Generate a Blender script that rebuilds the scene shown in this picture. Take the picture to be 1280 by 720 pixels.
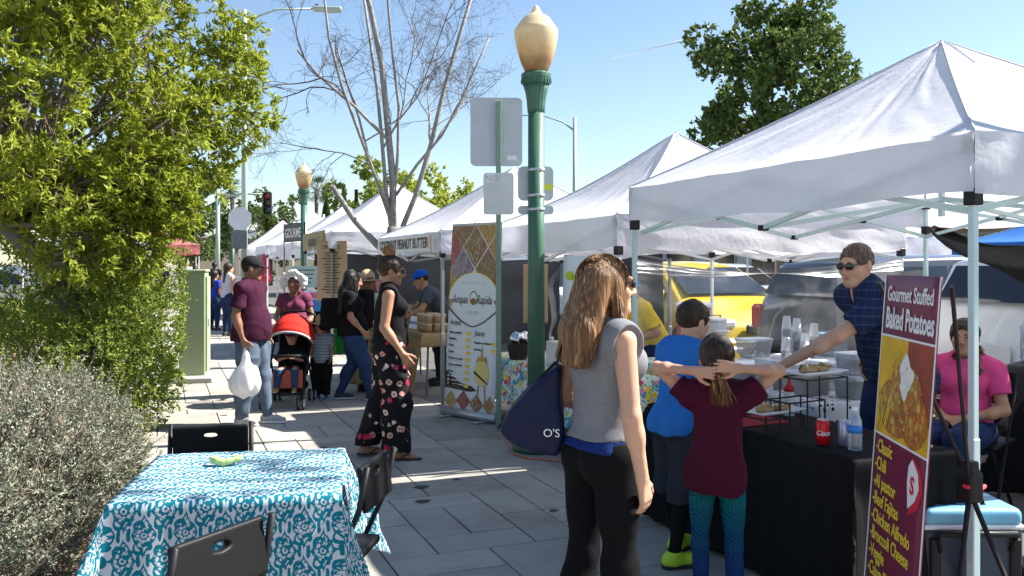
import bpy, bmesh, math, random
import numpy as np
from mathutils import Vector, Matrix, Euler
for o in list(bpy.data.objects): bpy.data.objects.remove(o)
SC = bpy.context.scene
COL = SC.collection
R = math.radians
# ---- camera: x runs across the pavement, y along the street, z up
cam_d = bpy.data.cameras.new('camera'); cam = bpy.data.objects.new('camera', cam_d); COL.objects.link(cam)
cam.location = (0, 0, 1.6); cam.rotation_euler = (R(90), 0, R(-22))
cam_d.sensor_width = 36; cam_d.lens = 36*1080/1280; cam_d.shift_y = -30/1280
cam_d.clip_start = .05; cam_d.clip_end = 2000
SC.camera = cam
# ---- sky and sun
SUN_EL = R(43.5)
sun_dir = Vector((math.cos(R(-8)), math.sin(R(-8)), 0))*math.cos(SUN_EL) + Vector((0, 0, math.sin(SUN_EL)))
W = bpy.data.worlds.new('World'); SC.world = W; W.use_nodes = True
nt = W.node_tree
sky = nt.nodes.new('ShaderNodeTexSky'); sky.sky_type = 'NISHITA'; sky.sun_disc = False
sky.sun_elevation = SUN_EL; sky.sun_rotation = math.atan2(sun_dir.x, sun_dir.y)
sky.air_density = 1.0; sky.dust_density = 0.3; sky.ozone_density = 1.6
bg = nt.nodes['Background']; bg.inputs[1].default_value = 0.068
nt.links.new(sky.outputs[0], bg.inputs[0])
sl = bpy.data.lights.new('sun', 'SUN'); sun = bpy.data.objects.new('sun', sl); COL.objects.link(sun)
sl.energy = 5.0; sl.angle = R(.53); sl.color = (1, .95, .87)
sun.rotation_euler = sun_dir.to_track_quat('Z', 'Y').to_euler(); sun.location = (20, -5, 30)
SC.view_settings.view_transform = 'Standard'; SC.view_settings.look = 'None'
SC.view_settings.exposure = 1.55; SC.view_settings.gamma = 1
SC.cycles.max_bounces = 8; SC.cycles.transparent_max_bounces = 12
V = lambda *a: np.array(a, float)
RNG = random.Random(7); NR = np.random.RandomState(7)

# ---------------------------------------------------------------- materials
MATS = {}
def mat(name, col=(.5, .5, .5), rough=.6, metal=0, noise=0, nscale=20, bump=0, bscale=60, spec=.5, trans=0, sss=0, rnd=0, coat=0, sheen=0, alpha=1, ior=None, transmission=0):
    """procedural principled material; noise = value variation, bump = fine relief, rnd = variation per object"""
    if name in MATS: return MATS[name]
    m = bpy.data.materials.new(name); m.use_nodes = True; n = m.node_tree; L = n.links
    b = n.nodes['Principled BSDF']; MATS[name] = m
    b.inputs['Base Color'].default_value = (*col, 1); b.inputs['Roughness'].default_value = rough
    b.inputs['Metallic'].default_value = metal; b.inputs['Specular IOR Level'].default_value = spec
    if coat: b.inputs['Coat Weight'].default_value = coat; b.inputs['Coat Roughness'].default_value = .05
    if sheen: b.inputs['Sheen Weight'].default_value = sheen
    if sss:
        b.inputs['Subsurface Weight'].default_value = sss; b.inputs['Subsurface Radius'].default_value = (.012, .004, .002); b.inputs['Subsurface Scale'].default_value = 1
    if transmission: b.inputs['Transmission Weight'].default_value = transmission
    if ior: b.inputs['IOR'].default_value = ior
    if alpha < 1: b.inputs['Alpha'].default_value = alpha
    if noise or bump or rnd:
        tc = n.nodes.new('ShaderNodeTexCoord')
    if noise or rnd:
        hsv = n.nodes.new('ShaderNodeHueSaturation'); hsv.inputs['Color'].default_value = (*col, 1)
        if noise:
            t = n.nodes.new('ShaderNodeTexNoise'); t.inputs['Scale'].default_value = nscale; t.inputs['Detail'].default_value = 6; t.inputs['Roughness'].default_value = .65
            L.new(tc.outputs['Object'], t.inputs['Vector'])
            mr = n.nodes.new('ShaderNodeMapRange'); mr.inputs[1].default_value = .25; mr.inputs[2].default_value = .75
            mr.inputs[3].default_value = 1-noise; mr.inputs[4].default_value = 1+noise
            L.new(t.outputs[0], mr.inputs[0]); val = mr.outputs[0]
        if rnd:
            oi = n.nodes.new('ShaderNodeObjectInfo'); m2 = n.nodes.new('ShaderNodeMapRange')
            m2.inputs[3].default_value = 1-rnd; m2.inputs[4].default_value = 1+rnd
            L.new(oi.outputs['Random'], m2.inputs[0])
            if noise:
                mm = n.nodes.new('ShaderNodeMath'); mm.operation = 'MULTIPLY'; L.new(val, mm.inputs[0]); L.new(m2.outputs[0], mm.inputs[1]); val = mm.outputs[0]
            else: val = m2.outputs[0]
        L.new(val, hsv.inputs['Value']); L.new(hsv.outputs[0], b.inputs['Base Color'])
        csock = hsv.outputs[0]
    else: csock = None
    if bump:
        t = n.nodes.new('ShaderNodeTexNoise'); t.inputs['Scale'].default_value = bscale; t.inputs['Detail'].default_value = 4
        L.new(tc.outputs['Object'], t.inputs['Vector'])
        bp = n.nodes.new('ShaderNodeBump'); bp.inputs['Strength'].default_value = bump; bp.inputs['Distance'].default_value = .01
        L.new(t.outputs[0], bp.inputs['Height']); L.new(bp.outputs[0], b.inputs['Normal'])
    if trans:   # thin cloth or leaf: part of the light passes through
        tr = n.nodes.new('ShaderNodeBsdfTranslucent'); tr.inputs[0].default_value = (*col, 1)
        if csock: L.new(csock, tr.inputs[0])
        mx = n.nodes.new('ShaderNodeMixShader'); mx.inputs[0].default_value = trans
        out = n.nodes['Material Output']
        L.new(b.outputs[0], mx.inputs[1]); L.new(tr.outputs[0], mx.inputs[2]); L.new(mx.outputs[0], out.inputs[0])
    return m

def nodes_of(m): return m.node_tree.nodes, m.node_tree.links, m.node_tree.nodes['Principled BSDF']
def ramp(n, stops, interp='LINEAR'):
    r = n.new('ShaderNodeValToRGB'); r.color_ramp.interpolation = interp
    while len(r.color_ramp.elements) < len(stops): r.color_ramp.elements.new(.5)
    for e, (p, c) in zip(r.color_ramp.elements, stops): e.position = p; e.color = (*c, 1) if len(c) == 3 else c
    return r

# ---------------------------------------------------------------- mesh helpers
def mesh_np(name, v, f, smooth=True, mi=None):
    """v (n,3), f list of faces or (m,k) array"""
    me = bpy.data.meshes.new(name)
    if isinstance(f, np.ndarray):
        k = f.shape[1]; n = len(f)
        me.vertices.add(len(v)); me.vertices.foreach_set('co', np.asarray(v, np.float32).ravel())
        me.loops.add(n*k); me.loops.foreach_set('vertex_index', f.astype(np.int32).ravel())
        me.polygons.add(n); me.polygons.foreach_set('loop_start', np.arange(0, n*k, k, dtype=np.int32))
        me.polygons.foreach_set('loop_total', np.full(n, k, np.int32))
        me.update(calc_edges=True); me.validate()
    else:
        me.from_pydata([tuple(map(float, p)) for p in v], [], f); me.update()
    me.polygons.foreach_set('use_smooth', np.full(len(me.polygons), bool(smooth)))
    if mi is not None: me.polygons.foreach_set('material_index', np.asarray(mi, np.int32))
    return me
def obj(name, me, m=None, parent=None, loc=None, rotz=None):
    o = bpy.data.objects.new(name, me); COL.objects.link(o)
    if m is not None and me is not None:
        for q in (m if isinstance(m, (list, tuple)) else [m]):
            if len(me.materials) < 8 and q.name not in [x.name for x in me.materials]: me.materials.append(q)
    if parent: o.parent = parent
    if loc is not None: o.location = loc
    if rotz is not None: o.rotation_euler = (0, 0, rotz)
    return o
def tag(o, label=None, cat=None, group=None, kind=None):
    if label: o['label'] = label
    if cat: o['category'] = cat
    if group: o['group'] = group
    if kind: o['kind'] = kind
    return o
def thing(name, label, cat, loc=(0, 0, 0), rotz=0, group=None):
    o = bpy.data.objects.new(name, None); COL.objects.link(o); o.empty_display_size = .1
    o.location = loc; o.rotation_euler = (0, 0, rotz)
    return tag(o, label, cat, group)
def dup(o, parent=None, loc=None, rotz=None, label=None):
    c = o.copy(); COL.objects.link(c)
    if parent: c.parent = parent
    if loc is not None: c.location = loc
    if rotz is not None: c.rotation_euler = (0, 0, rotz)
    if label: c['label'] = label
    for ch in list(o.children): dup(ch, c)
    return c
def rotm(rx=0, ry=0, rz=0): return np.array(Euler((rx, ry, rz)).to_matrix())

class MB:
    """collects simple shapes into one mesh"""
    def __init__(s): s.v = []; s.f = []; s.m = []; s.mi = 0
    def add(s, v, f):
        b = len(s.v); s.v += [tuple(map(float, p)) for p in v]; s.f += [tuple(i+b for i in q) for q in f]; s.m += [s.mi]*len(f); return s
    def box(s, c, size, rot=None, bev=0):
        x, y, z = [q/2 for q in size]
        if bev:
            bev = min(bev, x*.9, y*.9, z*.9)
            v = []
            for sx in (-1, 1):
                for sy in (-1, 1):
                    for sz in (-1, 1):
                        v += [(sx*x, sy*(y-bev), sz*(z-bev)), (sx*(x-bev), sy*y, sz*(z-bev)), (sx*(x-bev), sy*(y-bev), sz*z)]
            f = []
            I = lambda a, b_, c_, k: (((a > 0)*2+(b_ > 0))*2+(c_ > 0))*3+k
            for q in (-1, 1):
                for k, ax in ((0, 0), (1, 1), (2, 2)):
                    cs = [(-1, -1), (1, -1), (1, 1), (-1, 1)]
                    def mk(p, q=q, ax=ax):
                        w = [0, 0, 0]; w[ax] = q; w[(ax+1) % 3] = p[0]; w[(ax+2) % 3] = p[1]; return w
                    fc = [I(*mk(p), k) for p in cs]; f.append(tuple(fc if q > 0 else fc[::-1]))
            for ax in range(3):
                b1, b2 = (ax+1) % 3, (ax+2) % 3
                for p in (-1, 1):
                    for r in (-1, 1):
                        def mk(e):
                            w = [0, 0, 0]; w[ax] = e; w[b1] = p; w[b2] = r; return w
                        fc = [I(*mk(-1), b1), I(*mk(1), b1), I(*mk(1), b2), I(*mk(-1), b2)]
                        f.append(tuple(fc if p*r < 0 else fc[::-1]))
            for sx in (-1, 1):
                for sy in (-1, 1):
                    for sz in (-1, 1):
                        fc = [I(sx, sy, sz, k) for k in (0, 1, 2)]; f.append(tuple(fc if sx*sy*sz > 0 else fc[::-1]))
        else:
            v = [(a*x, b*y, d*z) for a in (-1, 1) for b in (-1, 1) for d in (-1, 1)]
            f = [(0, 1, 3, 2), (4, 6, 7, 5), (0, 4, 5, 1), (2, 3, 7, 6), (0, 2, 6, 4), (1, 5, 7, 3)]
        v = np.array(v)
        if rot is not None: v = v @ np.asarray(rot).T
        return s.add(v + np.array(c), f)
    def tube(s, pts, r, n=8, cap=True, flat=None):
        pts = [np.array(p, float) for p in pts]; m = len(pts)
        rs = r if isinstance(r, (list, tuple, np.ndarray)) else [r]*m
        up = None; v = []
        for i, p in enumerate(pts):
            t = pts[min(i+1, m-1)]-pts[max(i-1, 0)]; t = t/(np.linalg.norm(t)+1e-9)
            if up is None:
                a = np.array((0, 0, 1.)) if abs(t[2]) < .9 else np.array((1., 0, 0)); up = np.cross(t, a); up /= np.linalg.norm(up)
            up = up - t*np.dot(up, t); up /= np.linalg.norm(up)+1e-9; w = np.cross(t, up)
            for k in range(n):
                a = 2*math.pi*(k+.5)/n; v.append(p+rs[i]*(math.cos(a)*up+math.sin(a)*w*(flat or 1)))
        f = [(i*n+k, i*n+(k+1) % n, (i+1)*n+(k+1) % n, (i+1)*n+k) for i in range(m-1) for k in range(n)]
        if cap: f += [tuple(range(n))[::-1], tuple((m-1)*n+k for k in range(n))]
        return s.add(v, f)
    def lathe(s, prof, n=24, c=(0, 0, 0), flute=None):
        v = []; m = len(prof)
        for r, z in prof:
            for k in range(n):
                a = 2*math.pi*k/n; q = r*(1-(flute(a, z) if flute else 0)); v.append((c[0]+q*math.cos(a), c[1]+q*math.sin(a), c[2]+z))
        f = [(i*n+k, i*n+(k+1) % n, (i+1)*n+(k+1) % n, (i+1)*n+k) for i in range(m-1) for k in range(n)]
        f += [tuple(range(n))[::-1], tuple((m-1)*n+k for k in range(n))]
        return s.add(v, f)
    def prism(s, poly, y0, y1, M=None):
        """polygon in xz extruded along y"""
        n = len(poly); v = np.array([(x, y0, z) for x, z in poly]+[(x, y1, z) for x, z in poly])
        if M is not None: v = v @ np.asarray(M).T
        return s.add(v, [tuple(range(n)), tuple(range(2*n-1, n-1, -1))]+[(k, k+n, (k+1) % n+n, (k+1) % n) for k in range(n)])
    def grid(s, P):
        """P (a,b,3) array of points"""
        a, b = P.shape[:2]
        return s.add(P.reshape(-1, 3), [(i*b+j, (i+1)*b+j, (i+1)*b+j+1, i*b+j+1) for i in range(a-1) for j in range(b-1)])
    def build(s, name, m=None, parent=None, smooth=False, loc=None, rotz=None):
        me = mesh_np(name, s.v, s.f, smooth, s.m if s.mi or any(s.m) else None)
        return obj(name, me, m, parent, loc, rotz)
    def mesh(s, name, m=None, smooth=False):
        me = mesh_np(name, s.v, s.f, smooth, s.m if any(s.m) else None)
        if m is not None: me.materials.append(m)
        return me
def bar(mb, a, b, w, h=None):
    """square bar between two points"""
    a = np.array(a, float); b = np.array(b, float); d = b-a; L = np.linalg.norm(d)
    q = np.array(Vector(d).to_track_quat('Z', 'Y').to_matrix())
    mb.box((a+b)/2, (w, h or w, L), q)
def solidify(o, t, off=0):
    md = o.modifiers.new('thickness', 'SOLIDIFY'); md.thickness = t; md.offset = off; return o
def subsurf(o, n=1):
    md = o.modifiers.new('smooth', 'SUBSURF'); md.levels = n; md.render_levels = n; return o

def wav(p, seed, freq, octaves=3, k=6):
    """cheap smooth noise from random sines; p (...,3)"""
    r = np.random.RandomState(seed); out = 0
    for o in range(octaves):
        f = freq*2**o; a = .55**o; q = 0
        for i in range(k):
            d = r.normal(size=3); d /= np.linalg.norm(d)
            q = q+np.sin((p@d)*f*(.6+.8*r.rand())+r.rand()*6.28)
        out = out+a*q/k**.5
    return out

# ---------------------------------------------------------------- implicit surfaces (smooth blends of round cones, ellipsoids, boxes)
class SDF:
    def __init__(s, h=.01): s.ops = []; s.h = h; s.noise = []
    def cone(s, a, b, ra, rb, k=.02, op='u'): s.ops.append(('c', np.array(a, float), np.array(b, float), ra, rb, k, op)); return s
    def chain(s, pts, rs, k=.02, op='u'):
        for i in range(len(pts)-1): s.cone(pts[i], pts[i+1], rs[i], rs[i+1], k, op)
        return s
    def ell(s, c, r, M=None, k=.02, op='u'): s.ops.append(('e', np.array(c, float), np.array(r, float)*np.ones(3), np.eye(3) if M is None else np.asarray(M), 0, k, op)); return s
    def box(s, c, hs, M=None, rd=.01, k=.01, op='u'): s.ops.append(('b', np.array(c, float), np.array(hs, float), np.eye(3) if M is None else np.asarray(M), rd, k, op)); return s
    def cut(s, p, n, k=.004): n = np.array(n, float); s.ops.append(('h', np.array(p, float), n/np.linalg.norm(n), 0, 0, k, 'i')); return s
    def fold(s, fn): s.noise.append(fn); return s
    def mesh(s, name, smooth=True):
        h = s.h; lo = np.full(3, 1e9); hi = -lo
        def bb(o):
            if o[0] == 'c': r = max(o[3], o[4]); return np.minimum(o[1], o[2])-r, np.maximum(o[1], o[2])+r
            if o[0] == 'e': e = np.abs(o[3])@o[2]; return o[1]-e, o[1]+e
            if o[0] == 'b': e = np.abs(o[3])@(o[2]+o[4]); return o[1]-e, o[1]+e
            return None
        for o in s.ops:
            if o[6] == 'u': a, b = bb(o); lo = np.minimum(lo, a); hi = np.maximum(hi, b)
        pad = 4*h+(.02 if s.noise else 0)
        lo -= pad; hi += pad; n = np.ceil((hi-lo)/h).astype(int)+1
        F = np.full(n, .2, np.float32); ax = [lo[i]+h*np.arange(n[i]) for i in range(3)]
        for o in s.ops:
            k = o[5]; b = bb(o)
            if b is None: i0 = np.zeros(3, int); i1 = n
            else:
                m = k+3*h+(.02 if s.noise else 0)
                i0 = np.clip(np.floor((b[0]-m-lo)/h).astype(int), 0, n); i1 = np.clip(np.ceil((b[1]+m-lo)/h).astype(int)+1, 0, n)
            if np.any(i1 <= i0): continue
            X, Y, Z = np.meshgrid(*[ax[i][i0[i]:i1[i]].astype(np.float32) for i in range(3)], indexing='ij')
            if o[0] == 'c':
                a, c, ra, rb = o[1:5]; d = c-a; l2 = max(float(d@d), 1e-9)
                t = np.clip(((X-a[0])*d[0]+(Y-a[1])*d[1]+(Z-a[2])*d[2])/l2, 0, 1)
                g = np.sqrt((X-a[0]-t*d[0])**2+(Y-a[1]-t*d[1])**2+(Z-a[2]-t*d[2])**2)-(ra+(rb-ra)*t)
            elif o[0] == 'e':
                P = np.stack((X-o[1][0], Y-o[1][1], Z-o[1][2]), -1)@o[3]; k0 = np.sqrt(((P/o[2])**2).sum(-1)); k1 = np.sqrt(((P/o[2]**2)**2).sum(-1))+1e-6
                g = k0*(k0-1)/k1
            elif o[0] == 'b':
                P = np.abs(np.stack((X-o[1][0], Y-o[1][1], Z-o[1][2]), -1)@o[3])-o[2]
                g = np.sqrt((np.maximum(P, 0)**2).sum(-1))+np.minimum(P.max(-1), 0)-o[4]
            else: g = (X-o[1][0])*o[2][0]+(Y-o[1][1])*o[2][1]+(Z-o[1][2])*o[2][2]
            sl_ = tuple(slice(i0[i], i1[i]) for i in range(3)); A = F[sl_]
            if o[6] == 'u':
                hh = np.maximum(k-np.abs(A-g), 0)/max(k, 1e-6); F[sl_] = np.minimum(A, g)-hh*hh*k*.25
            else:
                if o[6] == 's': g = -g
                hh = np.maximum(k-np.abs(A-g), 0)/max(k, 1e-6); F[sl_] = np.maximum(A, g)+hh*hh*k*.25
        if s.noise:
            near = np.argwhere(np.abs(F) < .03); P = lo+near*h
            q = sum(fn(P) for fn in s.noise); F[tuple(near.T)] += q.astype(np.float32)
        F[0] = F[-1] = .1; F[:, 0] = F[:, -1] = .1; F[:, :, 0] = F[:, :, -1] = .1
        v, f = surf_nets(F, lo, h)
        return mesh_np(name, v, f, smooth)
    def build(s, name, m=None, parent=None): return obj(name, s.mesh(name), m, parent)
def surf_nets(F, lo, h):
    I = (F < 0); n = F.shape
    cnt = np.zeros((n[0]-1, n[1]-1, n[2]-1), np.int8)
    for a in (0, 1):
        for b in (0, 1):
            for c in (0, 1): cnt += I[a:n[0]-1+a, b:n[1]-1+b, c:n[2]-1+c]
    act = np.argwhere((cnt > 0) & (cnt < 8)); idx = np.full(cnt.shape, -1, np.int32); idx[tuple(act.T)] = np.arange(len(act))
    acc = np.zeros((len(act), 3)); w = np.zeros(len(act))
    cor = [np.array((a, b, c)) for a in (0, 1) for b in (0, 1) for c in (0, 1)]
    val = [F[tuple((act+c).T)] for c in cor]
    for i in range(8):
        for j in range(i+1, 8):
            if np.abs(cor[i]-cor[j]).sum() != 1: continue
            m = (val[i] < 0) != (val[j] < 0); t = np.where(m, val[i]/np.where(m, val[i]-val[j], 1), 0)
            acc += m[:, None]*(cor[i]+t[:, None]*(cor[j]-cor[i])); w += m
    v = lo+h*(act+acc/w[:, None]); fs = []
    for axx in range(3):
        b, c = (axx+1) % 3, (axx+2) % 3
        s0 = [slice(None)]*3; s1 = [slice(None)]*3; s0[axx] = slice(0, -1); s1[axx] = slice(1, None)
        D = I[tuple(s0)] != I[tuple(s1)]; e = np.argwhere(D)
        e = e[(e[:, b] > 0) & (e[:, c] > 0) & (e[:, b] < n[b]-1) & (e[:, c] < n[c]-1)]
        ins = I[tuple(e.T)]
        eb = np.zeros(3, int); eb[b] = 1; ec = np.zeros(3, int); ec[c] = 1
        q = np.stack([idx[tuple((e-eb-ec).T)], idx[tuple((e-ec).T)], idx[tuple(e.T)], idx[tuple((e-eb).T)]], 1)
        q[~ins] = q[~ins][:, ::-1]; fs.append(q)
    return v, np.concatenate(fs)

def text_mesh(name, s, size, m, parent=None, loc=(0, 0, 0), rot=None, align='LEFT', ext=.001, bold=0, shear=0, sx=1):
    """flat lettering, in the xz plane reading along +x, as a mesh"""
    c = bpy.data.curves.new(name, 'FONT'); c.body = s; c.size = size; c.align_x = align; c.extrude = ext; c.offset = bold; c.shear = shear; c.resolution_u = 3
    t = bpy.data.objects.new(name, c); COL.objects.link(t)
    dg = bpy.context.evaluated_depsgraph_get(); dg.update()
    me = bpy.data.meshes.new_from_object(t.evaluated_get(dg)); bpy.data.objects.remove(t); bpy.data.curves.remove(c)
    me.transform(Matrix.Diagonal((sx, 1, 1, 1))); me.transform(Euler((R(90), 0, 0)).to_matrix().to_4x4())
    me.materials.clear()
    o = obj(name, me, m, parent, loc)
    if rot is not None: o.rotation_euler = rot
    return o
# ================================================================= small shader algebra for printed patterns
class NX:
    def __init__(s, t, sock): s.t = t; s.s = sock
    def _op(s, op, *a):
        n = s.t.nodes.new('ShaderNodeMath'); n.operation = op
        for i, q in enumerate((s,)+a):
            if isinstance(q, NX): s.t.links.new(q.s, n.inputs[i])
            else: n.inputs[i].default_value = float(q)
        return NX(s.t, n.outputs[0])
    def __add__(s, o): return s._op('ADD', o)
    __radd__ = __add__
    def __sub__(s, o): return s._op('SUBTRACT', o)
    def __rsub__(s, o): return (s*-1)+o
    def __mul__(s, o): return s._op('MULTIPLY', o)
    __rmul__ = __mul__
    def __truediv__(s, o): return s._op('DIVIDE', o)
    def __lt__(s, o): return s._op('LESS_THAN', o)
    def __gt__(s, o): return s._op('GREATER_THAN', o)
    def sin(s): return s._op('SINE')
    def cos(s): return s._op('COSINE')
    def abs(s): return s._op('ABSOLUTE')
    def sqrt(s): return s._op('SQRT')
    def min(s, o): return s._op('MINIMUM', o)
    def max(s, o): return s._op('MAXIMUM', o)
    def atan2(s, o): return s._op('ARCTAN2', o)
    def pp(s, o): return s._op('PINGPONG', o)
    def fract(s): return s._op('FRACT')
    def floor(s): return s._op('FLOOR')
    def mod(s, o): return s._op('FLOORED_MODULO', o)
    def band(s, c, w): return (s-c).abs() < w
    def sm(s, a, b):
        n = s.t.nodes.new('ShaderNodeMapRange'); n.interpolation_type = 'SMOOTHSTEP'; n.inputs[1].default_value = a; n.inputs[2].default_value = b; s.t.links.new(s.s, n.inputs[0]); return NX(s.t, n.outputs[0])
def nx_or(*a):
    r = a[0]
    for q in a[1:]: r = r.max(q)
    return r
def nx_coords(m, kind='UV'):
    t = m.node_tree; c = t.nodes.new('ShaderNodeTexCoord'); sp = t.nodes.new('ShaderNodeSeparateXYZ'); t.links.new(c.outputs[kind], sp.inputs[0])
    return [NX(t, o) for o in sp.outputs]
def nx_noise(m, x, y, z=None, scale=1, detail=2, out=0, kind='ShaderNodeTexNoise', rnd=1):
    t = m.node_tree; cb = t.nodes.new('ShaderNodeCombineXYZ')
    for i, q in enumerate((x, y, z)):
        if q is not None: t.links.new(q.s, cb.inputs[i]) if isinstance(q, NX) else setattr(cb.inputs[i], 'default_value', q)
    n = t.nodes.new(kind); n.inputs['Scale'].default_value = scale
    if 'Detail' in n.inputs: n.inputs['Detail'].default_value = 0 if 'Vor' in kind else detail
    if kind == 'ShaderNodeTexVoronoi': n.inputs['Randomness'].default_value = rnd
    t.links.new(cb.outputs[0], n.inputs['Vector']); return NX(t, n.outputs[out])
def nx_col(m, stops, fac, interp='LINEAR'):
    r = ramp(m.node_tree.nodes, stops, interp); m.node_tree.links.new(fac.s, r.inputs[0]); return NX(m.node_tree, r.outputs[0])
def nx_mix(m, fac, a, b, mode='MIX'):
    t = m.node_tree; n = t.nodes.new('ShaderNodeMixRGB'); n.blend_type = mode
    for i, q in enumerate((fac, a, b)):
        if isinstance(q, NX): t.links.new(q.s, n.inputs[i])
        elif i == 0: n.inputs[0].default_value = q
        else: n.inputs[i].default_value = (*q, 1)
    return NX(t, n.outputs[0])
def nx_base(m, c, also=None):
    n, L, b = nodes_of(m); L.new(c.s, b.inputs['Base Color'])
    for q in n:
        if q.type == 'BSDF_TRANSLUCENT': L.new(c.s, q.inputs[0])
    return m
# ================================================================= ground
def sheet(name, x0, x1, y0, y1, z, m, nx=2, ny=2, amp=0):
    xs = np.linspace(x0, x1, nx); ys = np.linspace(y0, y1, ny); P = np.zeros((nx, ny, 3)); P[..., 0] = xs[:, None]; P[..., 1] = ys[None]; P[..., 2] = z
    if amp: P[..., 2] += amp*wav(P, 3, 4)
    o = MB().grid(P).build(name, m, smooth=True); tag(o, kind='structure'); return o
m_asph = mat('asphalt', (.10, .095, .09), .9, noise=.35, nscale=1.2, bump=.35, bscale=220)
m_grnd = mat('far_ground', (.2, .19, .17), .95, noise=.3, nscale=.4)
sheet('ground', -400, 400, -60, 900, -.06, m_grnd)
sheet('road', 3.62, 40, -8, 120, -.004, m_asph)
m_joint = mat('paver_joint', (.035, .033, .03), 1, noise=.4, nscale=30)
pave = sheet('pavement', -.36, 3.62, -2, 70, -.014, m_joint)
m_pave = mat('paver_concrete', (.36, .338, .298), .85, noise=.08, nscale=6, bump=.25, bscale=180, rnd=.13)
n_, l_, b_ = nodes_of(m_pave)   # aggregate speckle on top of the cloudy tone
sp = n_.new('ShaderNodeTexNoise'); sp.inputs['Scale'].default_value = 160; sp.inputs['Detail'].default_value = 2
st = n_.new('ShaderNodeTexNoise'); st.inputs['Scale'].default_value = 2.3; st.inputs['Detail'].default_value = 8
gm = n_.new('ShaderNodeNewGeometry'); l_.new(gm.outputs['Position'], st.inputs['Vector']); l_.new(gm.outputs['Position'], sp.inputs['Vector'])
r1 = ramp(n_, [(.3, (.72, .72, .72)), (.62, (1.1, 1.1, 1.1))]); l_.new(sp.outputs[0], r1.inputs[0])
r2 = ramp(n_, [(.22, (.62, .6, .57)), (.52, (1, 1, 1))]); l_.new(st.outputs[0], r2.inputs[0])
src = b_.inputs['Base Color'].links[0].from_socket
x1 = n_.new('ShaderNodeMixRGB'); x1.blend_type = 'MULTIPLY'; x1.inputs[0].default_value = .8; l_.new(src, x1.inputs[1]); l_.new(r1.outputs[0], x1.inputs[2])
x2 = n_.new('ShaderNodeMixRGB'); x2.blend_type = 'MULTIPLY'; x2.inputs[0].default_value = .85; l_.new(x1.outputs[0], x2.inputs[1]); l_.new(r2.outputs[0], x2.inputs[2])
l_.new(x2.outputs[0], b_.inputs['Base Color'])
U = .293
def paver_layout():
    nx, ny = 14, 240; used = np.zeros((nx, ny), bool); out = []
    rg = random.Random(11)
    for j in range(ny):
        for i in range(nx):
            if used[i, j]: continue
            opts = [(2, 2), (2, 2), (2, 1), (1, 2), (2, 1)]; rg.shuffle(opts); opts.append((1, 1))
            for a, b in opts:
                if i+a <= nx and j+b <= ny and not used[i:i+a, j:j+b].any(): break
            used[i:i+a, j:j+b] = True; out.append((i, j, a, b))
    return out
PAV = paver_layout(); pm = {}
for a in (1, 2):
    for b in (1, 2): pm[a, b] = MB().box((0, 0, -.015), (a*U-.009, b*U-.010, .03), bev=.003).mesh('paver', m_pave)
X0, Y0 = -.345, -1.0; far = MB(); cnt = 0
rg = random.Random(5)
vis = []
for i, j, a, b in PAV:
    x, y = X0+(i+a/2)*U, Y0+(j+b/2)*U
    cx, cd = x*.9272-y*.3746, x*.3746+y*.9272
    ok = cd > 3.6 and abs(cx/cd) < .64
    vis.append((0 if ok else 1, cd, i, j, a, b, x, y))
vis.sort()
for q, (bad, cd, i, j, a, b, x, y) in enumerate(vis):
    z = rg.uniform(-.002, .0012)
    if q < 298:
        o = obj('paver', pm[a, b], None, pave, (x, y, z)); o.rotation_euler = (rg.gauss(0, .0015), rg.gauss(0, .0015), rg.gauss(0, .002))
    else: far.box((x, y, -.015+z), (a*U-.009, b*U-.010, .03))
fo = far.build('pavers_beyond', m_pave, pave); fo['kind'] = 'stuff'
# a few flattened spots (gum, grease) on the pavers
m_spot = mat('old_gum', (.06, .055, .05), .9)
for q, (x, y, r) in enumerate(((1.72, 5.98, .055), (1.62, 5.62, .05), (2.02, 6.1, .03), (2.35, 5.1, .03), (1.3, 7.6, .035), (.6, 9.6, .04), (1.1, 6.9, .025))):
    mb = MB(); pts = [(x+r*(1+.3*math.sin(3*a+q))*math.cos(a), y+.8*r*math.sin(a)) for a in np.linspace(0, 6.28, 15)[:-1]]
    mb.add([(p[0], p[1], .0035) for p in pts], [tuple(range(14))]); mb.build('gum_spot', m_spot, pave)
m_soil = mat('bed_soil', (.2, .125, .07), 1, noise=.5, nscale=9, bump=1, bscale=50)
sheet('planting_bed', -8, -.36, -2, 60, .0, m_soil, 60, 300, .014)
# dry leaves lying on the soil along the paving edge
ll = MB(); rg = random.Random(3)
for q in range(2600):
    x = -.36-abs(rg.gauss(0, .22)) + (.05 if q % 9 == 0 else 0); y = rg.uniform(2.4, 13); a = rg.uniform(0, 6.28); s = rg.uniform(.012, .035); c, d = math.cos(a)*s, math.sin(a)*s
    z = .012+rg.uniform(0, .02) if x < -.36 else .006; t = rg.uniform(-.4, .4)*s
    ll.add([(x-c, y-d, z), (x+d*.4, y-c*.4, z+t), (x+c, y+d, z+.3*s), (x-d*.4, y+c*.4, z-t*.5+.004)], [(0, 1, 2, 3)])
tag(ll.build('leaf_litter', mat('dry_leaf', (.3, .17, .08), .9, noise=.5, nscale=8)), 'tan dry leaf litter on the soil beside the paving', 'leaves', kind='stuff')
# parking lane stripe behind the tents
m_line = mat('line_paint', (.7, .7, .68), .7, noise=.2, nscale=12)

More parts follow.
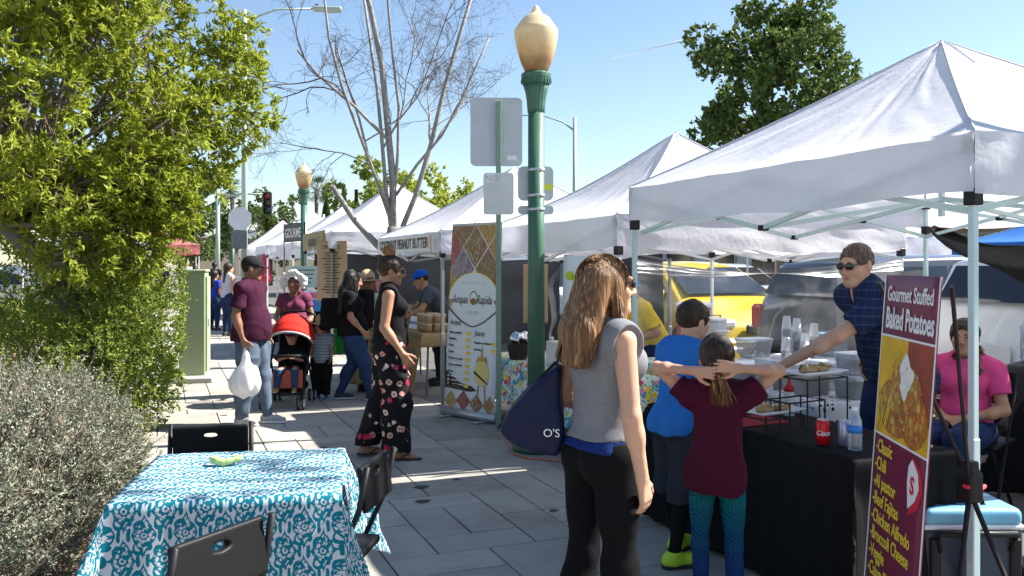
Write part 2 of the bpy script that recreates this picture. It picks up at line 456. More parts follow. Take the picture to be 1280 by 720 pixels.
# ================================================================= canopies
m_fab = mat('canopy_fabric', (.78, .785, .84), .75, trans=.34, noise=.035, nscale=3, bump=.3, bscale=26)
m_seam = mat('seam_tape', (.55, .56, .62), .8)
m_teal = mat('frame_pale_teal', (.52, .68, .68), .35, noise=.06, nscale=30)
m_white = mat('frame_white', (.75, .76, .78), .35)
m_blk = mat('black_plastic', (.010, .010, .011), .5, spec=.3)
m_grey = mat('frame_grey', (.28, .29, .3), .4, metal=.4)
def tent(label, x0, y0, eave, valh, peak, m_frame, size=3.05, conc=.12, seed=0, fab=m_fab, detail=34, vmats=None, truss=True, group='white pop-up canopies along the pavement'):
    T = thing('canopy_tent', label, 'canopy tent', (x0, y0, 0), 0, group)
    S = size; c = S/2; mb = MB(); n = detail
    cor = [np.array((0, 0.)), np.array((S, 0)), np.array((S, S)), np.array((0, S))]; cen = np.array((c, c))
    for k in range(4):
        p, q = cor[k], cor[(k+1) % 4]
        A = np.linspace(0, 1, n)[:, None]*np.ones((1, n)); B = np.linspace(-1, 1, n)[None]*np.ones((n, 1))
        e = (p+q)/2+(q-p)/2*B[..., None]; xy = cen+(e-cen)*(1-A)[..., None]
        z = eave+(peak-eave)*(A-conc*np.sin(math.pi*A))
        edge = (1-np.abs(B)**3)
        z = z-.07*(1-B*B)*4*A*(1-A)**1.5
        P = np.concatenate((xy, z[..., None]), -1)
        rad = np.stack((B*(3.5+2*A), A*1.1, np.full_like(A, k*3.1)), -1)
        z = z+edge*np.minimum(1, A*7)*(.011*wav(rad, seed+k, 5, 2)*(1-.5*A)+.008*wav(P*1., seed+9+k, 5, 2)*(1-A)+.0026*(1-2*np.abs(wav(np.stack((B*11, A*3.2+B*1.5, A*0), -1), seed+20+k, 4, 2))))
        P[..., 2] = z; mb.grid(P)
    mb.build('roof', fab, T, True)
    for k in range(4):   # stitched seam along each ridge
        a_ = np.linspace(0, .985, 14); xy = cor[k]+(cen-cor[k])*a_[:, None]; zz = eave+(peak-eave)*(a_-conc*np.sin(math.pi*a_))+.003
        MB().tube(np.concatenate((xy, zz[:, None]), 1), .007, 5).build('ridge_seam', m_seam, T, True)
    for k in range(4):
        p, q = cor[k], cor[(k+1) % 4]; nrm = np.array(((q-p)[1], -(q-p)[0]))/S
        nb = 46; h_ = np.linspace(0, 1, 9)[:, None]*np.ones((1, nb)); B = np.linspace(0, 1, nb)[None]*np.ones((9, 1))
        out = .012+.02*h_*np.sin(math.pi*B)+.012*h_*wav(np.stack((B*5, h_*.8, h_*0+k), -1), seed+40, 3, 2)+.004*wav(np.stack((B*9, h_*3, h_*0), -1), seed+50+k, 5, 2)
        out = out*np.minimum(1, 18*np.minimum(B, 1-B)+.25)
        xy = p+(q-p)*B[..., None]+nrm*out[..., None]
        z = eave+.004-valh*h_*(1+.10*np.sin(math.pi*B)*h_)-.012*np.sin(B*15+seed+k)*h_
        me = MB().grid(np.concatenate((xy, z[..., None]), -1))
        me.build('valance', (vmats or {}).get(k, fab), T, True)
    hem = MB()
    for i, (a, b) in enumerate(cor):
        sx = 1 if a == 0 else -1; sy = 1 if b == 0 else -1; x, y = a+sx*.03, b+sy*.03
        l = MB(); l.box((x, y, eave*.5+.1), (.034, .034, eave-.2), bev=.004); l.box((x, y, .42), (.042, .042, .8), bev=.004); l.box((x, y, .004), (.11, .11, .008)); l.build('leg', m_frame, T)
        MB().box((x, y, eave-valh-.02), (.062, .062, .075), bev=.006).build('slide_bracket', m_blk, T); MB().box((x, y, eave-.06), (.06, .06, .08), bev=.006).build('corner_bracket', m_blk, T)
    if truss:
        zt, zb = eave-.07, eave-valh-.10; w = .02
        for k in range(4):
            p, q = cor[k], cor[(k+1) % 4]; inn = np.array((-(q-p)[1], (q-p)[0]))/S*.05
            g = lambda f, z, o=0: np.array((*(p+(q-p)*f+inn*(1+o)), z))
            for f0, f1 in ((.02, .5), (.98, .5)):
                for a, b, o in ((zt, zb, 0), (zb+.02, zt, .5)):
                    t = MB(); bar(t, g(f0, a, o), g(f1, b, o), w, .028); t.build('truss_bar', m_frame, T)
            for f, z in ((.5, zt), (.5, zb), (.26, (zt+zb)/2), (.74, (zt+zb)/2)): MB().box(g(f, z, .2), (.05, .05, .035), bev=.005).build('truss_joint', m_blk, T)
        t = MB(); bar(t, (c, c, zb+.1), (c, c, peak-.05), .03); t.build('centre_pole', m_frame, T)
        for k in range(4):
            m_ = (cor[k]+cor[(k+1) % 4])/2; t = MB(); bar(t, (*(m_+(cen-m_)*.04), zb), (c, c, zb+.22), .02, .028); t.build('truss_bar', m_frame, T)
    return T
tA = tent('white canopy with pale teal legs over the stuffed potato stall', 3.33, 2.78, 2.19, .27, 3.10, m_teal, seed=1, detail=60, conc=.03, group=None)
tB = tent('white canopy over the yellow car side stall beside the green lamp post', 3.36, 6.08, 2.0, .27, 2.95, m_white, seed=5, detail=46, conc=.10)
mb = MB(); mb.add([(-.03, 2.62, 1.86), (-.03, 2.5, 1.86), (-.03, 2.56, 1.92)], [(0, 1, 2)]); mb.add([(-.03, 2.53, 1.862), (-.03, 2.43, 1.862), (-.03, 2.48, 1.905)], [(0, 1, 2)]); mb.build('maker_mark', mat('mark_black', (.02, .02, .02), .7), tB)
tC = tent('white canopy with the coconut peanut butter strip on its front', 2.9, 9.32, 1.98, .25, 2.92, m_grey, seed=8, conc=.06)
tD = tent('white canopy behind the bare tree with a khaki strip on its front', 2.68, 15.0, 2.16, .3, 3.2, m_grey, seed=12, conc=.06)
tE = tent('white canopy standing past the far acorn lamp', 2.75, 25.6, 2.15, .3, 3.25, m_white, seed=15, detail=20, conc=.05)
tF = tent('white canopy farthest down the tent row', 2.8, 33.0, 2.15, .3, 3.3, m_white, seed=18, detail=16, conc=.05)
tent('white canopy standing right beyond the bare tree row gap', 2.75, 20.3, 2.1, .3, 3.1, m_white, seed=22, detail=20, conc=.06)
m_bluefab = mat('blue_canopy_fabric', (.02, .17, .55), .6, trans=.2, bump=.3, bscale=20)
tG = tent('bright blue canopy across the parking lane', 14.2, 9.3, 2.0, .3, 2.75, m_white, seed=25, detail=16, fab=m_bluefab, truss=False, group=None)
tent('white canopy across the parking lane beside the blue canopy', 12.3, 13.2, 2.15, .35, 3.1, m_white, seed=27, detail=16, truss=False)
m_pinkfab = mat('faded_red_canopy', (.5, .16, .15), .7, trans=.25)
tent('faded red canopy at the far end of the path', -1.8, 33.5, 2.3, .35, 3.0, m_white, seed=29, detail=14, fab=m_pinkfab, truss=False, group=None)
tent('white canopy left of the path behind the utility cabinet', -3.2, 24.0, 2.1, .4, 2.9, m_white, seed=31, detail=14, truss=False)

# ================================================================= acorn lamps
m_lampg = mat('lamp_green', (.05, .135, .085), .4, noise=.12, nscale=6, bump=.08, bscale=40)
m_globe = mat('lamp_globe', (.72, .55, .30), .35, noise=.22, nscale=3.2, trans=.35)
def lamp(label, x, y):
    T = thing('street_lamp', label, 'street lamp', (x, y, 0), 0, 'green acorn lamps')
    fl = lambda a, z: .07*(.5+.5*math.cos(18*a))
    b = MB().lathe([(.205, 0), (.205, .05), (.19, .06), (.19, .10), (.2, .115), (.2, .15), (.165, .165), (.15, .19), (.155, .2), (.12, .215), (.095, .235), (.088, .25), (.09, .265), (.078, .28)], 28); b.build('base', m_lampg, T, True)
    MB().lathe([(.076, .27), (.07, 2.92)], 20).build('pole', m_lampg, T, True)
    MB().lathe([(.074, 2.9), (.078, 2.94), (.082, 3.0), (.095, 3.08), (.118, 3.15)], 72, flute=fl).build('fluted_capital', m_lampg, T, True)
    cp = MB().lathe([(.118, 3.145), (.125, 3.15), (.125, 3.19), (.13, 3.2), (.13, 3.23), (.12, 3.24), (.1, 3.25)], 28)
    for k in range(24): a = k*math.pi/12; cp.box((.126*math.cos(a), .126*math.sin(a), 3.17), (.014, .014, .03), rotm(0, 0, a))
    cp.build('collar', m_lampg, T)
    g = MB().lathe([(.095, 3.25), (.105, 3.27), (.135, 3.34), (.165, 3.44), (.187, 3.55), (.19, 3.6), (.186, 3.62), (.172, 3.635), (.155, 3.66), (.12, 3.71), (.09, 3.735), (.06, 3.75), (.045, 3.77), (.03, 3.8), (.012, 3.825), (.003, 3.83)], 32)
    g.build('globe', m_globe, T, True)
    return T
lA = lamp('green acorn street lamp with two small sign backs strapped on', 2.98, 6.82)
lamp('green acorn street lamp in front of the black lettered strip', 2.87, 19.3)
lamp('green acorn street lamp far down the tent row', 2.85, 40)
# globe: weathered, browner and blotched towards its foot
x, y, z = nx_coords(m_globe, 'Object'); g1 = nx_noise(m_globe, x, y, z, 9, 5); g2 = ((z-3.27)*-4+1.15+(g1-.5)*1.1)
nx_base(m_globe, nx_col(m_globe, [(0, (.74, .64, .44)), (.45, (.66, .5, .28)), (1, (.34, .2, .09))], g2))
# sign backs
m_alu = mat('sign_aluminium', (.52, .54, .57), .45, metal=.35, noise=.10, nscale=5)
m_band = mat('steel_band', (.6, .6, .62), .3, metal=.8)
def rrect(w, h, r, n=6):
    p = []
    for cx, cz, a0 in ((w/2-r, h/2-r, 0), (-w/2+r, h/2-r, 90), (-w/2+r, -h/2+r, 180), (w/2-r, -h/2+r, 270)):
        for k in range(n+1): a = R(a0+90*k/n); p.append((cx+r*math.cos(a), cz+r*math.sin(a)))
    return p
def plate(mb, w, h, r, c, th=.004):
    q = rrect(w, h, r); mb.prism([(x+c[0], z+c[2]) for x, z in q], c[1]-th/2, c[1]+th/2)
def sign_on_lamp(name, label, z, w, h, r, extra=False):
    T = thing(name, label, 'sign', (2.98, 6.82, z), R(-20))
    mb = MB(); plate(mb, w, h, r, (0, .085, 0)); mb.build('panel', m_alu, T)
    for dz in ((-.11, .11) if h > .2 else (0,)):
        MB().lathe([(.0775, dz-.012), (.0775, dz+.012)], 20).build('band', m_band, T, True)
        MB().box((.03, -.078, dz), (.03, .012, .02)).build('buckle', m_band, T)
    if extra:
        MB().box((.11, .0815, -.03), (.07, .002, .055)).build('yellow_sticker', mat('yellow_sticker', (.75, .7, .05), .5), T)
sign_on_lamp('parking_sign', 'back of a square metal sign strapped to the lamp pole', 2.3, .31, .3, .05, True)
sign_on_lamp('arrow_plate', 'small oblong metal plate under the sign on the lamp pole', 2.07, .31, .075, .03)
# sign post with large sign and NO plate
P = thing('sign_post', 'slim green post carrying a large blank sign back', 'sign post', (2.98, 7.72, 0), R(-20))
q = MB(); q.box((0, 0, 1.58), (.05, .05, 3.16), bev=.003); q.build('post', mat('post_green', (.2, .3, .22), .5, noise=.1), P)
q = MB(); plate(q, .5, .66, .05, (-.02, .035, 2.87)); q.build('large_sign_panel', m_alu, P)
q = MB(); q.box((.13, .0315, 2.62), (.09, .002, .045)); q.build('sticker', mat('white_sticker', (.8, .8, .8), .5), P)
N = thing('notice_plate', 'weathered white plate reading NO on the sign post', 'sign', (2.98, 7.72, 2.27), R(-20))
m_faded = mat('faded_sign_white', (.66, .66, .64), .5, noise=.08, nscale=9); m_fgrey = mat('faded_print', (.5, .5, .5), .6)
q = MB(); plate(q, .29, .4, .03, (0, -.032, 0)); q.build('panel', m_faded, N)
MB().box((-.085, -.0352, .15), (.1, .002, .085)).build('white_patch', mat('white_sticker'), N)
text_mesh('lettering', 'NO', .085, m_fgrey, N, (-.13, -.0375, .12), ext=.0006)
for s, z in (('CONDUCTS', .06), ('HOLD IN SAFETY', .0)): text_mesh('lettering', s, .036, mat('ghost_print', (.76, .76, .75), .6), N, (0, -.035, z), align='CENTER', ext=.0006)
for z in (.17, -.17): MB().lathe([(.007, 0), (.007, .004)], 8).build('bolt', m_band, N, loc=(0, -.035, z))
# cobra-head street lights
m_galv = mat('galvanised_green', (.36, .45, .38), .5, metal=.2, noise=.08)
def cobra(label, x, y, H, arm, rz):
    T = thing('street_light', label, 'street light', (x, y, 0), rz, 'tall arm street lights')
    MB().tube([(0, 0, 0), (0, 0, H)], [.11, .065], 12).build('pole', m_galv, T, True)
    MB().lathe([(.2, 0), (.2, .3), (.13, .35), (.12, .4)], 12).build('base', m_galv, T)
    MB().tube([(0, 0, H-.55), (arm*.18, 0, H-.2), (arm*.45, 0, H+.04), (arm, 0, H+.12)], [.04, .035, .03, .028], 8).build('arm', m_galv, T, True)
    hd = SDF(.02).box((arm+.42, 0, H+.12), (.4, .10, .02), None, .05, .02).ell((arm+.5, 0, H+.08), (.32, .13, .07), None, .04); hd.build('lamp_head', m_galv, T)
    MB().lathe([(.06, 0), (.05, .06), (.01, .07)], 8, (arm+.1, 0, H+.2)).build('photocell', m_blk, T)
    return T
cb = cobra('tall green arm street light rising behind the leafy tree', 2.35, 28.0, 9.5, 2.1, R(-14))
cobra('tall arm street light showing beside the lamp pole', 15.9, 32.4, 7.7, 2.6, R(158))
# octagonal sign back on the first street light
q = MB(); pts = [(.38*math.cos(R(22.5+45*k)), .38*math.sin(R(22.5+45*k))) for k in range(8)]; q.prism(pts, -.003, .003)
O = q.build('stop_sign', m_alu, None, False, (2.2, 27.85, 3.0), R(-22)); tag(O, 'back of an octagonal sign on the far street light pole', 'sign')
q = MB().box((0, 0, 0), (.45, .01, .55)); O = q.build('regulatory_sign', mat('dark_sign_back', (.12, .13, .15), .6), None, False, (2.2, 27.9, 2.35), R(-22)); tag(O, 'dark rectangular sign back below the octagonal sign', 'sign')
# ================================================================= people

def unit(a): a = np.asarray(a, float); return a/(np.linalg.norm(a)+1e-9)
def frame(x, z):
    x = unit(x); z = np.asarray(z, float); z = unit(z-x*(z@x)); return np.stack((x, np.cross(z, x), z), 1)
def skinm(name, col): return mat(name, col, .5, noise=.13, nscale=11, bump=.1, bscale=220, sss=.12, spec=.35)
SK_L = skinm('skin_light', (.58, .33, .22)); SK_M = skinm('skin_tan', (.42, .22, .13)); SK_D = skinm('skin_brown', (.27, .13, .075))
def cloth(name, col, **k):
    d = dict(rough=.85, noise=.10, nscale=18, bump=.22, bscale=420, sheen=.0, spec=.12); d.update(k); return mat(name, col, **d)
HAIR = {}
def hairm(name, col, col2=None, scale=60):
    m = mat(name, col, .5, spec=.3); n, L, b = nodes_of(m)
    tc = n.new('ShaderNodeTexCoord'); mp = n.new('ShaderNodeMapping'); mp.inputs['Scale'].default_value = (scale, scale, scale*.06)
    t = n.new('ShaderNodeTexNoise'); t.inputs['Scale'].default_value = 1.6; t.inputs['Detail'].default_value = 4
    L.new(tc.outputs['Object'], mp.inputs[0]); L.new(mp.outputs[0], t.inputs['Vector'])
    c2 = col2 or tuple(min(1, q*2.6) for q in col); r = ramp(n, [(.3, tuple(q*.45 for q in col)), (.52, col), (.75, c2)])
    L.new(t.outputs[0], r.inputs[0]); L.new(r.outputs[0], b.inputs['Base Color'])
    bp = n.new('ShaderNodeBump'); bp.inputs['Strength'].default_value = .6; bp.inputs['Distance'].default_value = .01; L.new(t.outputs[0], bp.inputs['Height']); L.new(bp.outputs[0], b.inputs['Normal'])
    return m
H_BR = hairm('hair_brown', (.17, .08, .032), (.55, .33, .15)); H_DK = hairm('hair_black', (.012, .009, .008), (.05, .04, .035)); H_DB = hairm('hair_dark_brown', (.035, .018, .010), (.09, .05, .028)); H_GR = hairm('hair_grey', (.3, .29, .27), (.5, .48, .45))
m_eye = mat('eye_white', (.5, .47, .44), .3); m_iris = mat('iris_brown', (.05, .025, .012), .15); m_lip = mat('lip', (.42, .14, .12), .45)
m_glass = mat('dark_lens', (.008, .008, .01), .08, spec=.8)

class Fig:
    def __init__(s, label, loc, rotz, H=1.68, hs=1., h=.008, skin=SK_L, woman=False, w=1., fat=1., J={}, yaw=0, pitch=0, roll=0, group=None, z0=0, face=False, name='person'):
        s.T = thing(name, label, 'person', (loc[0], loc[1], z0), R(rotz), group); s.h = h; s.skin = skin; s.woman = woman; s.w = w; s.fat = fat; s.hs = hs
        k = s.k = (H-.26*hs)/1.44
        hw = .098 if woman else .09; sw = .162 if woman else .18
        b = dict(pel=V(0, 0, .955), chest=V(0, .0, 1.27), neck=V(0, -.015, 1.435), shR=V(sw, -.012, 1.385), shL=V(-sw, -.012, 1.385), elR=V(sw+.055, -.035, 1.11), elL=V(-sw-.055, -.035, 1.11),
                 wrR=V(sw+.065, .035, .87), wrL=V(-sw-.065, .035, .87), hipR=V(hw, 0, .91), hipL=V(-hw, 0, .91), knR=V(.1, .015, .49), knL=V(-.1, .015, .49), anR=V(.1, -.02, .085), anL=V(-.1, -.02, .085))
        for q, p in J.items():
            if q in b: b[q] = V(*p)
        s.j = {q: p*k for q, p in b.items()}; s.ref = b
        s.toe = {'R': unit(J.get('toeR', (.12, 1, 0))), 'L': unit(J.get('toeL', (-.12, 1, 0)))}
        j = s.j; s.Mc = frame(j['shR']-j['shL'], j['neck']-(j['pel']+j['chest'])/2); s.Mp = frame(j['hipR']-j['hipL'], (j['chest']-j['pel']) if 'seat' not in J else V(0, 0, 1))
        s.Mh = np.array(Matrix.Rotation(R(yaw), 3, 'Z') @ Matrix.Rotation(R(pitch), 3, 'X') @ Matrix.Rotation(R(roll), 3, 'Y'))
        s.hc = j['neck']+J.get('headoff', V(0, .03, 0))*hs+V(0, 0, .15*hs) if 'head' not in J else V(*J['head'])*k
        s.face = face; s.J = J
    def H_(s, x, y, z): return s.hc+s.Mh@(V(x, y, z)*s.hs)
    def C_(s, x, y, z): return s.j['chest']+s.Mc@(V(x, y, z)*s.k)
    def P_(s, x, y, z): return s.j['pel']+s.Mp@(V(x, y, z)*s.k)
    def torso(s, S, inf=0, glute=True):
        j, k, w = s.j, s.k, s.w; e = lambda *r: V(*r)*k+inf
        wst = j['pel']*.45+j['chest']*.55
        hipw = .172 if s.woman else .16
        S.ell(j['pel'], e(hipw*w, .115*s.fat, .115), s.Mp, .06*k); S.ell(wst, e((.122 if s.woman else .14)*w*s.fat, .098*s.fat, .14), s.Mc, .07*k); S.ell(j['chest'], e(.15*w, .108*s.fat**.5, .165), s.Mc, .06*k)
        S.cone(j['shL']*.92+j['shR']*.08, j['shR']*.92+j['shL']*.08, .055*k+inf, .055*k+inf, .06*k)
        if s.fat > 1.05: S.ell(wst+s.Mp@V(0, .03, -.06)*k, e(.135*w*s.fat, .115*s.fat, .12), s.Mp, .06*k)
        n = j['neck']+s.Mc@V(0, 0, .015)*k
        for q in 'RL': S.cone(n, j['sh'+q]*.75+n*.25+V(0, 0, -.01), .045*k+inf*.7, .045*k+inf*.7, .06*k)
        if s.woman:
            for q in (-1, 1): S.ell(s.C_(q*.072, .078, .015), e(.068, .062, .066), s.Mc, .035*k)
        if glute:
            for q in (-1, 1): S.ell(s.P_(q*.075, -.05, -.06), e(.088*w, .085, .095), s.Mp, .05*k)
    def legs(s, S, inf=0, to=1., flare=0, sides='RL', kn=0):
        j, k = s.j, s.k
        for q in sides:
            h, n, a = j['hip'+q], j['kn'+q], j['an'+q]; f = s.fat**.6*s.w
            S.cone(h, n, .09*k*f+inf, .058*k*f+inf+kn, .04*k)
            S.ell(h*.6+n*.4, V(.078, .085, .16)*k*f+inf, frame((1, 0, 0), h-n), .05*k)
            if to > 0:
                e = n+(a-n)*to; S.cone(n, e, .055*k*f+inf+kn, (.055+(.037-.055)*to)*k+inf+flare, .03*k)
                if inf < .03: S.ell(n*.68+a*.32+frame((1, 0, 0), n-a)@V(0, -.016, 0)*k, V(.05, .052, .11)*k*f+inf*.8, frame((1, 0, 0), n-a), .03*k)
    def arms(s, S, inf=0, sides='RL', f0=0, f1=2.):
        j, k = s.j, s.k
        for q in sides:
            a, b, c = j['sh'+q], j['el'+q], j['wr'+q]; f = s.fat**.5
            S.cone(a, a+(b-a)*min(1, f1), .05*k*f+inf, (.05-.012*min(1, f1))*k*f+inf, .03*k)
            if f1 > 1: S.cone(b, b+(c-b)*(f1-1), .038*k*f+inf, (.038-.012*(f1-1))*k+inf, .02*k); 
            if f1 > 1 and inf < .01: S.ell(b*.72+c*.28, V(.042, .04, .07)*k*f+inf, frame((1, 0, 0.01), c-b), .02*k)
    def head(s, S, neck=True):
        g = lambda *a: s.H_(*a); hs = s.hs; M = s.Mh
        e = lambda c, r, k=.02, op='u': S.ell(g(*c), V(*r)*hs, M, k*hs, op)
        e((0, -.014, .028), (.077, .097, .089)); e((0, .03, -.035), (.061, .063, .078), .03); e((0, .066, -.088), (.027, .022, .02), .03)
        for q in (-1, 1):
            S.cone(g(q*.05, .0, -.045), g(q*.018, .068, -.088), .02*hs, .016*hs, .03*hs)
            e((q*.04, .062, -.02), (.026, .022, .026), .02); e((q*.032, .085, .034), (.02, .010, .008), .012)
            e((q*.031, .1, .014), (.017, .013, .011), .010, 's'); e((q*.031, .0845, .0215), (.0155, .008, .0055), .004); e((q*.031, .083, .0045), (.014, .007, .004), .004); e((q*.079, -.008, -.004), (.009, .02, .032), .008); e((q*.012, .099, -.027), (.009, .009, .008), .006)
        S.cone(g(0, .088, .022), g(0, .112, -.02), .008*hs, .0115*hs, .012*hs)
        e((0, .089, -.049), (.022, .010, .006), .006); e((0, .087, -.06), (.019, .010, .007), .006); e((0, .096, -.0545), (.02, .006, .0014), .003, 's')
        if neck: S.cone(s.j['neck']-V(0, 0, .03)*s.k, g(0, -.02, -.05), (.058 if not s.woman else .05)*s.k, .05*hs*(1 if not s.woman else .9), .03)
    def hand(s, S, q, d, n, curl=.35, spread=0, sc=1., thumb=.5):
        sd = 1 if q == 'R' else -1; w0 = s.j['wr'+q]; d = unit(d); n = np.asarray(n, float); n = unit(n-d*(n@d)); w = np.cross(d, n)*sd; z = s.k*sc
        offs = (.027, .009, -.009, -.026); Ls = (.072, .082, .076, .058)
        for o, L in zip(offs, Ls):
            kn = w0+(d*.088+w*o)*z; S.cone(w0+(d*.008+w*o*.55)*z, kn, .0145*z, .0115*z, .014*z)
            a = .25*curl; p = kn; dd = unit(d+w*o*spread*12)
            for seg, r0, r1 in ((.45, .0098, .009), (.3, .009, .0082), (.25, .0082, .007)):
                a += curl; v = dd*math.cos(a)+n*math.sin(a); p2 = p+v*L*seg*z; S.cone(p, p2, r0*z, r1*z, .003*z); p = p2
        p = w0+(d*.022+w*.022)*z; v = unit(d*.62+w*.62+n*.35*thumb)
        for L, r0, r1 in ((.042, .014, .0115), (.034, .0115, .010), (.024, .010, .0075)):
            p2 = p+v*L*z; S.cone(p, p2, r0*z, r1*z, .006*z); p = p2; v = unit(v+d*.35+n*.25*thumb-w*.2)
    def body(s, hands=None, feet=False, mini=False, name='body'):
        S = SDF(s.h); s.torso(S, -.004); s.legs(S, -.003); s.arms(S); s.head(S)
        hands = hands or {}
        for q in 'RL':
            p = hands.get(q, {}); d = p.get('d', unit(s.j['wr'+q]-s.j['el'+q])); n = p.get('n', V(-1 if q == 'R' else 1, 0.05, 0))
            s.hand(S, q, d, n, p.get('curl', .3), p.get('spread', 0), thumb=p.get('thumb', .5))
            a, t = s.j['an'+q], s.toe[q]; z = s.k
            S.cone(a, a+V(0, 0, -.05)*z-t*.03*z, .036*z, .03*z, .02*z); S.cone(a-t*.03*z+V(0, 0, -.052)*z, a+t*.12*z+V(0, 0, -.06)*z, .03*z, .024*z, .03*z); S.cone(a+t*.12*z+V(0, 0, -.06)*z, a+t*.165*z+V(0, 0, -.066)*z, .026*z, .018*z, .02*z)
        o = S.build('body', s.skin, s.T); s.bodyo = o
        if s.face: s.face_parts()
        return o
    def face_parts(s, brow=H_DK, lips=True):
        for q in (-1, 1):
            mb = MB(); mb.lathe([(.0005, -.0108), (.006, -.009), (.0098, -.0045), (.0108, 0), (.0098, .0045), (.0078, .0076)], 12); mb.mi = 1; mb.lathe([(.0077, .0077), (.0055, .0094), (.0004, .0108)], 12)
            o = mb.build('eye', [m_eye, m_iris], s.T, True); M = Matrix(s.Mh.tolist()) @ Matrix.Rotation(R(-90), 3, 'X'); o.matrix_local = Matrix.Translation(Vector(s.H_(q*.031, 0.0795, .0125))) @ (M*s.hs).to_4x4()
            e = SDF(.003); pts = [s.H_(q*(.016+.011*i), .0955-.0035*i*i*.35, .031+.003*math.sin(i*1.1)) for i in range(4)]; e.chain(pts, [.0028, .0036, .003, .0018], .003).build('eyebrow', brow, s.T)
        if lips:
            e = SDF(.003); e.ell(s.H_(0, .0905, -.0492), V(.021, .0098, .0052)*s.hs, s.Mh, .003); e.ell(s.H_(0, .0885, -.0595), V(.0175, .0098, .006)*s.hs, s.Mh, .003); e.build('lips', m_lip, s.T)
    # ---- clothes
    def folds(s, amp, f=26, seed=1, vert=.45):
        return lambda P: np.minimum(.0025, 2.7*amp*(.6*wav(P*V(1, 1, vert), seed, f*.8, 2)+1.3*np.abs(wav((P+.03*np.stack((P[:, 2], P[:, 0], P[:, 1]), 1))*V(1, 1, .9), seed+7, f*.55, 1))-.75))
    def shirt(s, m, sleeve=.55, hem=.86, inf=.014, neck=.075, loose=.0, amp=.0035, seed=1, name='shirt', vneck=0, sl_inf=.014, collar=False, sides='RL', tilt=(0, 0, 0), neckup=.0, cuffs=True):
        S = SDF(s.h); s.torso(S, inf); k = s.k
        p = V(0, 0, hem)*k
        if 'seat' not in s.J:
            q = s.j['pel']*1; q[2] = hem*k-.02
            S.cone(s.j['chest']*.4+s.j['pel']*.6, q, .11*k*s.fat, .118*k*s.fat, .1*k)
        if loose: S.ell(s.P_(0, .0, -.01), V(.165*s.w+loose, .118*s.fat+loose, .16)*k+inf, s.Mp, .06)
        for q in sides: S.ell(s.j['sh'+q], V(.058, .058, .058)*k+inf, None, .03)
        S.cut(p, (tilt[0], tilt[1], -1))
        S.ell(s.j['neck']+s.Mc@V(0, .012, .055+neckup)*k, V(neck*1.12, neck, .07)*k, s.Mc, .006, 's')
        if vneck: S.cone(s.j['neck']+s.Mc@V(0, .07, .03)*k, s.j['neck']+s.Mc@V(0, .11, -vneck)*k, .035*k, .008*k, .006, 's')
        if not sleeve:
            for q in sides: S.ell(s.j['sh'+q]+(s.j['sh'+q]-s.j['neck'])*.35+V(0, 0, .0), V(.062, .085, .10)*k, None, .01, 's')
        if amp: S.fold(s.folds(amp, seed=seed))
        o = S.build(name, m, s.T)
        if sleeve:
            for q in sides:
                a, b, c = s.j['sh'+q], s.j['el'+q], s.j['wr'+q]; Z = SDF(s.h); f = s.fat**.5
                if sleeve <= 1:
                    e = a+(b-a)*sleeve; d = unit(b-a); Z.cone(a-d*.0, e+d*.03, .056*k*f+sl_inf, .05*k*f+sl_inf*1.5, .01); Z.cut(e, d)
                else:
                    e = b+(c-b)*(sleeve-1); d = unit(c-b); Z.cone(a, b, .056*k*f+sl_inf, .045*k*f+sl_inf, .01).cone(b, e+d*.02, .045*k*f+sl_inf, .03*k+sl_inf*1.2, .02); Z.cut(e, d) if (d@(e-a)) > .05 else None
                if amp: Z.fold(s.folds(amp*.8, 30, seed+3, 1))
                Z.build('sleeve', m, o)
        if collar:
            Z = SDF(min(s.h, .006)); n = s.j['neck']; M = s.Mc; rr = .066*k
            for i in range(14):
                t0, t1 = [R(115+ (310)*x/14) for x in (i, i+1)]
                pt = lambda t: n+M@(V(rr*1.08*math.cos(t), rr*math.sin(t)+.008, .012-.03*(math.sin(t)))*1)
                Z.cone(pt(t0), pt(t1), .013, .013, .008)
            Z.build('collar', m, o)
        return o
    def trousers(s, m, waist=1.02, to=.95, inf=.014, flare=0, kn=0, amp=.004, seed=5, name='trousers', cutz=None):
        S = SDF(s.h); k = s.k; e = lambda *r: V(*r)*k+inf
        S.ell(s.j['pel'], e((.172 if s.woman else .16)*s.w, .115*s.fat, .12), s.Mp, .06)
        for q in (-1, 1): S.ell(s.P_(q*.075, -.05, -.06), e(.088*s.w, .085, .095), s.Mp, .05)
        s.legs(S, inf, min(1, to+.06), flare, kn=kn)
        S.cut(s.P_(0, 0, waist-.955), s.Mp@V(0, 0, 1))
        if cutz is not None: S.cut((0, 0, cutz*k), (0, 0, -1))
        elif 'seat' not in s.J and to < 1: z = min(s.j['knR'][2], s.j['knL'][2]); zz = .49+(.085-.49)*to; S.cut((0, 0, zz*k), (0, 0, -1))
        if amp: S.fold(s.folds(amp, 24, seed, .8))
        return S.build(name, m, s.T)
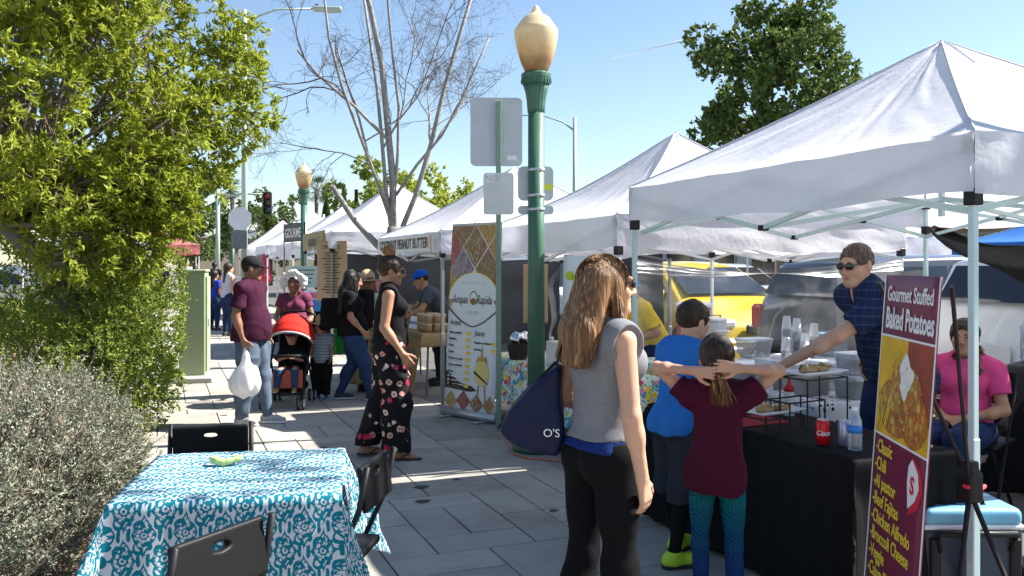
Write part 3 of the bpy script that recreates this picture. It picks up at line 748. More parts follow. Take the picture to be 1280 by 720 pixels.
    def shoes(s, m, m_sole, sc=1., h=None):
        for q in 'RL':
            a, t = s.j['an'+q], s.toe[q]; z = s.k*sc; x = unit(np.cross(t, (0, 0, 1))); M = np.stack((x, t, np.cross(x, t)), 1); zz = a[2]-.085*s.k
            b = V(a[0], a[1], zz)
            S = SDF(h or min(s.h, .007)); S.cone(a+V(0, 0, .0), a+V(0, 0, -.04)*z-t*.01*z, .043*z, .042*z, .03*z); S.cone(b+V(0, 0, .045)*z-t*.035*z, b+t*.1*z+V(0, 0, .042)*z, .04*z, .038*z, .03*z); S.cone(b+t*.1*z+V(0, 0, .04)*z, b+t*.165*z+V(0, 0, .032)*z, .038*z, .03*z, .02*z)
            S.cut(b+V(0, 0, .014)*z, (0, 0, -1)); S.cut(a+V(0, 0, .02)*z, (0, 0, 1)); o = S.build('shoe', m, s.T)
            S = SDF(.006); S.cone(b-t*.03*z+V(0, 0, .02), b+t*.1*z+V(0, 0, .02), .046*z, .044*z, .02).cone(b+t*.1*z+V(0, 0, .02), b+t*.17*z+V(0, 0, .02), .044*z, .034*z, .02); S.cut(b+V(0, 0, .024*z), (0, 0, 1)); S.cut(b+V(0, 0, .001), (0, 0, -1)); S.build('sole', m_sole, o)
    def sunglasses(s, m=m_glass):
        S = SDF(.003)
        for q in (-1, 1): S.ell(s.H_(q*.031, .1, .014), V(.027, .009, .02)*s.hs, s.Mh@rotm(0, 0, -q*.25), .004); S.cone(s.H_(q*.055, .09, .02), s.H_(q*.082, .0, .016), .0035, .003, .003)
        S.cone(s.H_(-.02, .108, .02), s.H_(.02, .108, .02), .003, .003, .003); S.build('sunglasses', m, s.T)
    def cap_hair(s, m, extra=None, back=-.03, front=.058, name='hair', thick=.008, cutlow=-.02):
        """short hair as a shell over the skull"""
        S = SDF(min(s.h, .006)); t = thick
        S.ell(s.H_(0, -.016, .03), V(.079+t, .1+t, .092+t)*s.hs, s.Mh, .01)
        S.ell(s.H_(0, .10, -.06), V(.09, .085, .125)*s.hs, s.Mh, .012, 's')
        S.cut(s.H_(0, -.1, cutlow-.05), s.Mh@V(0, .35, -1), .01)
        for q in (-1, 1): S.ell(s.H_(q*.09, .012, -.03), V(.03, .03, .045)*s.hs, s.Mh, .01, 's')
        if extra: extra(S)
        S.fold(lambda P: .0022*wav(P, 4, 130, 1)); return S.build(name, m, s.T)
def strands(name, m, parent, roots, n_seg, path, width=.004, seed=1, axis=None):
    """ribbon strands: path(i, u) -> points (n_seg,3); returns one mesh"""
    V_, F_ = [], []; r = np.random.RandomState(seed)
    for i in range(roots):
        P = path(i, r); n = len(P); T = np.gradient(P, axis=0); out = r.normal(size=3) if axis is None else (P-axis)*V(1, 1, .25)+r.normal(size=3)*.02; side = np.cross(T, out); side /= np.linalg.norm(side, axis=1)[:, None]+1e-9
        w = width*np.sin(np.linspace(.5, math.pi*.97, n))[:, None]; b = len(V_)*0+sum(len(q) for q in V_)
        V_.append(np.concatenate((P-side*w, P+side*w))); F_.append(np.array([(b+k, b+k+1, b+n+k+1, b+n+k) for k in range(n-1)]))
    return obj(name, mesh_np(name, np.concatenate(V_), np.concatenate(F_), True), m, parent)
# ---------------------------------------------------------------- clothes materials
c_black = cloth('black_cotton', (.009, .009, .010)); c_blackp = cloth('black_jersey', (.006, .006, .007), bump=.1)
c_navy = cloth('navy_polo', (.018, .028, .075)); c_pink = cloth('pink_knit', (.62, .07, .22)); c_maroon = cloth('maroon_jersey', (.07, .008, .026))
c_blue = cloth('blue_tee', (.03, .17, .52)); c_yell = cloth('yellow_polo', (.72, .50, .03)); c_purp = cloth('plum_tee', (.05, .010, .028)); c_plum2 = cloth('mauve_top', (.17, .04, .085))
c_grey = cloth('heather_grey', (.2, .2, .215), noise=.14, nscale=60); c_roy = cloth('royal_blue_knit', (.012, .03, .15)); c_cream = cloth('cream_cotton', (.6, .54, .4)); c_white = cloth('white_cotton', (.78, .77, .8))
c_jean = cloth('jean_blue', (.03, .06, .14), noise=.35, nscale=9); c_jeanl = cloth('jean_faded', (.085, .115, .16), noise=.35, nscale=9); c_jeand = cloth('jean_dark', (.02, .035, .09), noise=.3, nscale=9)
c_khaki = cloth('khaki_skirt', (.36, .27, .15)); c_char = cloth('charcoal_shorts', (.03, .034, .045)); c_gstripe = cloth('grey_stripe_tee', (.3, .32, .34))
m_solew = mat('white_sole', (.7, .7, .7), .6); m_soleb = mat('black_sole', (.02, .02, .02), .6); m_neon = mat('neon_shoe', (.5, .75, .03), .5); m_shoeg = mat('grey_shoe', (.33, .33, .34), .7); m_shoed = mat('dark_shoe', (.03, .03, .035), .6); m_shoet = mat('tan_shoe', (.4, .2, .06), .6)
# polo: fine lighter bands across
x, y, z = nx_coords(c_navy, 'Object'); b1 = ((z*22).fract() < .18); b2 = ((x*16+y*16).fract() < .12)
nx_base(c_navy, nx_mix(c_navy, nx_or(b1, b2*.6)*.45, (.016, .026, .07), (.06, .10, .2)))
x, y, z = nx_coords(c_gstripe, 'Object'); nx_base(c_gstripe, nx_mix(c_gstripe, (z*28).fract() < .3, (.32, .34, .36), (.16, .2, .24)))
# floral trousers
c_flor = cloth('black_floral', (.02, .02, .02)); x, y, z = nx_coords(c_flor, 'Object')
d = nx_noise(c_flor, x, y, z, 13, out=0, kind='ShaderNodeTexVoronoi'); rc = nx_noise(c_flor, x, y, z, 13, out=1, kind='ShaderNodeTexVoronoi'); wob = nx_noise(c_flor, x, y, z, 70, 3)
pet = (d+wob*.35) < .5; core = (d+wob*.2) < .24
fc = nx_col(c_flor, [(0, (.62, .3, .26)), (.33, (.75, .6, .5)), (.55, (.45, .03, .07)), (.75, (.6, .42, .3)), (.9, (.03, .05, .03))], rc, 'CONSTANT')
nx_base(c_flor, nx_mix(c_flor, core, nx_mix(c_flor, pet, (.012, .012, .014), fc), (.4, .08, .1)))
# leggings: woven-look bands, teal above to blue below
c_leg = cloth('patterned_leggings', (.02, .3, .4), bump=.1); x, y, z = nx_coords(c_leg, 'Object')
base = nx_col(c_leg, [(.25, (.012, .03, .15)), (.55, (.006, .075, .15)), (.75, (.006, .13, .15))], z*1.3)
a = x*34+y*20; zz = z*42; zig = ((a.pp(.5)*2+zz).fract() < .3); row = ((zz*.25).fract() < .5); dash = ((a*2).fract() < .5)*((zz*2).fract() < .35)
nx_base(c_leg, nx_mix(c_leg, nx_or(zig*row, dash*(row < .5))*.9, base, nx_mix(c_leg, .85, base, (.004, .012, .06))))
m_cap = cloth('black_cap', (.02, .021, .024)); m_straw = cloth('straw', (.55, .4, .2), bump=.8, bscale=150); m_felt = cloth('felt_hat', (.5, .36, .22))
# ---------------------------------------------------------------- woman with long brown hair
f = Fig('woman with long brown hair, grey tank top and black flared trousers carrying a navy tote', (1.58, 2.97), -84, 1.625, h=.0065, skin=SK_L, woman=True, w=.9, fat=.9, yaw=-18, pitch=0,
        J=dict(elR=(.225, -.02, 1.10), wrR=(.225, .03, .86), elL=(-.22, -.06, 1.12), wrL=(-.2, .16, 1.06), anR=(.11, .02, .085), anL=(-.11, -.1, .085), knL=(-.1, -.03, .49)))
f.body({'R': dict(n=(-.85, -.3, 0), curl=.32), 'L': dict(n=(0, 0, -1), curl=.9)})
f.shirt(c_grey, sleeve=0, hem=.985, inf=.010, neck=.085, amp=.004, seed=3, name='tank_top', neckup=-.02)
S = SDF(.0065); f.torso(S, .0125); S.cut((0, 0, .945*f.k), (0, 0, -1)); S.cut((0, 0, 1.01*f.k), (0, 0, 1)); S.fold(f.folds(.003, 40, 2)); S.build('undershirt_hem', c_roy, f.T)
f.trousers(c_blackp, waist=.985, to=1.0, inf=.009, flare=.062, kn=.006, amp=.0035, cutz=.05); f.shoes(m_shoed, m_soleb)
def long_hair(f, m, zend, n=1500, spread=.1, seed=2, w=.0035, back=-.085, wave=.012, jit=.05, fr=.35):
    hs = f.hs; c = f.H_(0, -.016, .03); zb = zend
    S = SDF(.0065)
    S.ell(c, V(.083, .104, .096)*hs, f.Mh, .01); S.ell(f.H_(0, .1, -.07), V(.062, .08, .12)*hs, f.Mh, .01, 's')
    nk = f.j['neck']; mid = f.Mh@V(0, back, 0)
    for q in (-.055, 0, .055):
        a = f.H_(q*1.1, -.045, .03); b = nk+f.Mh@V(q*1.5, back-.0, 0)+V(0, 0, -.02); e = nk+f.Mh@V(q*1.9, back-.03, 0); e[2] = zb+.03
        S.chain([a, b, e], [.06*hs, .058, .036], .03)
    for q in (-1, 1):   # locks falling before the shoulders
        a = f.H_(q*.07, .02, .01); b = f.H_(q*.085, .02, -.1); e = b+f.Mh@V(q*.02, .02, 0); e[2] = nk[2]-.08; S.chain([a, b, e], [.025*hs, .026, .016], .02)
    S.fold(lambda P: .003*wav(P*V(1, 1, .12), 5, 170, 1)); S.build('hair', m, f.T)
    def path(i, r):
        ph = r.uniform(-math.pi*.86, math.pi*.86); u = r.rand()**.7*.9   # direction from the crown, 0 = straight back
        dirv = V(math.sin(ph), -math.cos(ph), 0); pts = []
        for t in np.linspace(0, 1, 5):
            el = R(88-(88-u*30)*t); p = V(.086*math.cos(el)*dirv[0], .108*math.cos(el)*dirv[1], .1*math.sin(el))
            pts.append(c+f.Mh@(p*hs))
        side = dirv[0]; front = max(0, -math.cos(ph)*-1*-1); fy = -math.cos(ph)
        tgt = nk+f.Mh@V(side*(.1+spread*.25)+r.normal()*.01, (back-.02 if fy < .25 else .05)+r.normal()*.012, 0)
        ze = (zb if fy < .25 else nk[2]-.12)+r.rand()**2*jit
        last = pts[-1]; mid_ = (last+tgt)/2+f.Mh@V(side*.015, 0, 0); mid_[2] = nk[2]+.04
        wv = r.rand()*6.28; N = 9
        for t in np.linspace(.12, 1, N):
            if t < .4: q = last+(mid_-last)*(t/.4)
            else: q = mid_+(tgt+V(0, 0, 0)-mid_)*((t-.4)/.6); q = V(q[0], q[1], mid_[2]+(ze-mid_[2])*((t-.4)/.6))
            q = q+f.Mh@V(math.sin(t*7+wv), .6*math.cos(t*6+wv), 0)*wave*t; pts.append(q)
        return np.array(pts)
    o = strands('hair_strands', m, f.T, n, 14, path, w, seed, axis=c); o['kind'] = 'stuff'; return o
long_hair(f, H_BR, 1.21, 2600)
f.sunglasses()
# ---------------------------------------------------------------- girl with her hands behind her head
f = Fig('girl in maroon top and teal leggings holding her ponytail with both hands', (2.27, 3.2), -36, 1.28, hs=.89, h=.0052, skin=SK_L, woman=False, w=.78, fat=.88, yaw=-8, pitch=-6,
        J=dict(shR=(.165, -.02, 1.40), shL=(-.165, -.02, 1.40), elR=(.36, .0, 1.56), elL=(-.36, .0, 1.56), wrR=(.135, -.165, 1.585), wrL=(-.135, -.165, 1.565), neck=(0, -.01, 1.435), anR=(.11, -.02, .085), anL=(-.09, .0, .085)))
f.body({'R': dict(d=(-.9, -.25, .15), n=(-.2, .9, -.2), curl=.32, spread=.4), 'L': dict(d=(.9, -.25, -.05), n=(.2, .9, -.2), curl=.32, spread=.4)})
o = f.shirt(c_maroon, sleeve=.42, hem=.845, inf=.016, neck=.105, loose=.006, amp=.006, seed=9, tilt=(-.05, .18, 0), neckup=-.045)
f.trousers(c_leg, waist=1.0, to=.62, inf=.006, amp=.0015, name='leggings'); f.shoes(m_shoed, m_solew)
f.cap_hair(H_DB, cutlow=-.05, extra=lambda S: S.ell(f.H_(0, -.12, -.035), V(.03, .03, .03), None, .03))
def ptail(i, r):
    a = f.H_(0, -.135, -.03)+r.normal(size=3)*.008; e = f.H_(.05+r.normal()*.022, -.15+r.normal()*.012, -.17-r.rand()*.06); m_ = (a+e)/2+f.Mh@V(.015+r.normal()*.012, -.03, .0)
    return np.array([a*(1-t)**2+2*t*(1-t)*m_+e*t*t for t in np.linspace(0, 1, 8)])
o = strands('ponytail', H_BR, f.T, 420, 8, ptail, .0035, 3); o['kind'] = 'stuff'
# ---------------------------------------------------------------- boy in the blue T-shirt
f = Fig('boy in blue T-shirt, dark shorts and neon yellow shoes at the black table', (2.60, 4.03), -78, 1.40, hs=.91, h=.006, skin=SK_L, w=.84, fat=.92, yaw=-6, pitch=-14,
        J=dict(chest=(0, .05, 1.26), neck=(0, .1, 1.42), shR=(.18, .07, 1.37), shL=(-.18, .09, 1.37), elR=(.225, .04, 1.1), wrR=(.2, .18, .91), elL=(-.22, .1, 1.1), wrL=(-.19, .28, 1.0), headoff=V(0, .05, 0), anR=(.13, -.16, .085), anL=(-.1, .1, .085), knR=(.11, -.04, .49), toeR=(.35, 1, 0)))
f.body({'R': dict(n=(-1, 0, 0), curl=.4)})
f.shirt(c_blue, sleeve=.55, hem=.85, inf=.027, neck=.07, loose=.0, amp=.006, seed=12)
f.trousers(c_char, waist=1.0, to=.12, inf=.017, kn=.02, amp=.005, name='shorts')
S = MB(); o = text_mesh('shorts_lettering', 'AND1', .06, mat('neon_print', (.45, .75, .05), .5), f.T, (.158, .035, .56), (0, R(90), 0), ext=.001); o.rotation_euler = (0, R(90), R(90)); o.location = (.155*1, .0, .66)
for q in 'RL':
    a, n = f.j['an'+q], f.j['kn'+q]; Z = SDF(.006); Z.cone(a, a+(n-a)*.86, .034*f.k+.004, .047*f.k+.004, .01); Z.ell(n*.68+a*.32+V(0, -.012, 0), V(.05, .052, .11)*f.k*.93+.003, frame((1, 0, 0), n-a), .02); Z.cut(a+(n-a)*.82, n-a); Z.build('sock', c_black, f.T)
f.shoes(m_neon, m_soleb, 1.12)
f.cap_hair(H_DB, thick=.01)
# ---------------------------------------------------------------- man in the navy polo, reaching over the table
f = Fig('man in navy polo and sunglasses leaning over the black table with an arm out', (3.8, 3.72), 84, 1.77, h=.0062, skin=SK_L, w=1.03, fat=1.04, yaw=16, pitch=-12, face=False,
        J=dict(pel=(0, -.06, .95), hipR=(.09, -.05, .91), hipL=(-.09, -.05, .91), chest=(0, .07, 1.235), neck=(0, .155, 1.385), shR=(.195, .11, 1.34), shL=(-.175, .17, 1.325), elL=(-.09, .39, 1.155), wrL=(.1, .57, 1.0), elR=(.3, -.16, 1.15), wrR=(.2, -.02, .98), headoff=V(0, .06, -.01)))
f.body({'L': dict(d=(.5, .6, -.35), n=(.3, .1, -1), curl=.55)}); f.face_parts(H_DB)
o = f.shirt(c_navy, sleeve=.72, hem=.9, inf=.018, neck=.068, vneck=.06, amp=.0045, seed=17, collar=True, name='polo_shirt')
f.trousers(c_jeand, waist=1.0, to=.97, inf=.016); f.shoes(m_shoed, m_soleb); f.sunglasses()
f.cap_hair(hairm('hair_short_brown', (.10, .065, .045), (.22, .17, .13)), thick=.003)
# ---------------------------------------------------------------- seated woman in pink
f = Fig('seated woman in pink top and jeans with a braid over her shoulder', (4.92, 4.17), 112, 1.62, h=.007, skin=SK_M, woman=True, w=1.02, fat=1.08, yaw=8, pitch=-2,
        J=dict(seat=1, pel=(0, 0, .54), hipR=(.1, .03, .53), hipL=(-.1, .03, .53), chest=(0, .0, .855), neck=(0, -.005, 1.02), shR=(.17, -.01, .97), shL=(-.17, -.01, .97), elR=(.25, .03, .70), elL=(-.25, .03, .70), wrR=(.06, .24, .645), wrL=(-.07, .22, .65),
               knR=(.12, .44, .53), knL=(-.1, .46, .53), anR=(.13, .36, .085), anL=(-.05, .5, .085)))
f.body({'R': dict(d=(-.8, .5, -.1), n=(0, -.3, -1), curl=.5), 'L': dict(d=(.8, .5, -.1), n=(0, -.3, -1), curl=.5)}); f.face_parts(H_DB)
f.shirt(c_pink, sleeve=.62, hem=.55, inf=.016, neck=.1, amp=.0055, seed=21, neckup=-.035)
f.trousers(c_jeand, waist=1.04, to=.93, inf=.012); f.shoes(m_shoeg, m_solew)
f.cap_hair(H_DB, thick=.012, cutlow=-.06)
def braid(i, r):
    q = i % 3; ph = q*2.09; a = f.H_(-.075, -.02, -.06); e = f.C_(-.1, .13, -.02); pts = []
    jx = r.normal(size=3)*.008
    for t in np.linspace(0, 1, 14):
        p = a+(e-a)*t+f.Mc@V(-.02*math.sin(3.1*t), .035*math.sin(3.1*t), 0); pts.append(p+V(math.cos(ph+t*17), .6*math.sin(ph+t*17), 0)*.017*(1-.5*t)+jx*(1-.6*t))
    return np.array(pts)
o = strands('braid', H_BR, f.T, 150, 14, braid, .004, 5); o['kind'] = 'stuff'
C = thing('folding_chair', 'black folding chair under the woman in pink', 'chair', (4.96, 4.17, 0), R(112))
MB().box((0, 0, .435), (.44, .42, .025), bev=.01).build('seat', m_blk, C); MB().box((0, -.24, .78), (.42, .03, .22), rotm(R(-8)), .01).build('backrest', m_blk, C)
for sx in (-1, 1):
    MB().tube([(sx*.21, -.26, .88), (sx*.21, .2, 0)], .011, 8).build('leg', m_blk, C); MB().tube([(sx*.19, .18, .43), (sx*.19, -.2, 0)], .011, 8).build('leg', m_blk, C)
# ---------------------------------------------------------------- woman with the hair bun
f = Fig('woman with a hair bun, black sleeveless top and floral trousers walking past', (1.74, 7.0), -103, 1.66, h=.0075, skin=SK_M, woman=True, yaw=-4, pitch=-12, w=1.02, fat=1.04,
        J=dict(elR=(.215, -.05, 1.12), wrR=(.2, .10, .9), elL=(-.21, -.1, 1.13), wrL=(-.2, -.05, .9), anR=(.09, .06, .085), anL=(-.09, -.2, .1), knR=(.095, .06, .49), knL=(-.095, -.05, .49)))
f.body({'R': dict(n=(-1, .1, 0), curl=.4)})
f.shirt(c_black, sleeve=0, hem=.98, inf=.009, neck=.045, amp=.003, seed=24, name='sleeveless_top', neckup=.05)
S = SDF(.0075); S.cone(f.j['neck']-V(0, 0, .01), f.j['neck']+V(0, .01, .055), .058, .052, .01); S.build('turtleneck', c_black, f.T)
f.trousers(c_flor, waist=1.03, to=1.0, inf=.02, flare=.05, kn=.03, amp=.008, cutz=.1)
for q in 'RL':
    a, t = f.j['an'+q], f.toe[q]; b = V(a[0], a[1], a[2]-.09*f.k); S = SDF(.006); S.cone(b-t*.045+V(0, 0, .012), b+t*.1+V(0, 0, .012), .036, .04, .02).cone(b+t*.1+V(0, 0, .012), b+t*.17+V(0, 0, .012), .04, .034, .02); S.cut(b+V(0, 0, .02), (0, 0, 1)); S.cut(b+V(0, 0, .002), (0, 0, -1)); o = S.build('flip_flop', m_soleb, f.T)
    x = unit(np.cross(t, (0, 0, 1)))
    for sgn in (-1, 1): MB().tube([b+t*.12+V(0, 0, .025), b+t*.09+x*sgn*.03+V(0, 0, .06), b+t*.03+x*sgn*.042+V(0, 0, .025)], .005, 6).build('strap', m_soleb, o)
f.cap_hair(H_DB, thick=.012, cutlow=-.05)
S = SDF(.006); S.ell(f.H_(0, -.05, .15), V(.052, .055, .045), None, .01).ell(f.H_(.01, -.055, .185), V(.032, .034, .024), None, .015).fold(lambda P: .006*wav(P, 8, 75, 2)); S.build('hair_bun', hairm('hair_bun_brown', (.26, .12, .045), (.55, .33, .14)), f.T)
f.sunglasses()
# ---------------------------------------------------------------- teenager with cap and bag
f = Fig('teenage boy in black cap and plum T-shirt holding a white plastic bag', (.82, 9.0), -122, 1.665, h=.0075, skin=SK_D, yaw=18, pitch=-10, fat=1.13, w=1.02, face=True,
        J=dict(elR=(.235, -.05, 1.12), wrR=(.21, .02, .88), wrL=(-.22, .05, .88), anR=(.1, -.06, .085), anL=(-.08, .14, .085), knL=(-.09, .08, .49)))
f.body({'R': dict(n=(-1, 0, 0), curl=.9), 'L': dict(n=(1, 0, 0), curl=.5)})
f.shirt(c_purp, sleeve=.7, hem=.86, inf=.027, neck=.068, loose=.012, amp=.005, seed=31)
f.trousers(c_jeanl, waist=.98, to=1., inf=.014, kn=.008, amp=.007, cutz=.04); f.shoes(m_shoeg, m_solew)
def cap(f, m, brim=.085, m2=None):
    S = SDF(.006); S.ell(f.H_(0, -.014, .045), V(.088, .108, .088)*f.hs, f.Mh, .01); S.cut(f.H_(0, 0, .038), f.Mh@V(0, .12, -1)); o = S.build('cap', m, f.T)
    S = SDF(.005); S.ell(f.H_(0, .075, .045), V(.072, brim, .012)*f.hs, f.Mh@rotm(R(-8)), .01); S.cut(f.H_(0, .055, 0), f.Mh@V(0, -1, 0)); S.build('brim', m2 or m, o); return o
f.cap_hair(H_DK, thick=.003, cutlow=-.03); cap(f, m_cap)
# bag of thin white plastic hanging from his right hand
m_bag = mat('thin_white_plastic', (.8, .8, .82), .35, trans=.45, bump=.6, bscale=25)
hw = f.T.matrix_basis @ Vector(f.j['wrR']+V(0, 0, -.09))
S = SDF(.008); S.chain([V(0, 0, 0), V(0, 0, -.1), V(.0, 0, -.24), V(0, 0, -.38)], [.012, .03, .10, .10], .05); S.ell((0, 0, -.34), (.15, .12, .12), None, .05); S.fold(lambda P: .008*wav(P*V(1, 1, .3), 6, 45, 2))
o = S.build('plastic_bag', m_bag); o.location = (f.T.location.x-.03, f.T.location.y-.22, 0); tag(o, 'full white plastic bag hanging from the hand of the boy in cap', 'bag')
tw = Matrix.Translation(f.T.location) @ Euler((0, 0, R(-122))).to_matrix().to_4x4() @ Vector(f.j['wrR']+V(-.01, .02, -.085)); o.location = tw
# ---------------------------------------------------------------- people around the stroller
hd = .0095
f = Fig('woman in white sun bonnet and mauve top pushing the red stroller', (1.5, 10.85), 162, 1.47, h=hd, skin=SK_D, woman=True, fat=1.22, w=1.1, face=True, yaw=-4,
        J=dict(elR=(.26, .0, 1.12), elL=(-.26, .0, 1.12), wrR=(.12, .22, 1.05), wrL=(-.14, .24, 1.02)))
f.body({'R': dict(d=(-.3, .8, -.1), n=(0, 0, -1), curl=.7), 'L': dict(d=(.3, .8, -.1), n=(0, 0, -1), curl=.7)})
f.shirt(c_plum2, sleeve=.45, hem=.88, inf=.018, neck=.1, amp=.005, seed=41, neckup=-.03); f.trousers(c_jeand, inf=.015); f.shoes(m_shoed, m_soleb)
f.cap_hair(H_DK, thick=.008, cutlow=-.06)
S = SDF(.008); S.ell(f.H_(0, -.02, .05), V(.115, .12, .1), f.Mh, .01)
for i in range(11):
    a0 = R(-20+220*i/11); a1 = R(-20+220*(i+1)/11); S.cone(f.H_(.13*math.cos(a0), .05, .01+.125*math.sin(a0)), f.H_(.13*math.cos(a1), .05, .01+.125*math.sin(a1)), .03, .03, .03)
S.ell(f.H_(0, .1, -.035), V(.082, .1, .12), f.Mh, .01, 's'); S.fold(lambda P: .008*wav(P, 3, 60, 2)); S.build('sun_bonnet', c_white, f.T)
# stroller
m_red = cloth('stroller_red', (.62, .03, .02)); m_coral = cloth('stroller_coral', (.7, .16, .1)); m_rub = mat('rubber', (.025, .025, .027), .8)
ST = thing('stroller', 'red canopied stroller with black frame facing down the path', 'stroller', (1.33, 10.05, 0), R(160))
for sx in (-1, 1):
    MB().tube([(sx*.2, .34, .1), (sx*.21, -.12, .62), (sx*.21, -.42, 1.0)], .012, 8).build('frame_tube', m_blk, ST, True); MB().tube([(sx*.22, -.3, .1), (sx*.21, -.02, .5), (sx*.2, .05, .55)], .012, 8).build('frame_tube', m_blk, ST, True)
    for y in (.34, -.3):
        for dx in (-.03, .03):
            w = MB(); n = 18; w.lathe([(.052, -.012), (.068, -.01), (.072, 0), (.068, .01), (.052, .012)], n); wo = w.build('wheel', m_rub, ST, True); wo.rotation_euler = (0, R(90), 0); wo.location = (sx*.2+dx, y, .072)
            w = MB().lathe([(.05, -.013), (.02, -.016), (.02, .016), (.05, .013)], 14).build('rim', mat('rim_grey', (.5, .5, .52), .4), wo)
MB().tube([(-.21, -.42, 1.0), (-.1, -.46, 1.04), (.1, -.46, 1.04), (.21, -.42, 1.0)], .014, 8).build('handle', m_blk, ST, True)
P = np.zeros((14, 18, 3))
for i, a in enumerate(np.linspace(R(28), R(125), 14)):
    for k, b in enumerate(np.linspace(0, math.pi, 18)):
        rr = .27; P[i, k] = (.24*math.cos(b), -.2+rr*math.cos(a)*math.sin(b)**.6*1.15+.02, .68+.33*math.sin(a)*math.sin(b)**.8+.012*math.sin(i*2.2))
solidify(MB().grid(P).build('canopy', m_red, ST, True), .012)
rim = MB().tube([P[0, k]+V(0, .005, 0) for k in range(18)], .014, 6); rim.build('canopy_edge', mat('canopy_piping', (.5, .5, .5), .5), ST, True)
S = SDF(.01); S.box((0, -.1, .36), (.15, .14, .02), rotm(R(6)), .02); S.box((0, -.26, .62), (.15, .02, .22), rotm(R(14)), .02, .03); S.build('seat', c_black, ST)
S = SDF(.01); S.box((0, .07, .3), (.15, .015, .09), rotm(R(20)), .015); S.build('leg_rest', m_coral, ST)
MB().tube([(-.2, .02, .55), (-.17, .16, .57), (.17, .16, .57), (.2, .02, .55)], .02, 8).build('bumper_bar', m_blk, ST, True)
MB().box((0, .24, .16), (.34, .1, .02), bev=.008).build('foot_rest', m_blk, ST); MB().box((0, -.1, .2), (.34, .34, .1), bev=.03).build('basket', c_black, ST)
f = Fig('toddler in patterned cap sitting in the red stroller', (1.33, 10.05), 160, 1.0, hs=.82, h=.008, skin=SK_M, w=.95, yaw=6, pitch=-14, z0=.0, face=True,
        J=dict(seat=1, pel=(0, -.16, .72), hipR=(.1, -.12, .72), hipL=(-.1, -.12, .72), chest=(0, -.28, 1.02), neck=(0, -.3, 1.19), shR=(.17, -.28, 1.14), shL=(-.17, -.28, 1.14), elR=(.24, -.1, .92), elL=(-.24, -.1, .92), wrR=(.08, .06, .98), wrL=(-.08, .06, .98), knR=(.16, .22, .74), knL=(-.16, .22, .74), anR=(.18, .34, .4), anL=(-.18, .34, .4)))
f.body(); f.shirt(c_black, sleeve=1.0, hem=.7, inf=.012, neck=.07, amp=.003); f.trousers(c_jean, waist=1.0, to=.9, inf=.014); f.shoes(m_shoet, m_solew)
cap(f, cloth('patterned_cap', (.12, .06, .25), noise=.7, nscale=40), .075)
# child with the straw hat
def brim_hat(f, m, rb=.17, hc=.1, up=.045, tilt=0):
    S = SDF(.008); S.ell(f.H_(0, -.014, up+.035), V(.09, .105, hc)*f.hs, f.Mh, .01); S.cut(f.H_(0, 0, up-.005), f.Mh@V(0, 0, -1)); S.cone(f.H_(0, -.01, up), f.H_(0, -.01, up+.004), .01, .01, .0)
    o = S.build('hat', m, f.T); P = np.zeros((5, 40, 3))
    for i, r in enumerate(np.linspace(.07, rb, 5)):
        for k in range(40):
            a = 2*math.pi*k/39; P[i, k] = f.H_(r*math.cos(a), r*1.08*math.sin(a)-.012, up+.004-.02*((r-.07)/.1)**2*(1-.6*abs(math.cos(a))))
    solidify(MB().grid(P).build('hat_brim', m, o, True), .006); return o
f = Fig('small child in straw hat and grey striped T-shirt standing by the stroller', (1.74, 10.3), 150, .96, hs=.82, h=.008, skin=SK_M, w=.98, face=True, J=dict(wrL=(-.25, .1, .95)))
f.body(); f.shirt(c_gstripe, sleeve=.5, hem=.84, inf=.018, neck=.075, loose=.01); f.trousers(c_black, inf=.028, kn=.01); f.shoes(mat('blue_shoe', (.03, .08, .3), .6), m_solew); f.cap_hair(H_DB); brim_hat(f, m_straw, .15)
# woman in black T-shirt walking
f = Fig('woman with long black hair, black T-shirt and jeans walking past the stroller', (2.06, 10.15), -104, 1.52, h=hd, skin=SK_M, woman=True, fat=1.15, w=1.05, pitch=-14, J=dict(anR=(.09, .26, .085), knR=(.09, .17, .49), anL=(-.09, -.16, .085), knL=(-.09, .02, .49), elR=(.22, -.0, 1.12), wrR=(.2, .16, .93)))
f.body(); f.shirt(c_black, sleeve=.75, hem=.87, inf=.022, neck=.07, loose=.02, amp=.006); f.trousers(c_jean, inf=.014, amp=.006, cutz=.06); f.shoes(m_shoed, m_solew)
long_hair(f, H_DK, 1.02, 700, .06, 6, .005)
S = SDF(.01); S.box((0, 0, 0), (.05, .15, .14), None, .04); S.fold(lambda P: .008*wav(P, 3, 25, 2)); o = S.build('shoulder_bag', c_black); o.location = (1.9, 10.2, 1.02); o.rotation_euler = (0, 0, R(-104)); tag(o, 'black shoulder bag on the woman with long black hair', 'bag')
S = SDF(.01); S.box((0, 0, 0), (.05, .16, .15), None, .03); S.chain([(0, -.08, .14), (0, -.04, .3), (0, .04, .3), (0, .08, .14)], [.012]*4, .01); S.fold(lambda P: .01*wav(P, 5, 25, 2)); o = S.build('green_bag', mat('green_nonwoven', (.02, .42, .04), .7)); o.location = (2.12, 10.55, .68); o.rotation_euler = (0, 0, R(-100)); tag(o, 'bright green shopping bag between the walking woman and the khaki skirt', 'bag')
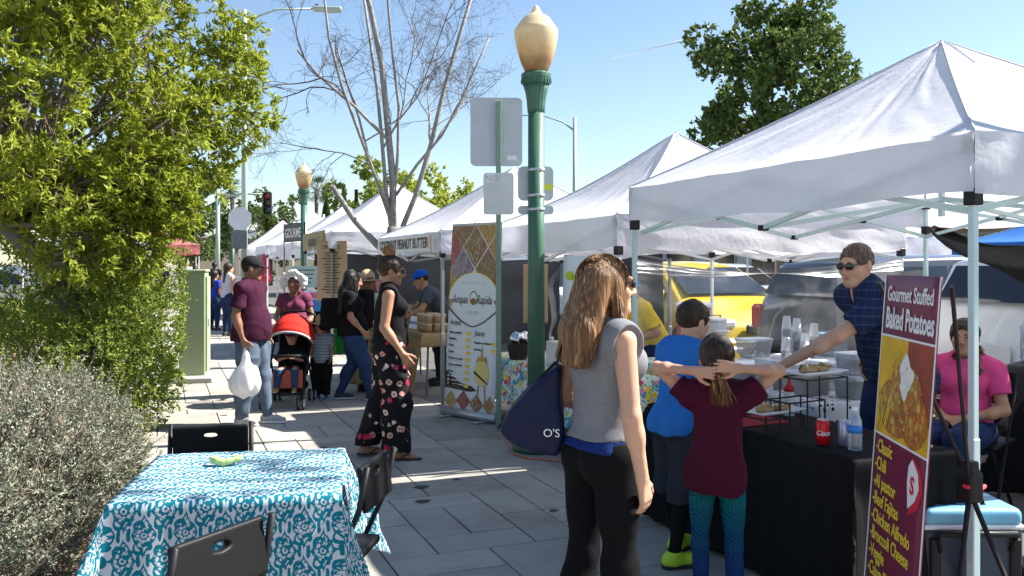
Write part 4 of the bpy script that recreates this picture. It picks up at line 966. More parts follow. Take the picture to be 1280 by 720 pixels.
# woman with felt hat, backpack and khaki skirt
f = Fig('woman in tan felt hat and long khaki skirt wearing a black backpack', (2.38, 10.75), -48, 1.47, h=hd, skin=SK_M, woman=True, w=1.05, fat=1.1)
f.body(); f.shirt(c_cream, sleeve=.6, hem=.9, inf=.02, neck=.07); long_hair(f, H_BR, 1.12, 300, .06, 8, .005); brim_hat(f, m_felt, .17)
S = SDF(.01); S.chain([f.j['pel']+V(0, 0, .05), f.j['pel']-V(0, 0, .1), V(0, 0, .12)], [.15, .2, .24], .05); S.cut((0, 0, .12), (0, 0, -1)); S.cut((0, 0, 1.0*f.k), (0, 0, 1)); S.fold(lambda P: .012*np.sin(np.arctan2(P[:, 0], P[:, 1])*14)); S.build('skirt', c_khaki, f.T); f.shoes(mat('brown_shoe', (.12, .05, .03), .6), m_soleb)
S = SDF(.01); S.box((0, 0, 0), (.12, .06, .19), None, .05); S.box((0, -.09, -.06), (.09, .03, .09), None, .02, .02); S.chain([(.12, 0, -.1), (.13, -.02, -.3), (.12, -.02, -.5)], [.015]*3, .01); o = S.build('backpack', c_black); tag(o, 'black backpack worn by the woman in the felt hat', 'backpack'); o.location = (2.38-.17*math.sin(R(48)), 10.75-.17*math.cos(R(48))-.02, 1.05); o.rotation_euler = (0, 0, R(-48))
f = Fig('grey haired person in a pink top at the peanut butter counter', (2.95, 12.2), -75, 1.6, h=.013, skin=SK_L, fat=1.1)
f.body(); f.shirt(cloth('dusty_pink', (.5, .2, .22)), sleeve=.6); f.trousers(c_char); f.shoes(m_shoed, m_soleb); f.cap_hair(H_GR)
# vendor in blue cap
f = Fig('vendor in blue cap and grey T-shirt bending over the peanut butter jars', (3.42, 11.0), 82, 1.66, h=hd, skin=SK_M, pitch=-24, J=dict(pel=(0, -.1, .94), hipR=(.09, -.08, .91), hipL=(-.09, -.08, .91), chest=(0, .08, 1.19), neck=(0, .2, 1.30), shR=(.18, .16, 1.25), shL=(-.18, .16, 1.25), elL=(-.24, .3, 1.03), wrL=(-.16, .48, .93), elR=(.24, .3, 1.03), wrR=(.16, .48, .93), headoff=V(0, .07, -.02)))
f.body(); f.shirt(cloth('slate_tee', (.07, .085, .11)), sleeve=.6, hem=.88); f.trousers(c_char); f.shoes(m_shoed, m_soleb); f.cap_hair(H_DK, thick=.003); cap(f, cloth('royal_cap', (.01, .09, .5)))
# vendor in yellow polo
f = Fig('vendor in yellow polo with red and blue cap at the flowered table', (4.42, 7.4), 84, 1.62, h=hd, skin=SK_M, woman=True, fat=1.22, w=1.12, pitch=-18, J=dict(pel=(0, -.06, .9), hipR=(.1, -.05, .86), hipL=(-.1, -.05, .86), chest=(0, .05, 1.14), neck=(0, .12, 1.28), shR=(.18, .08, 1.235), shL=(-.18, .1, 1.235), elL=(-.27, .02, 1.0), wrL=(-.16, .24, .92), elR=(.24, .2, 1.03), wrR=(.12, .36, .93), knR=(.1, .02, .47), knL=(-.1, .02, .47), headoff=V(0, .06, -.03)))
f.body({'L': dict(d=(.4, .6, -.3), n=(.3, 0, -1), curl=.6)}); f.shirt(c_yell, sleeve=.8, hem=.8, inf=.02, neck=.07, collar=True, amp=.006, name='polo_shirt'); f.trousers(c_jeand, waist=.98); f.shoes(m_shoed, m_soleb); f.cap_hair(H_DB, thick=.004)
mc = cloth('tricolour_cap', (.5, .02, .03)); x, y, z = nx_coords(mc, 'Object'); nx_base(mc, nx_col(mc, [(0, (.6, .02, .03)), (.5, (.02, .1, .45))], (x*3+y*9).sin()*.5+.5, 'CONSTANT')); cap(f, mc); f.sunglasses()
# ---------------------------------------------------------------- people far down the path
def far_person(label, x, y, rz, H, top, bot, skin, hair, short=False, woman=True, sl=.6, long=True):
    f = Fig(label, (x, y), rz, H, h=.018, skin=skin, woman=woman); f.body(); f.shirt(top, sleeve=sl, hem=.9, amp=0)
    f.trousers(bot, to=.05 if short else .95, inf=.02, amp=0, name='shorts' if short else 'trousers'); f.shoes(m_shoed, m_soleb)
    if long:
        S = SDF(.015); S.ell(f.H_(0, -.02, .03), V(.09, .11, .1), f.Mh, .01).ell(f.H_(0, .1, -.06), V(.06, .08, .11), None, .01, 's').cone(f.H_(0, -.06, 0), f.H_(0, -.11, -.3), .06, .04, .03); S.build('hair', hair, f.T)
    else: f.cap_hair(hair)
    return f
far_person('woman in black crop top and denim shorts far along the path', .9, 27.6, -20, 1.52, c_black, cloth('denim_shorts', (.12, .25, .42)), SK_M, H_DK, True, sl=0)
far_person('woman in pale tank top standing by the far stall', 1.35, 20.2, -60, 1.62, cloth('pale_lilac', (.55, .55, .65)), c_jeand, SK_L, H_DB, sl=0)
far_person('person in blue jacket leaning beside the far stall', 1.15, 22.0, -40, 1.45, cloth('bright_blue_top', (.03, .06, .35)), c_jeand, SK_M, H_DK)
far_person('woman with auburn hair under the faded red canopy', .0, 32.0, 170, 1.6, c_black, c_jeand, SK_L, H_BR)
far_person('man in white shirt and sun hat under the faded red canopy', .8, 33.5, 150, 1.72, c_white, c_khaki, SK_M, H_GR, woman=False, long=False)
far_person('person in pale dress beside the white canopy left of the path', -.9, 26.0, 120, 1.6, cloth('pale_pink_top', (.6, .45, .42)), c_cream, SK_L, H_DB)
far_person('person in navy top beside the red canopy leg', -.6, 30.0, 200, 1.65, cloth('navy_top', (.03, .05, .2)), c_jeand, SK_M, H_DK, woman=False, long=False)
far_person('person in black walking away past the far stalls', 1.6, 30.5, -10, 1.66, c_black, c_black, SK_M, H_DK)
# ================================================================= vegetation
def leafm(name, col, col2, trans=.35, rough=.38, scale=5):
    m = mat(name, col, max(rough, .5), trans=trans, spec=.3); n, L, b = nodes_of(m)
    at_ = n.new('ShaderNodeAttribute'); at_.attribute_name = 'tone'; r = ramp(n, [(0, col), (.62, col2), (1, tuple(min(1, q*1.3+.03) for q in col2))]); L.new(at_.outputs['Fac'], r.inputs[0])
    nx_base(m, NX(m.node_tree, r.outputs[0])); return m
def leaves(name, m, parent, C, D, L, Wd, tone, seed=0, bend=.25):
    """C (n,3) base points, D (n,3) unit directions; folded pointed leaves of 4 triangles"""
    r = np.random.RandomState(seed); n = len(C); L = np.asarray(L)*np.ones(n); Wd = np.asarray(Wd)*np.ones(n)
    s = np.cross(D, r.normal(size=(n, 3))); s /= np.linalg.norm(s, axis=1)[:, None]+1e-9; u = np.cross(s, D)
    mid = C+D*(L*.5)[:, None]+u*(L*.10)[:, None]; tip = C+D*L[:, None]-u*(L*bend)[:, None]
    a = mid+s*Wd[:, None]+u*(Wd*.35)[:, None]; b = mid-s*Wd[:, None]+u*(Wd*.35)[:, None]
    v = np.stack((C, a, tip, b, mid), 1).reshape(-1, 3); i = np.arange(n)[:, None]*5
    f = np.concatenate((i+[[0, 1, 4]], i+[[1, 2, 4]], i+[[2, 3, 4]], i+[[3, 0, 4]]), 1).reshape(-1, 3)
    me = mesh_np(name, v, f, False); at_ = me.attributes.new('tone', 'FLOAT', 'POINT'); at_.data.foreach_set('value', np.repeat(np.asarray(tone, np.float32), 5))
    o = obj(name, me, m, parent); o['kind'] = 'stuff'; return o
def rdir(r, n):
    d = r.normal(size=(n, 3)); return d/np.linalg.norm(d, axis=1)[:, None]
m_bark = mat('bark_grey', (.14, .115, .095), .9, noise=.45, nscale=14, bump=1, bscale=30); m_barkl = mat('bark_pale', (.25, .235, .22), .85, noise=.4, nscale=16, bump=.8, bscale=40); m_twig = mat('twig_dark', (.09, .065, .05), .9)
# ---- the leafy tree on the left: trunk, limbs, whorled strap leaves
def leafy_tree(label, base, trunk, lobes, m, seed, nper, leafL, leafW, whorl, group=None, twigs=True, name='leafy_tree', inner=.55):
    T = thing(name, label, 'tree', base, 0, group); r = np.random.RandomState(seed); base = V(0, 0, 0)
    tr = MB(); tr.tube(trunk[0], trunk[1], 12); tr.build('trunk', m_bark, T, True)
    top = V(*trunk[0][-1]); br = MB(); Cs, Ds, Ts, tw = [], [], [], MB()
    for c, rad in lobes:
        c = V(*c); rad = V(*rad) if np.ndim(rad) else V(rad, rad, rad)
        st = V(*trunk[0][-1 if c[2] > top[2] else -2]); mid = (st+c)/2+r.normal(size=3)*.12
        br.tube([st, mid, c], [.035, .022, .008], 6)
        n = int(nper*float(np.prod(rad)**(2/3))); d = rdir(r, n); u = inner+(1-inner)*r.rand(n)**.45; p = c+d*rad*u[:, None]*(1+.13*wav(d*1., seed, 3, 1))[:, None]
        for k in range(0, n, 3):
            if twigs: tw.tube([c+(p[k]-c)*.35, c+(p[k]-c)*.7+r.normal(size=3)*.03, p[k]], [.007, .005, .0025], 3, cap=False)
        ax = d*.75+V(.25, -.1, .15)+r.normal(size=(n, 3))*.35; ax /= np.linalg.norm(ax, axis=1)[:, None]
        for k in range(whorl):
            dd = ax*(.35+.6*r.rand(n)[:, None])+rdir(r, n)*.8; dd /= np.linalg.norm(dd, axis=1)[:, None]
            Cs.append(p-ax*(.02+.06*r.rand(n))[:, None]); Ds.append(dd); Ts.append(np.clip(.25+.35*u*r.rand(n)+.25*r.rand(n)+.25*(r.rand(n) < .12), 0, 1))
    br.build('limbs', m_bark, T, True); 
    if twigs: o = tw.build('twigs', m_twig, T); o['kind'] = 'stuff'
    C, D, t = np.concatenate(Cs), np.concatenate(Ds), np.concatenate(Ts); n = len(C)
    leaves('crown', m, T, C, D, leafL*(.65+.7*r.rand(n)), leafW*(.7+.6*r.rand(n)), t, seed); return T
r = np.random.RandomState(4)
m_leafA = leafm('leaf_strap', (.035, .066, .010), (.31, .36, .035), .45)
lob = []
for i in range(46):
    d = rdir(r, 1)[0]; q = (.35+.65*r.rand()**.5); p = V(.25, -.3, 3.35)+d*V(1.55, 1.45, 1.75)*q
    if p[2] < 1.7 and p[0] < -.1: continue
    lob.append((p, .33+.22*r.rand()))
lob += [((.75, -.5, 1.75), .4), ((1.0, -.4, 2.2), .42), ((1.45, -.2, 2.75), .38), ((1.6, -.2, 3.2), .36), ((1.7, -.4, 3.55), .34), ((1.35, -.5, 2.4), .32), ((.3, -.9, 1.75), .4), ((1.75, -.1, 4.0), .36), ((.8, -.9, 2.5), .45), ((.2, -1.2, 2.3), .45), ((-.5, -.9, 2.3), .45), ((-.9, -.9, 2.9), .5), ((.5, -.7, 4.6), .55), ((1.3, -.3, 4.6), .5), ((-.6, -.8, 4.3), .6)]
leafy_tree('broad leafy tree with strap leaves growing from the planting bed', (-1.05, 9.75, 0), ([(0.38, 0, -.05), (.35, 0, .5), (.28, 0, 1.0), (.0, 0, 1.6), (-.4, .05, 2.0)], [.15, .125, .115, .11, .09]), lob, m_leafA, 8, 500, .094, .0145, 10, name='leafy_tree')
# ---- green shrub under the tree, at the paving edge
def bush(label, base, lobes, m, seed, nper, leafL, leafW, group=None, whorl=5, name='green_shrub', stems=14, h=.8):
    T = thing(name, label, 'shrub', base, 0, group); r = np.random.RandomState(seed); st = MB()
    for k in range(stems):
        c, rad = lobes[k % len(lobes)]; c = V(*c); a = r.normal(size=3)*V(.08, .08, 0); st.tube([a, (a+c)/2+r.normal(size=3)*.06, c+r.normal(size=3)*.1], [.012, .009, .004], 5)
    o = st.build('stems', m_twig, T); o['kind'] = 'stuff'; Cs, Ds, Ts = [], [], []
    for c, rad in lobes:
        n = int(nper*rad*rad); d = rdir(r, n); u = .45+.55*r.rand(n)**.5; p = V(*c)+d*rad*u[:, None]*(1+.2*wav(d, seed, 3, 2))[:, None]; p = p[p[:, 2] > .02]; n = len(p); d = d[:n]
        for k in range(whorl):
            dd = (p-V(*c))/rad*.7+V(.15, 0, .25)+rdir(r, n)*.85; dd /= np.linalg.norm(dd, axis=1)[:, None]; Cs.append(p+rdir(r, n)*.03); Ds.append(dd); Ts.append(np.clip(.2+.5*r.rand(n)+.2*(r.rand(n) < .15), 0, 1))
    C, D, t = np.concatenate(Cs), np.concatenate(Ds), np.concatenate(Ts); n = len(C); leaves('foliage', m, T, C, D, leafL*(.6+.8*r.rand(n)), leafW*(.7+.6*r.rand(n)), t, seed); return T
m_leafB = leafm('leaf_shrub', (.045, .08, .016), (.25, .32, .05)); m_leafC = leafm('leaf_yellow', (.08, .11, .012), (.38, .42, .05)); m_leafD = leafm('leaf_dark', (.022, .045, .014), (.10, .15, .03))
bush('leafy green shrub leaning over the paving beside the cabinet', (-.42, 9.6, 0), [((0, 0, .9), .5), ((.2, -.25, .55), .45), ((.05, .2, 1.35), .45), ((-.35, -.3, .7), .5), ((.35, -.1, 1.0), .35), ((.3, .15, .5), .35), ((-.3, .1, 1.4), .5), ((.38, .1, 1.45), .3), ((-.7, -.1, .9), .45), ((.25, -.5, .35), .3)], m_leafB, 3, 1500, .06, .010, whorl=7)
bush('yellow green bush behind the tree trunk', (-3.0, 11.8, 0), [((0, 0, .7), .6), ((.5, 0, .6), .5), ((-.6, 0, .7), .6), ((.1, 0, 1.15), .45), ((-.7, .1, 1.2), .45), ((-1.2, 0, .8), .6), ((1.0, 0, .5), .45), ((1.35, .1, .8), .45)], m_leafC, 5, 1100, .05, .012)
bush('low yellow green ground cover beside the utility cabinet', (-.35, 8.2, 0), [((0, 0, .1), .22), ((.0, .4, .12), .24), ((-.1, -.4, .1), .2), ((-.3, .1, .16), .25), ((.05, .8, .12), .22)], m_leafC, 15, 700, .035, .006, stems=6)
bush('green shrub growing left of the utility cabinet', (-.75, 12.4, 0), [((0, 0, .5), .5), ((.3, .2, .9), .45), ((-.3, .1, 1.1), .45), ((.2, 0, 1.5), .4), ((-.6, 0, .7), .5)], m_leafB, 25, 1100, .06, .011)
# ---- grey twiggy shrubs in the foreground
m_greytw = mat('grey_twig', (.20, .15, .115), .9, noise=.4, nscale=20); m_greylf = leafm('leaf_grey', (.08, .09, .058), (.29, .315, .22), .2, .7); m_lav = mat('lavender_bloom', (.34, .30, .34), .8)
def grey_shrub(label, x, y, rad, h, seed, n=420):
    T = thing('grey_shrub', label, 'shrub', (x, y, 0), 0, 'grey twiggy shrubs along the bed'); r = np.random.RandomState(seed); V_, F_, Cs, Ds, Ts = [], [], [], [], []; nb = 0; tips = []
    for i in range(n):
        az = r.rand()*6.28; tl = (r.rand()**.6); end = V(math.cos(az)*rad*tl, math.sin(az)*rad*tl, h*(1-.55*tl**2)*(.55+.5*r.rand())); a = V(math.cos(az), math.sin(az), 0)*.22*rad*r.rand()
        mid = a*.5+end*.5+r.normal(size=3)*.07+V(0, 0, .08)
        segs = [a, mid, end]; subs = [(segs, .006)]
        for k in range(4):
            t = .35+.6*r.rand(); q = a*(1-t)**2+2*t*(1-t)*mid+end*t*t; e2 = q+V(*(r.normal(size=3)*.10))+V(0, 0, .07)+unit(end+V(0,0,.0))*.05; subs.append(([q, (q+e2)/2+r.normal(size=3)*.018, e2], .0028)); tips.append(e2)
        tips.append(end)
        for s_, w in subs:
            P = np.array([s_[0]*(1-t)**2+2*t*(1-t)*s_[1]+s_[2]*t*t for t in np.linspace(0, 1, 6)]); T_ = np.gradient(P, axis=0); sd = np.cross(T_, r.normal(size=3)); sd /= np.linalg.norm(sd, axis=1)[:, None]+1e-9; up = np.cross(sd, T_); up /= np.linalg.norm(up, axis=1)[:, None]+1e-9
            ww = (w*np.linspace(1, .4, 6))[:, None]; V_.append(np.concatenate((P+sd*ww, P-sd*ww*.5+up*ww*.87, P-sd*ww*.5-up*ww*.87))); 
            F_.append(np.array([(nb+c*6+k, nb+c*6+k+1, nb+((c+1) % 3)*6+k+1, nb+((c+1) % 3)*6+k) for c in range(3) for k in range(5)])); nb += 18
            if w < .005:
                m = 22; t = .15+.75*r.rand(m)[:, None]; q = s_[0]*(1-t)**2+2*t*(1-t)*s_[1]+s_[2]*t*t; d = rdir(r, m)+unit(s_[2]-s_[0])*.7; d /= np.linalg.norm(d, axis=1)[:, None]; Cs.append(q); Ds.append(d); Ts.append(np.clip(r.rand(m)*.9, 0, 1))
    o = obj('twigs', mesh_np('twigs', np.concatenate(V_), np.concatenate(F_)), m_greytw, T); o['kind'] = 'stuff'
    C, D, t = np.concatenate(Cs), np.concatenate(Ds), np.concatenate(Ts); nn = len(C); leaves('foliage', m_greylf, T, C, D, .028*(.6+.8*r.rand(nn)), .005, t, seed)
    fl = MB(); 
    for i in r.choice(len(tips), 9):
        p = tips[i]; d = V(r.normal()*.05, r.normal()*.05, .07+.05*r.rand()); fl.tube([p, p+d], .0018, 3); e = p+d
        for z in np.linspace(-.03, .02, 3): fl.box(e+V(0, 0, z), (.016, .016, .014), rotm(.5, .3, z*40))
    o = fl.build('flower_heads', m_lav, T); o['kind'] = 'stuff'; return T
grey_shrub('grey twiggy shrub beside the clothed table', -.8, 5.0, .8, 1.0, 1, 900); grey_shrub('grey twiggy shrub with brown inner twigs nearest the bed corner', -1.15, 3.9, .9, 1.05, 2, 950); grey_shrub('grey twiggy shrub with pale flower spikes below the tree trunk', -.85, 6.4, .8, .9, 3, 800)
grey_shrub('grey twiggy shrub deep in the planting bed', -2.1, 5.6, .95, 1.0, 4, 700); grey_shrub('grey twiggy shrub low in front of the green shrub', -.85, 7.7, .65, .75, 5, 550); grey_shrub('grey twiggy shrub below the yellow green bush', -2.0, 7.6, .95, .95, 6, 600)
# ---- bare tree between the canopies
def bare_tree(label, x, y, seed):
    T = thing('bare_tree', label, 'tree', (x, y, 0)); r = np.random.RandomState(seed)
    MB().tube([(0, 0, 0), (.0, 0, 1.0), (.02, 0, 1.9), (.03, 0, 2.2)], [.2, .16, .15, .12], 12).build('trunk', m_barkl, T, True)
    lim = MB(); tw = MB(); cnt = [0]
    def grow(p, d, L, rad, depth):
        # each main limb has its own budget of branches
        if depth > 5 or cnt[0] > 520: return
        cnt[0] += 1; pts = [p]; n = 5; q = p.copy(); dd = d.copy(); rs = [rad]
        for k in range(n):
            dd = unit(dd+r.normal(size=3)*(.13+.03*depth)+V(0, 0, .035 if depth < 3 else -.02)); q = q+dd*L/n; pts.append(q.copy()); rs.append(rad*(1-.45*(k+1)/n))
        (lim if depth < 2 else tw).tube(pts, rs, 8 if depth < 2 else (5 if depth < 3 else 3), cap=depth < 2)
        nb = (0, 5, 5, 4, 4, 0)[depth] if depth else 7
        for i in range(nb):
            t = .3+.7*(i+r.rand()*.6)/nb; k = min(n-1, int(t*n)); b = pts[k]+(pts[min(k+1, n)]-pts[k])*(t*n-k); ax = rdir(r, 1)[0]; nd = unit(dd*.75+ax*.75+V(0, 0, .1)); grow(b, nd, L*(.42+.25*r.rand()), rs[k]*.5+.001, depth+1)
    # camera-plane directions: X is across the view, so limbs fan out as in the picture
    cx = V(.9272, -.3746, 0)
    for dx, dz, L, rad, z0 in ((-.0, 1, 4.4, .062, 2.1), (-.12, 1, 4.0, .036, 2.0), (.27, 1, 4.4, .046, 1.9), (.13, 1, 3.8, .028, 2.6), (-.24, 1, 3.6, .03, 2.4), (-.42, .9, 2.8, .026, 2.3), (.45, .9, 3.0, .026, 2.7)):
        cnt[0] = 0; grow(V(0, 0, z0)+cx*dx*.1, unit(cx*dx+V(0, 0, dz)+r.normal(size=3)*.06), L, rad, 0)
    lim.build('limbs', m_barkl, T, True); o = tw.build('twigs', mat('twig_brown', (.085, .068, .06), .85), T); o['kind'] = 'stuff'
    MB().tube([V(0, 0, 1.7), V(0, 0, 1.9)+cx*-.25, V(0, 0, 2.3)+cx*-.62, V(0, 0, 2.85)+cx*-.98], [.07, .06, .05, .045], 8).build('cut_limb', m_barkl, T, True)
bare_tree('bare grey tree rising between two white canopies', 3.42, 13.55, 5)
# ---- background trees
def bg_tree(label, x, y, z0, rx, rz, m, seed, n=60, nper=60, leaf=.16, group='trees behind the canopies', th=None):
    r = np.random.RandomState(seed); lob = []
    for i in range(n):
        d = rdir(r, 1)[0]; q = .25+.75*r.rand()**.5; lob.append((V(0, 0, z0)+d*V(rx, rx, rz)*q, (.22+.16*r.rand())*rx*.62))
    return leafy_tree(label, (x, y, 0), ([(0, 0, 0), (0, 0, z0*.4), (.1, 0, z0*.7), (.1, 0, z0)], [.02*z0+.08, .016*z0+.06, .05, .04]), lob, m, seed, nper, leaf, leaf*.32, 4, group, twigs=False, name='background_tree', inner=.35)
bg_tree('large dark green tree rising behind the white canopies', 16.2, 20.3, 6.7, 2.5, 2.4, m_leafD, 31, 75, 260, .17, None)
bg_tree('green tree at the right behind the stuffed potato canopy', 23.6, 15.7, 5.7, 2.0, 1.6, m_leafB, 33, 34, 130)
for i, (x, y, z0, rx, rz, m, lb) in enumerate(((10.4, 45, 4.6, 3.2, 2.2, m_leafB, 'rounded green tree past the bare tree'), (14.0, 47, 4.8, 3.0, 2.2, m_leafC, 'yellow green tree beside the large sign back'), (21, 50, 4.8, 3.2, 2.0, m_leafB, 'low green tree between the lamp pole and the arm street light'), (25.5, 50, 4.4, 2.5, 1.7, m_leafD, 'dark low tree near the rooftop units'), (-1.6, 41, 3.8, 1.7, 2.2, m_leafB, 'young green tree behind the far canopies'), (-4.0, 38, 3.6, 2.0, 2.4, m_leafB, 'green tree left behind the faded red canopy'), (-8, 36, 4, 3, 2.5, m_leafD, 'dark tree beyond the parked cars on the left'), (7.4, 66, 4.2, 2.8, 3.5, m_leafD, 'dark tree beside the palm'), (-3.2, 52, 5.5, 2.6, 3.5, m_leafB, 'tall green tree at the far end of the path'), (1.5, 62, 4.5, 3.5, 3.2, m_leafD, 'broad dark tree closing the far end of the path'), (8.5, 100, 5, 4.5, 3.5, m_leafD, 'broad tree past the traffic signals'))):
    bg_tree(lb, x, y, z0, rx, rz, m, 40+i, 30, 110, .26)
# cypress columns
for i, (x, y, h, lb) in enumerate(((14.6, 84, 8.2, 'slim dark cypress beside the palm'), (15.9, 82, 8.9, 'slim dark cypress second from the palm'), (16.9, 81, 8.3, 'slim dark cypress third from the palm'))):
    T = thing('cypress_tree', lb, 'tree', (x, y, 0)); r = np.random.RandomState(60+i); n = 2600; z = r.rand(n)**.8; rad = .75*np.sin(np.clip(z*1.0+.12, 0, 1)*math.pi)**.6*(1-.55*z)*(.6+.4*r.rand(n)**.4); a = r.rand(n)*6.28; C = np.stack((rad*np.cos(a), rad*np.sin(a), .6+z*(h-.6)), 1); D = np.stack((np.cos(a)*.4, np.sin(a)*.4, np.ones(n)), 1); D /= np.linalg.norm(D, axis=1)[:, None]
    MB().tube([(0, 0, 0), (0, 0, h*.8)], [.14, .03], 6).build('trunk', m_bark, T); leaves('crown', m_leafD, T, C, D, .4, .09, r.rand(n)*.6, i)
# fan palms
def palm(label, x, y, h, seed, sc=1.):
    T = thing('palm_tree', label, 'palm', (x, y, 0), 0, 'fan palms in the distance'); r = np.random.RandomState(seed)
    MB().tube([(0, 0, 0), (.1, 0, h*.6), (0, 0, h)], [.3, .22, .2], 8).build('trunk', m_bark, T, True); mb = MB()
    for i in range(46):
        a = r.rand()*6.28; el = r.uniform(-.9, 1.3); d = V(math.cos(a)*math.cos(el), math.sin(a)*math.cos(el), math.sin(el)); p = V(0, 0, h)+d*.9*sc; s_ = unit(np.cross(d, (0, 0, 1)))
        mb.tube([V(0, 0, h), p], .02, 3)
        for k in range(9):
            b = (k-4)*.25; e = p+(d*math.cos(b)+s_*math.sin(b))*.8*sc-V(0, 0, .12); mb.add([p, (p+e)/2+s_*.04, e, (p+e)/2-s_*.04], [(0, 1, 2, 3)])
    o = mb.build('fronds', mat('palm_green', (.05, .09, .03), .6, trans=.2), T); o['kind'] = 'stuff'
palm('fan palm standing beside the cypresses', 14.7, 90.5, 9.2, 1, 1.15); palm('fan palm partly hidden by the far street light', 6.0, 85, 8.7, 2, .9)
# street tree standing just right of the view: it dapples the clothed table
leafy_tree('street tree beside the potato stall, right of the view', (7.5, 1.75, 0), ([(0, 0, 0), (0, 0, 2.5), (0, .2, 4.6), (0, .7, 6.6)], [.14, .11, .08, .05]), [((-.3, 1.0, 7.6), .45), ((.3, 1.4, 7.9), .4), ((.1, .5, 7.3), .4), ((-.6, 1.5, 7.2), .35), ((.5, .8, 8.3), .4)], m_leafB, 77, 60, .11, .03, 4, None, twigs=False)
# contrail high in the sky
m_trail = bpy.data.materials.new('ice_trail'); m_trail.use_nodes = True; n_ = m_trail.node_tree.nodes; n_.remove(n_['Principled BSDF']); t_ = n_.new('ShaderNodeBsdfTransparent'); d_ = n_.new('ShaderNodeBsdfDiffuse'); d_.inputs[0].default_value = (.9, .9, .9, 1); x_ = n_.new('ShaderNodeMixShader'); x_.inputs[0].default_value = .35
for a_, b_ in ((t_.outputs[0], x_.inputs[1]), (d_.outputs[0], x_.inputs[2]), (x_.outputs[0], n_['Material Output'].inputs[0])): m_trail.node_tree.links.new(a_, b_)
CT = MB().tube([(626, 1149, 311), (700, 1119, 331), (766, 1093, 348)], [.6, 2.0, 1.2], 8).build('contrail', m_trail, None, True); CT['kind'] = 'stuff'; tag(CT, 'thin white contrail crossing the blue sky', 'contrail')
bush('tall green shrub filling the bed behind the tree trunk', (-1.15, 11.0, 0), [((0, 0, .7), .6), ((.35, -.1, 1.2), .5), ((-.4, 0, 1.2), .5), ((.3, .1, 1.75), .45), ((-.2, 0, 1.9), .45), ((.6, .2, .6), .45), ((-.9, 0, .8), .5), ((.65, .2, 1.5), .35)], m_leafB, 55, 900, .07, .012)
# ================================================================= vehicles
def paint(name, col): return mat(name, col, .3, coat=.8, noise=.03, nscale=2)
m_cglass = mat('car_glass', (.012, .014, .017), .06, spec=.9); m_tyre = mat('tyre', (.02, .02, .02), .85); m_rim = mat('alloy', (.5, .5, .52), .3, metal=.8); m_trim = mat('trim_black', (.02, .02, .022), .6); m_tail = mat('tail_red', (.5, .01, .01), .2, coat=.5); m_head = mat('headlamp', (.7, .7, .72), .1, coat=1); m_platew = mat('plate_white', (.75, .75, .78), .5)
SUVP = [(2.22, .32), (2.3, .55), (2.28, .8), (2.12, .95), (1.7, 1.03), (1.15, 1.08), (.85, 1.3), (.5, 1.56), (.2, 1.68), (-.6, 1.72), (-1.5, 1.70), (-2.0, 1.62), (-2.2, 1.2), (-2.28, .98), (-2.32, .6), (-2.25, .32)]
HATP = [(2.05, .30), (2.12, .5), (2.05, .72), (1.8, .9), (1.15, 1.04), (.75, 1.28), (.35, 1.5), (-.1, 1.58), (-.8, 1.55), (-1.4, 1.38), (-1.85, 1.1), (-2.0, .9), (-2.08, .55), (-2.0, .30)]
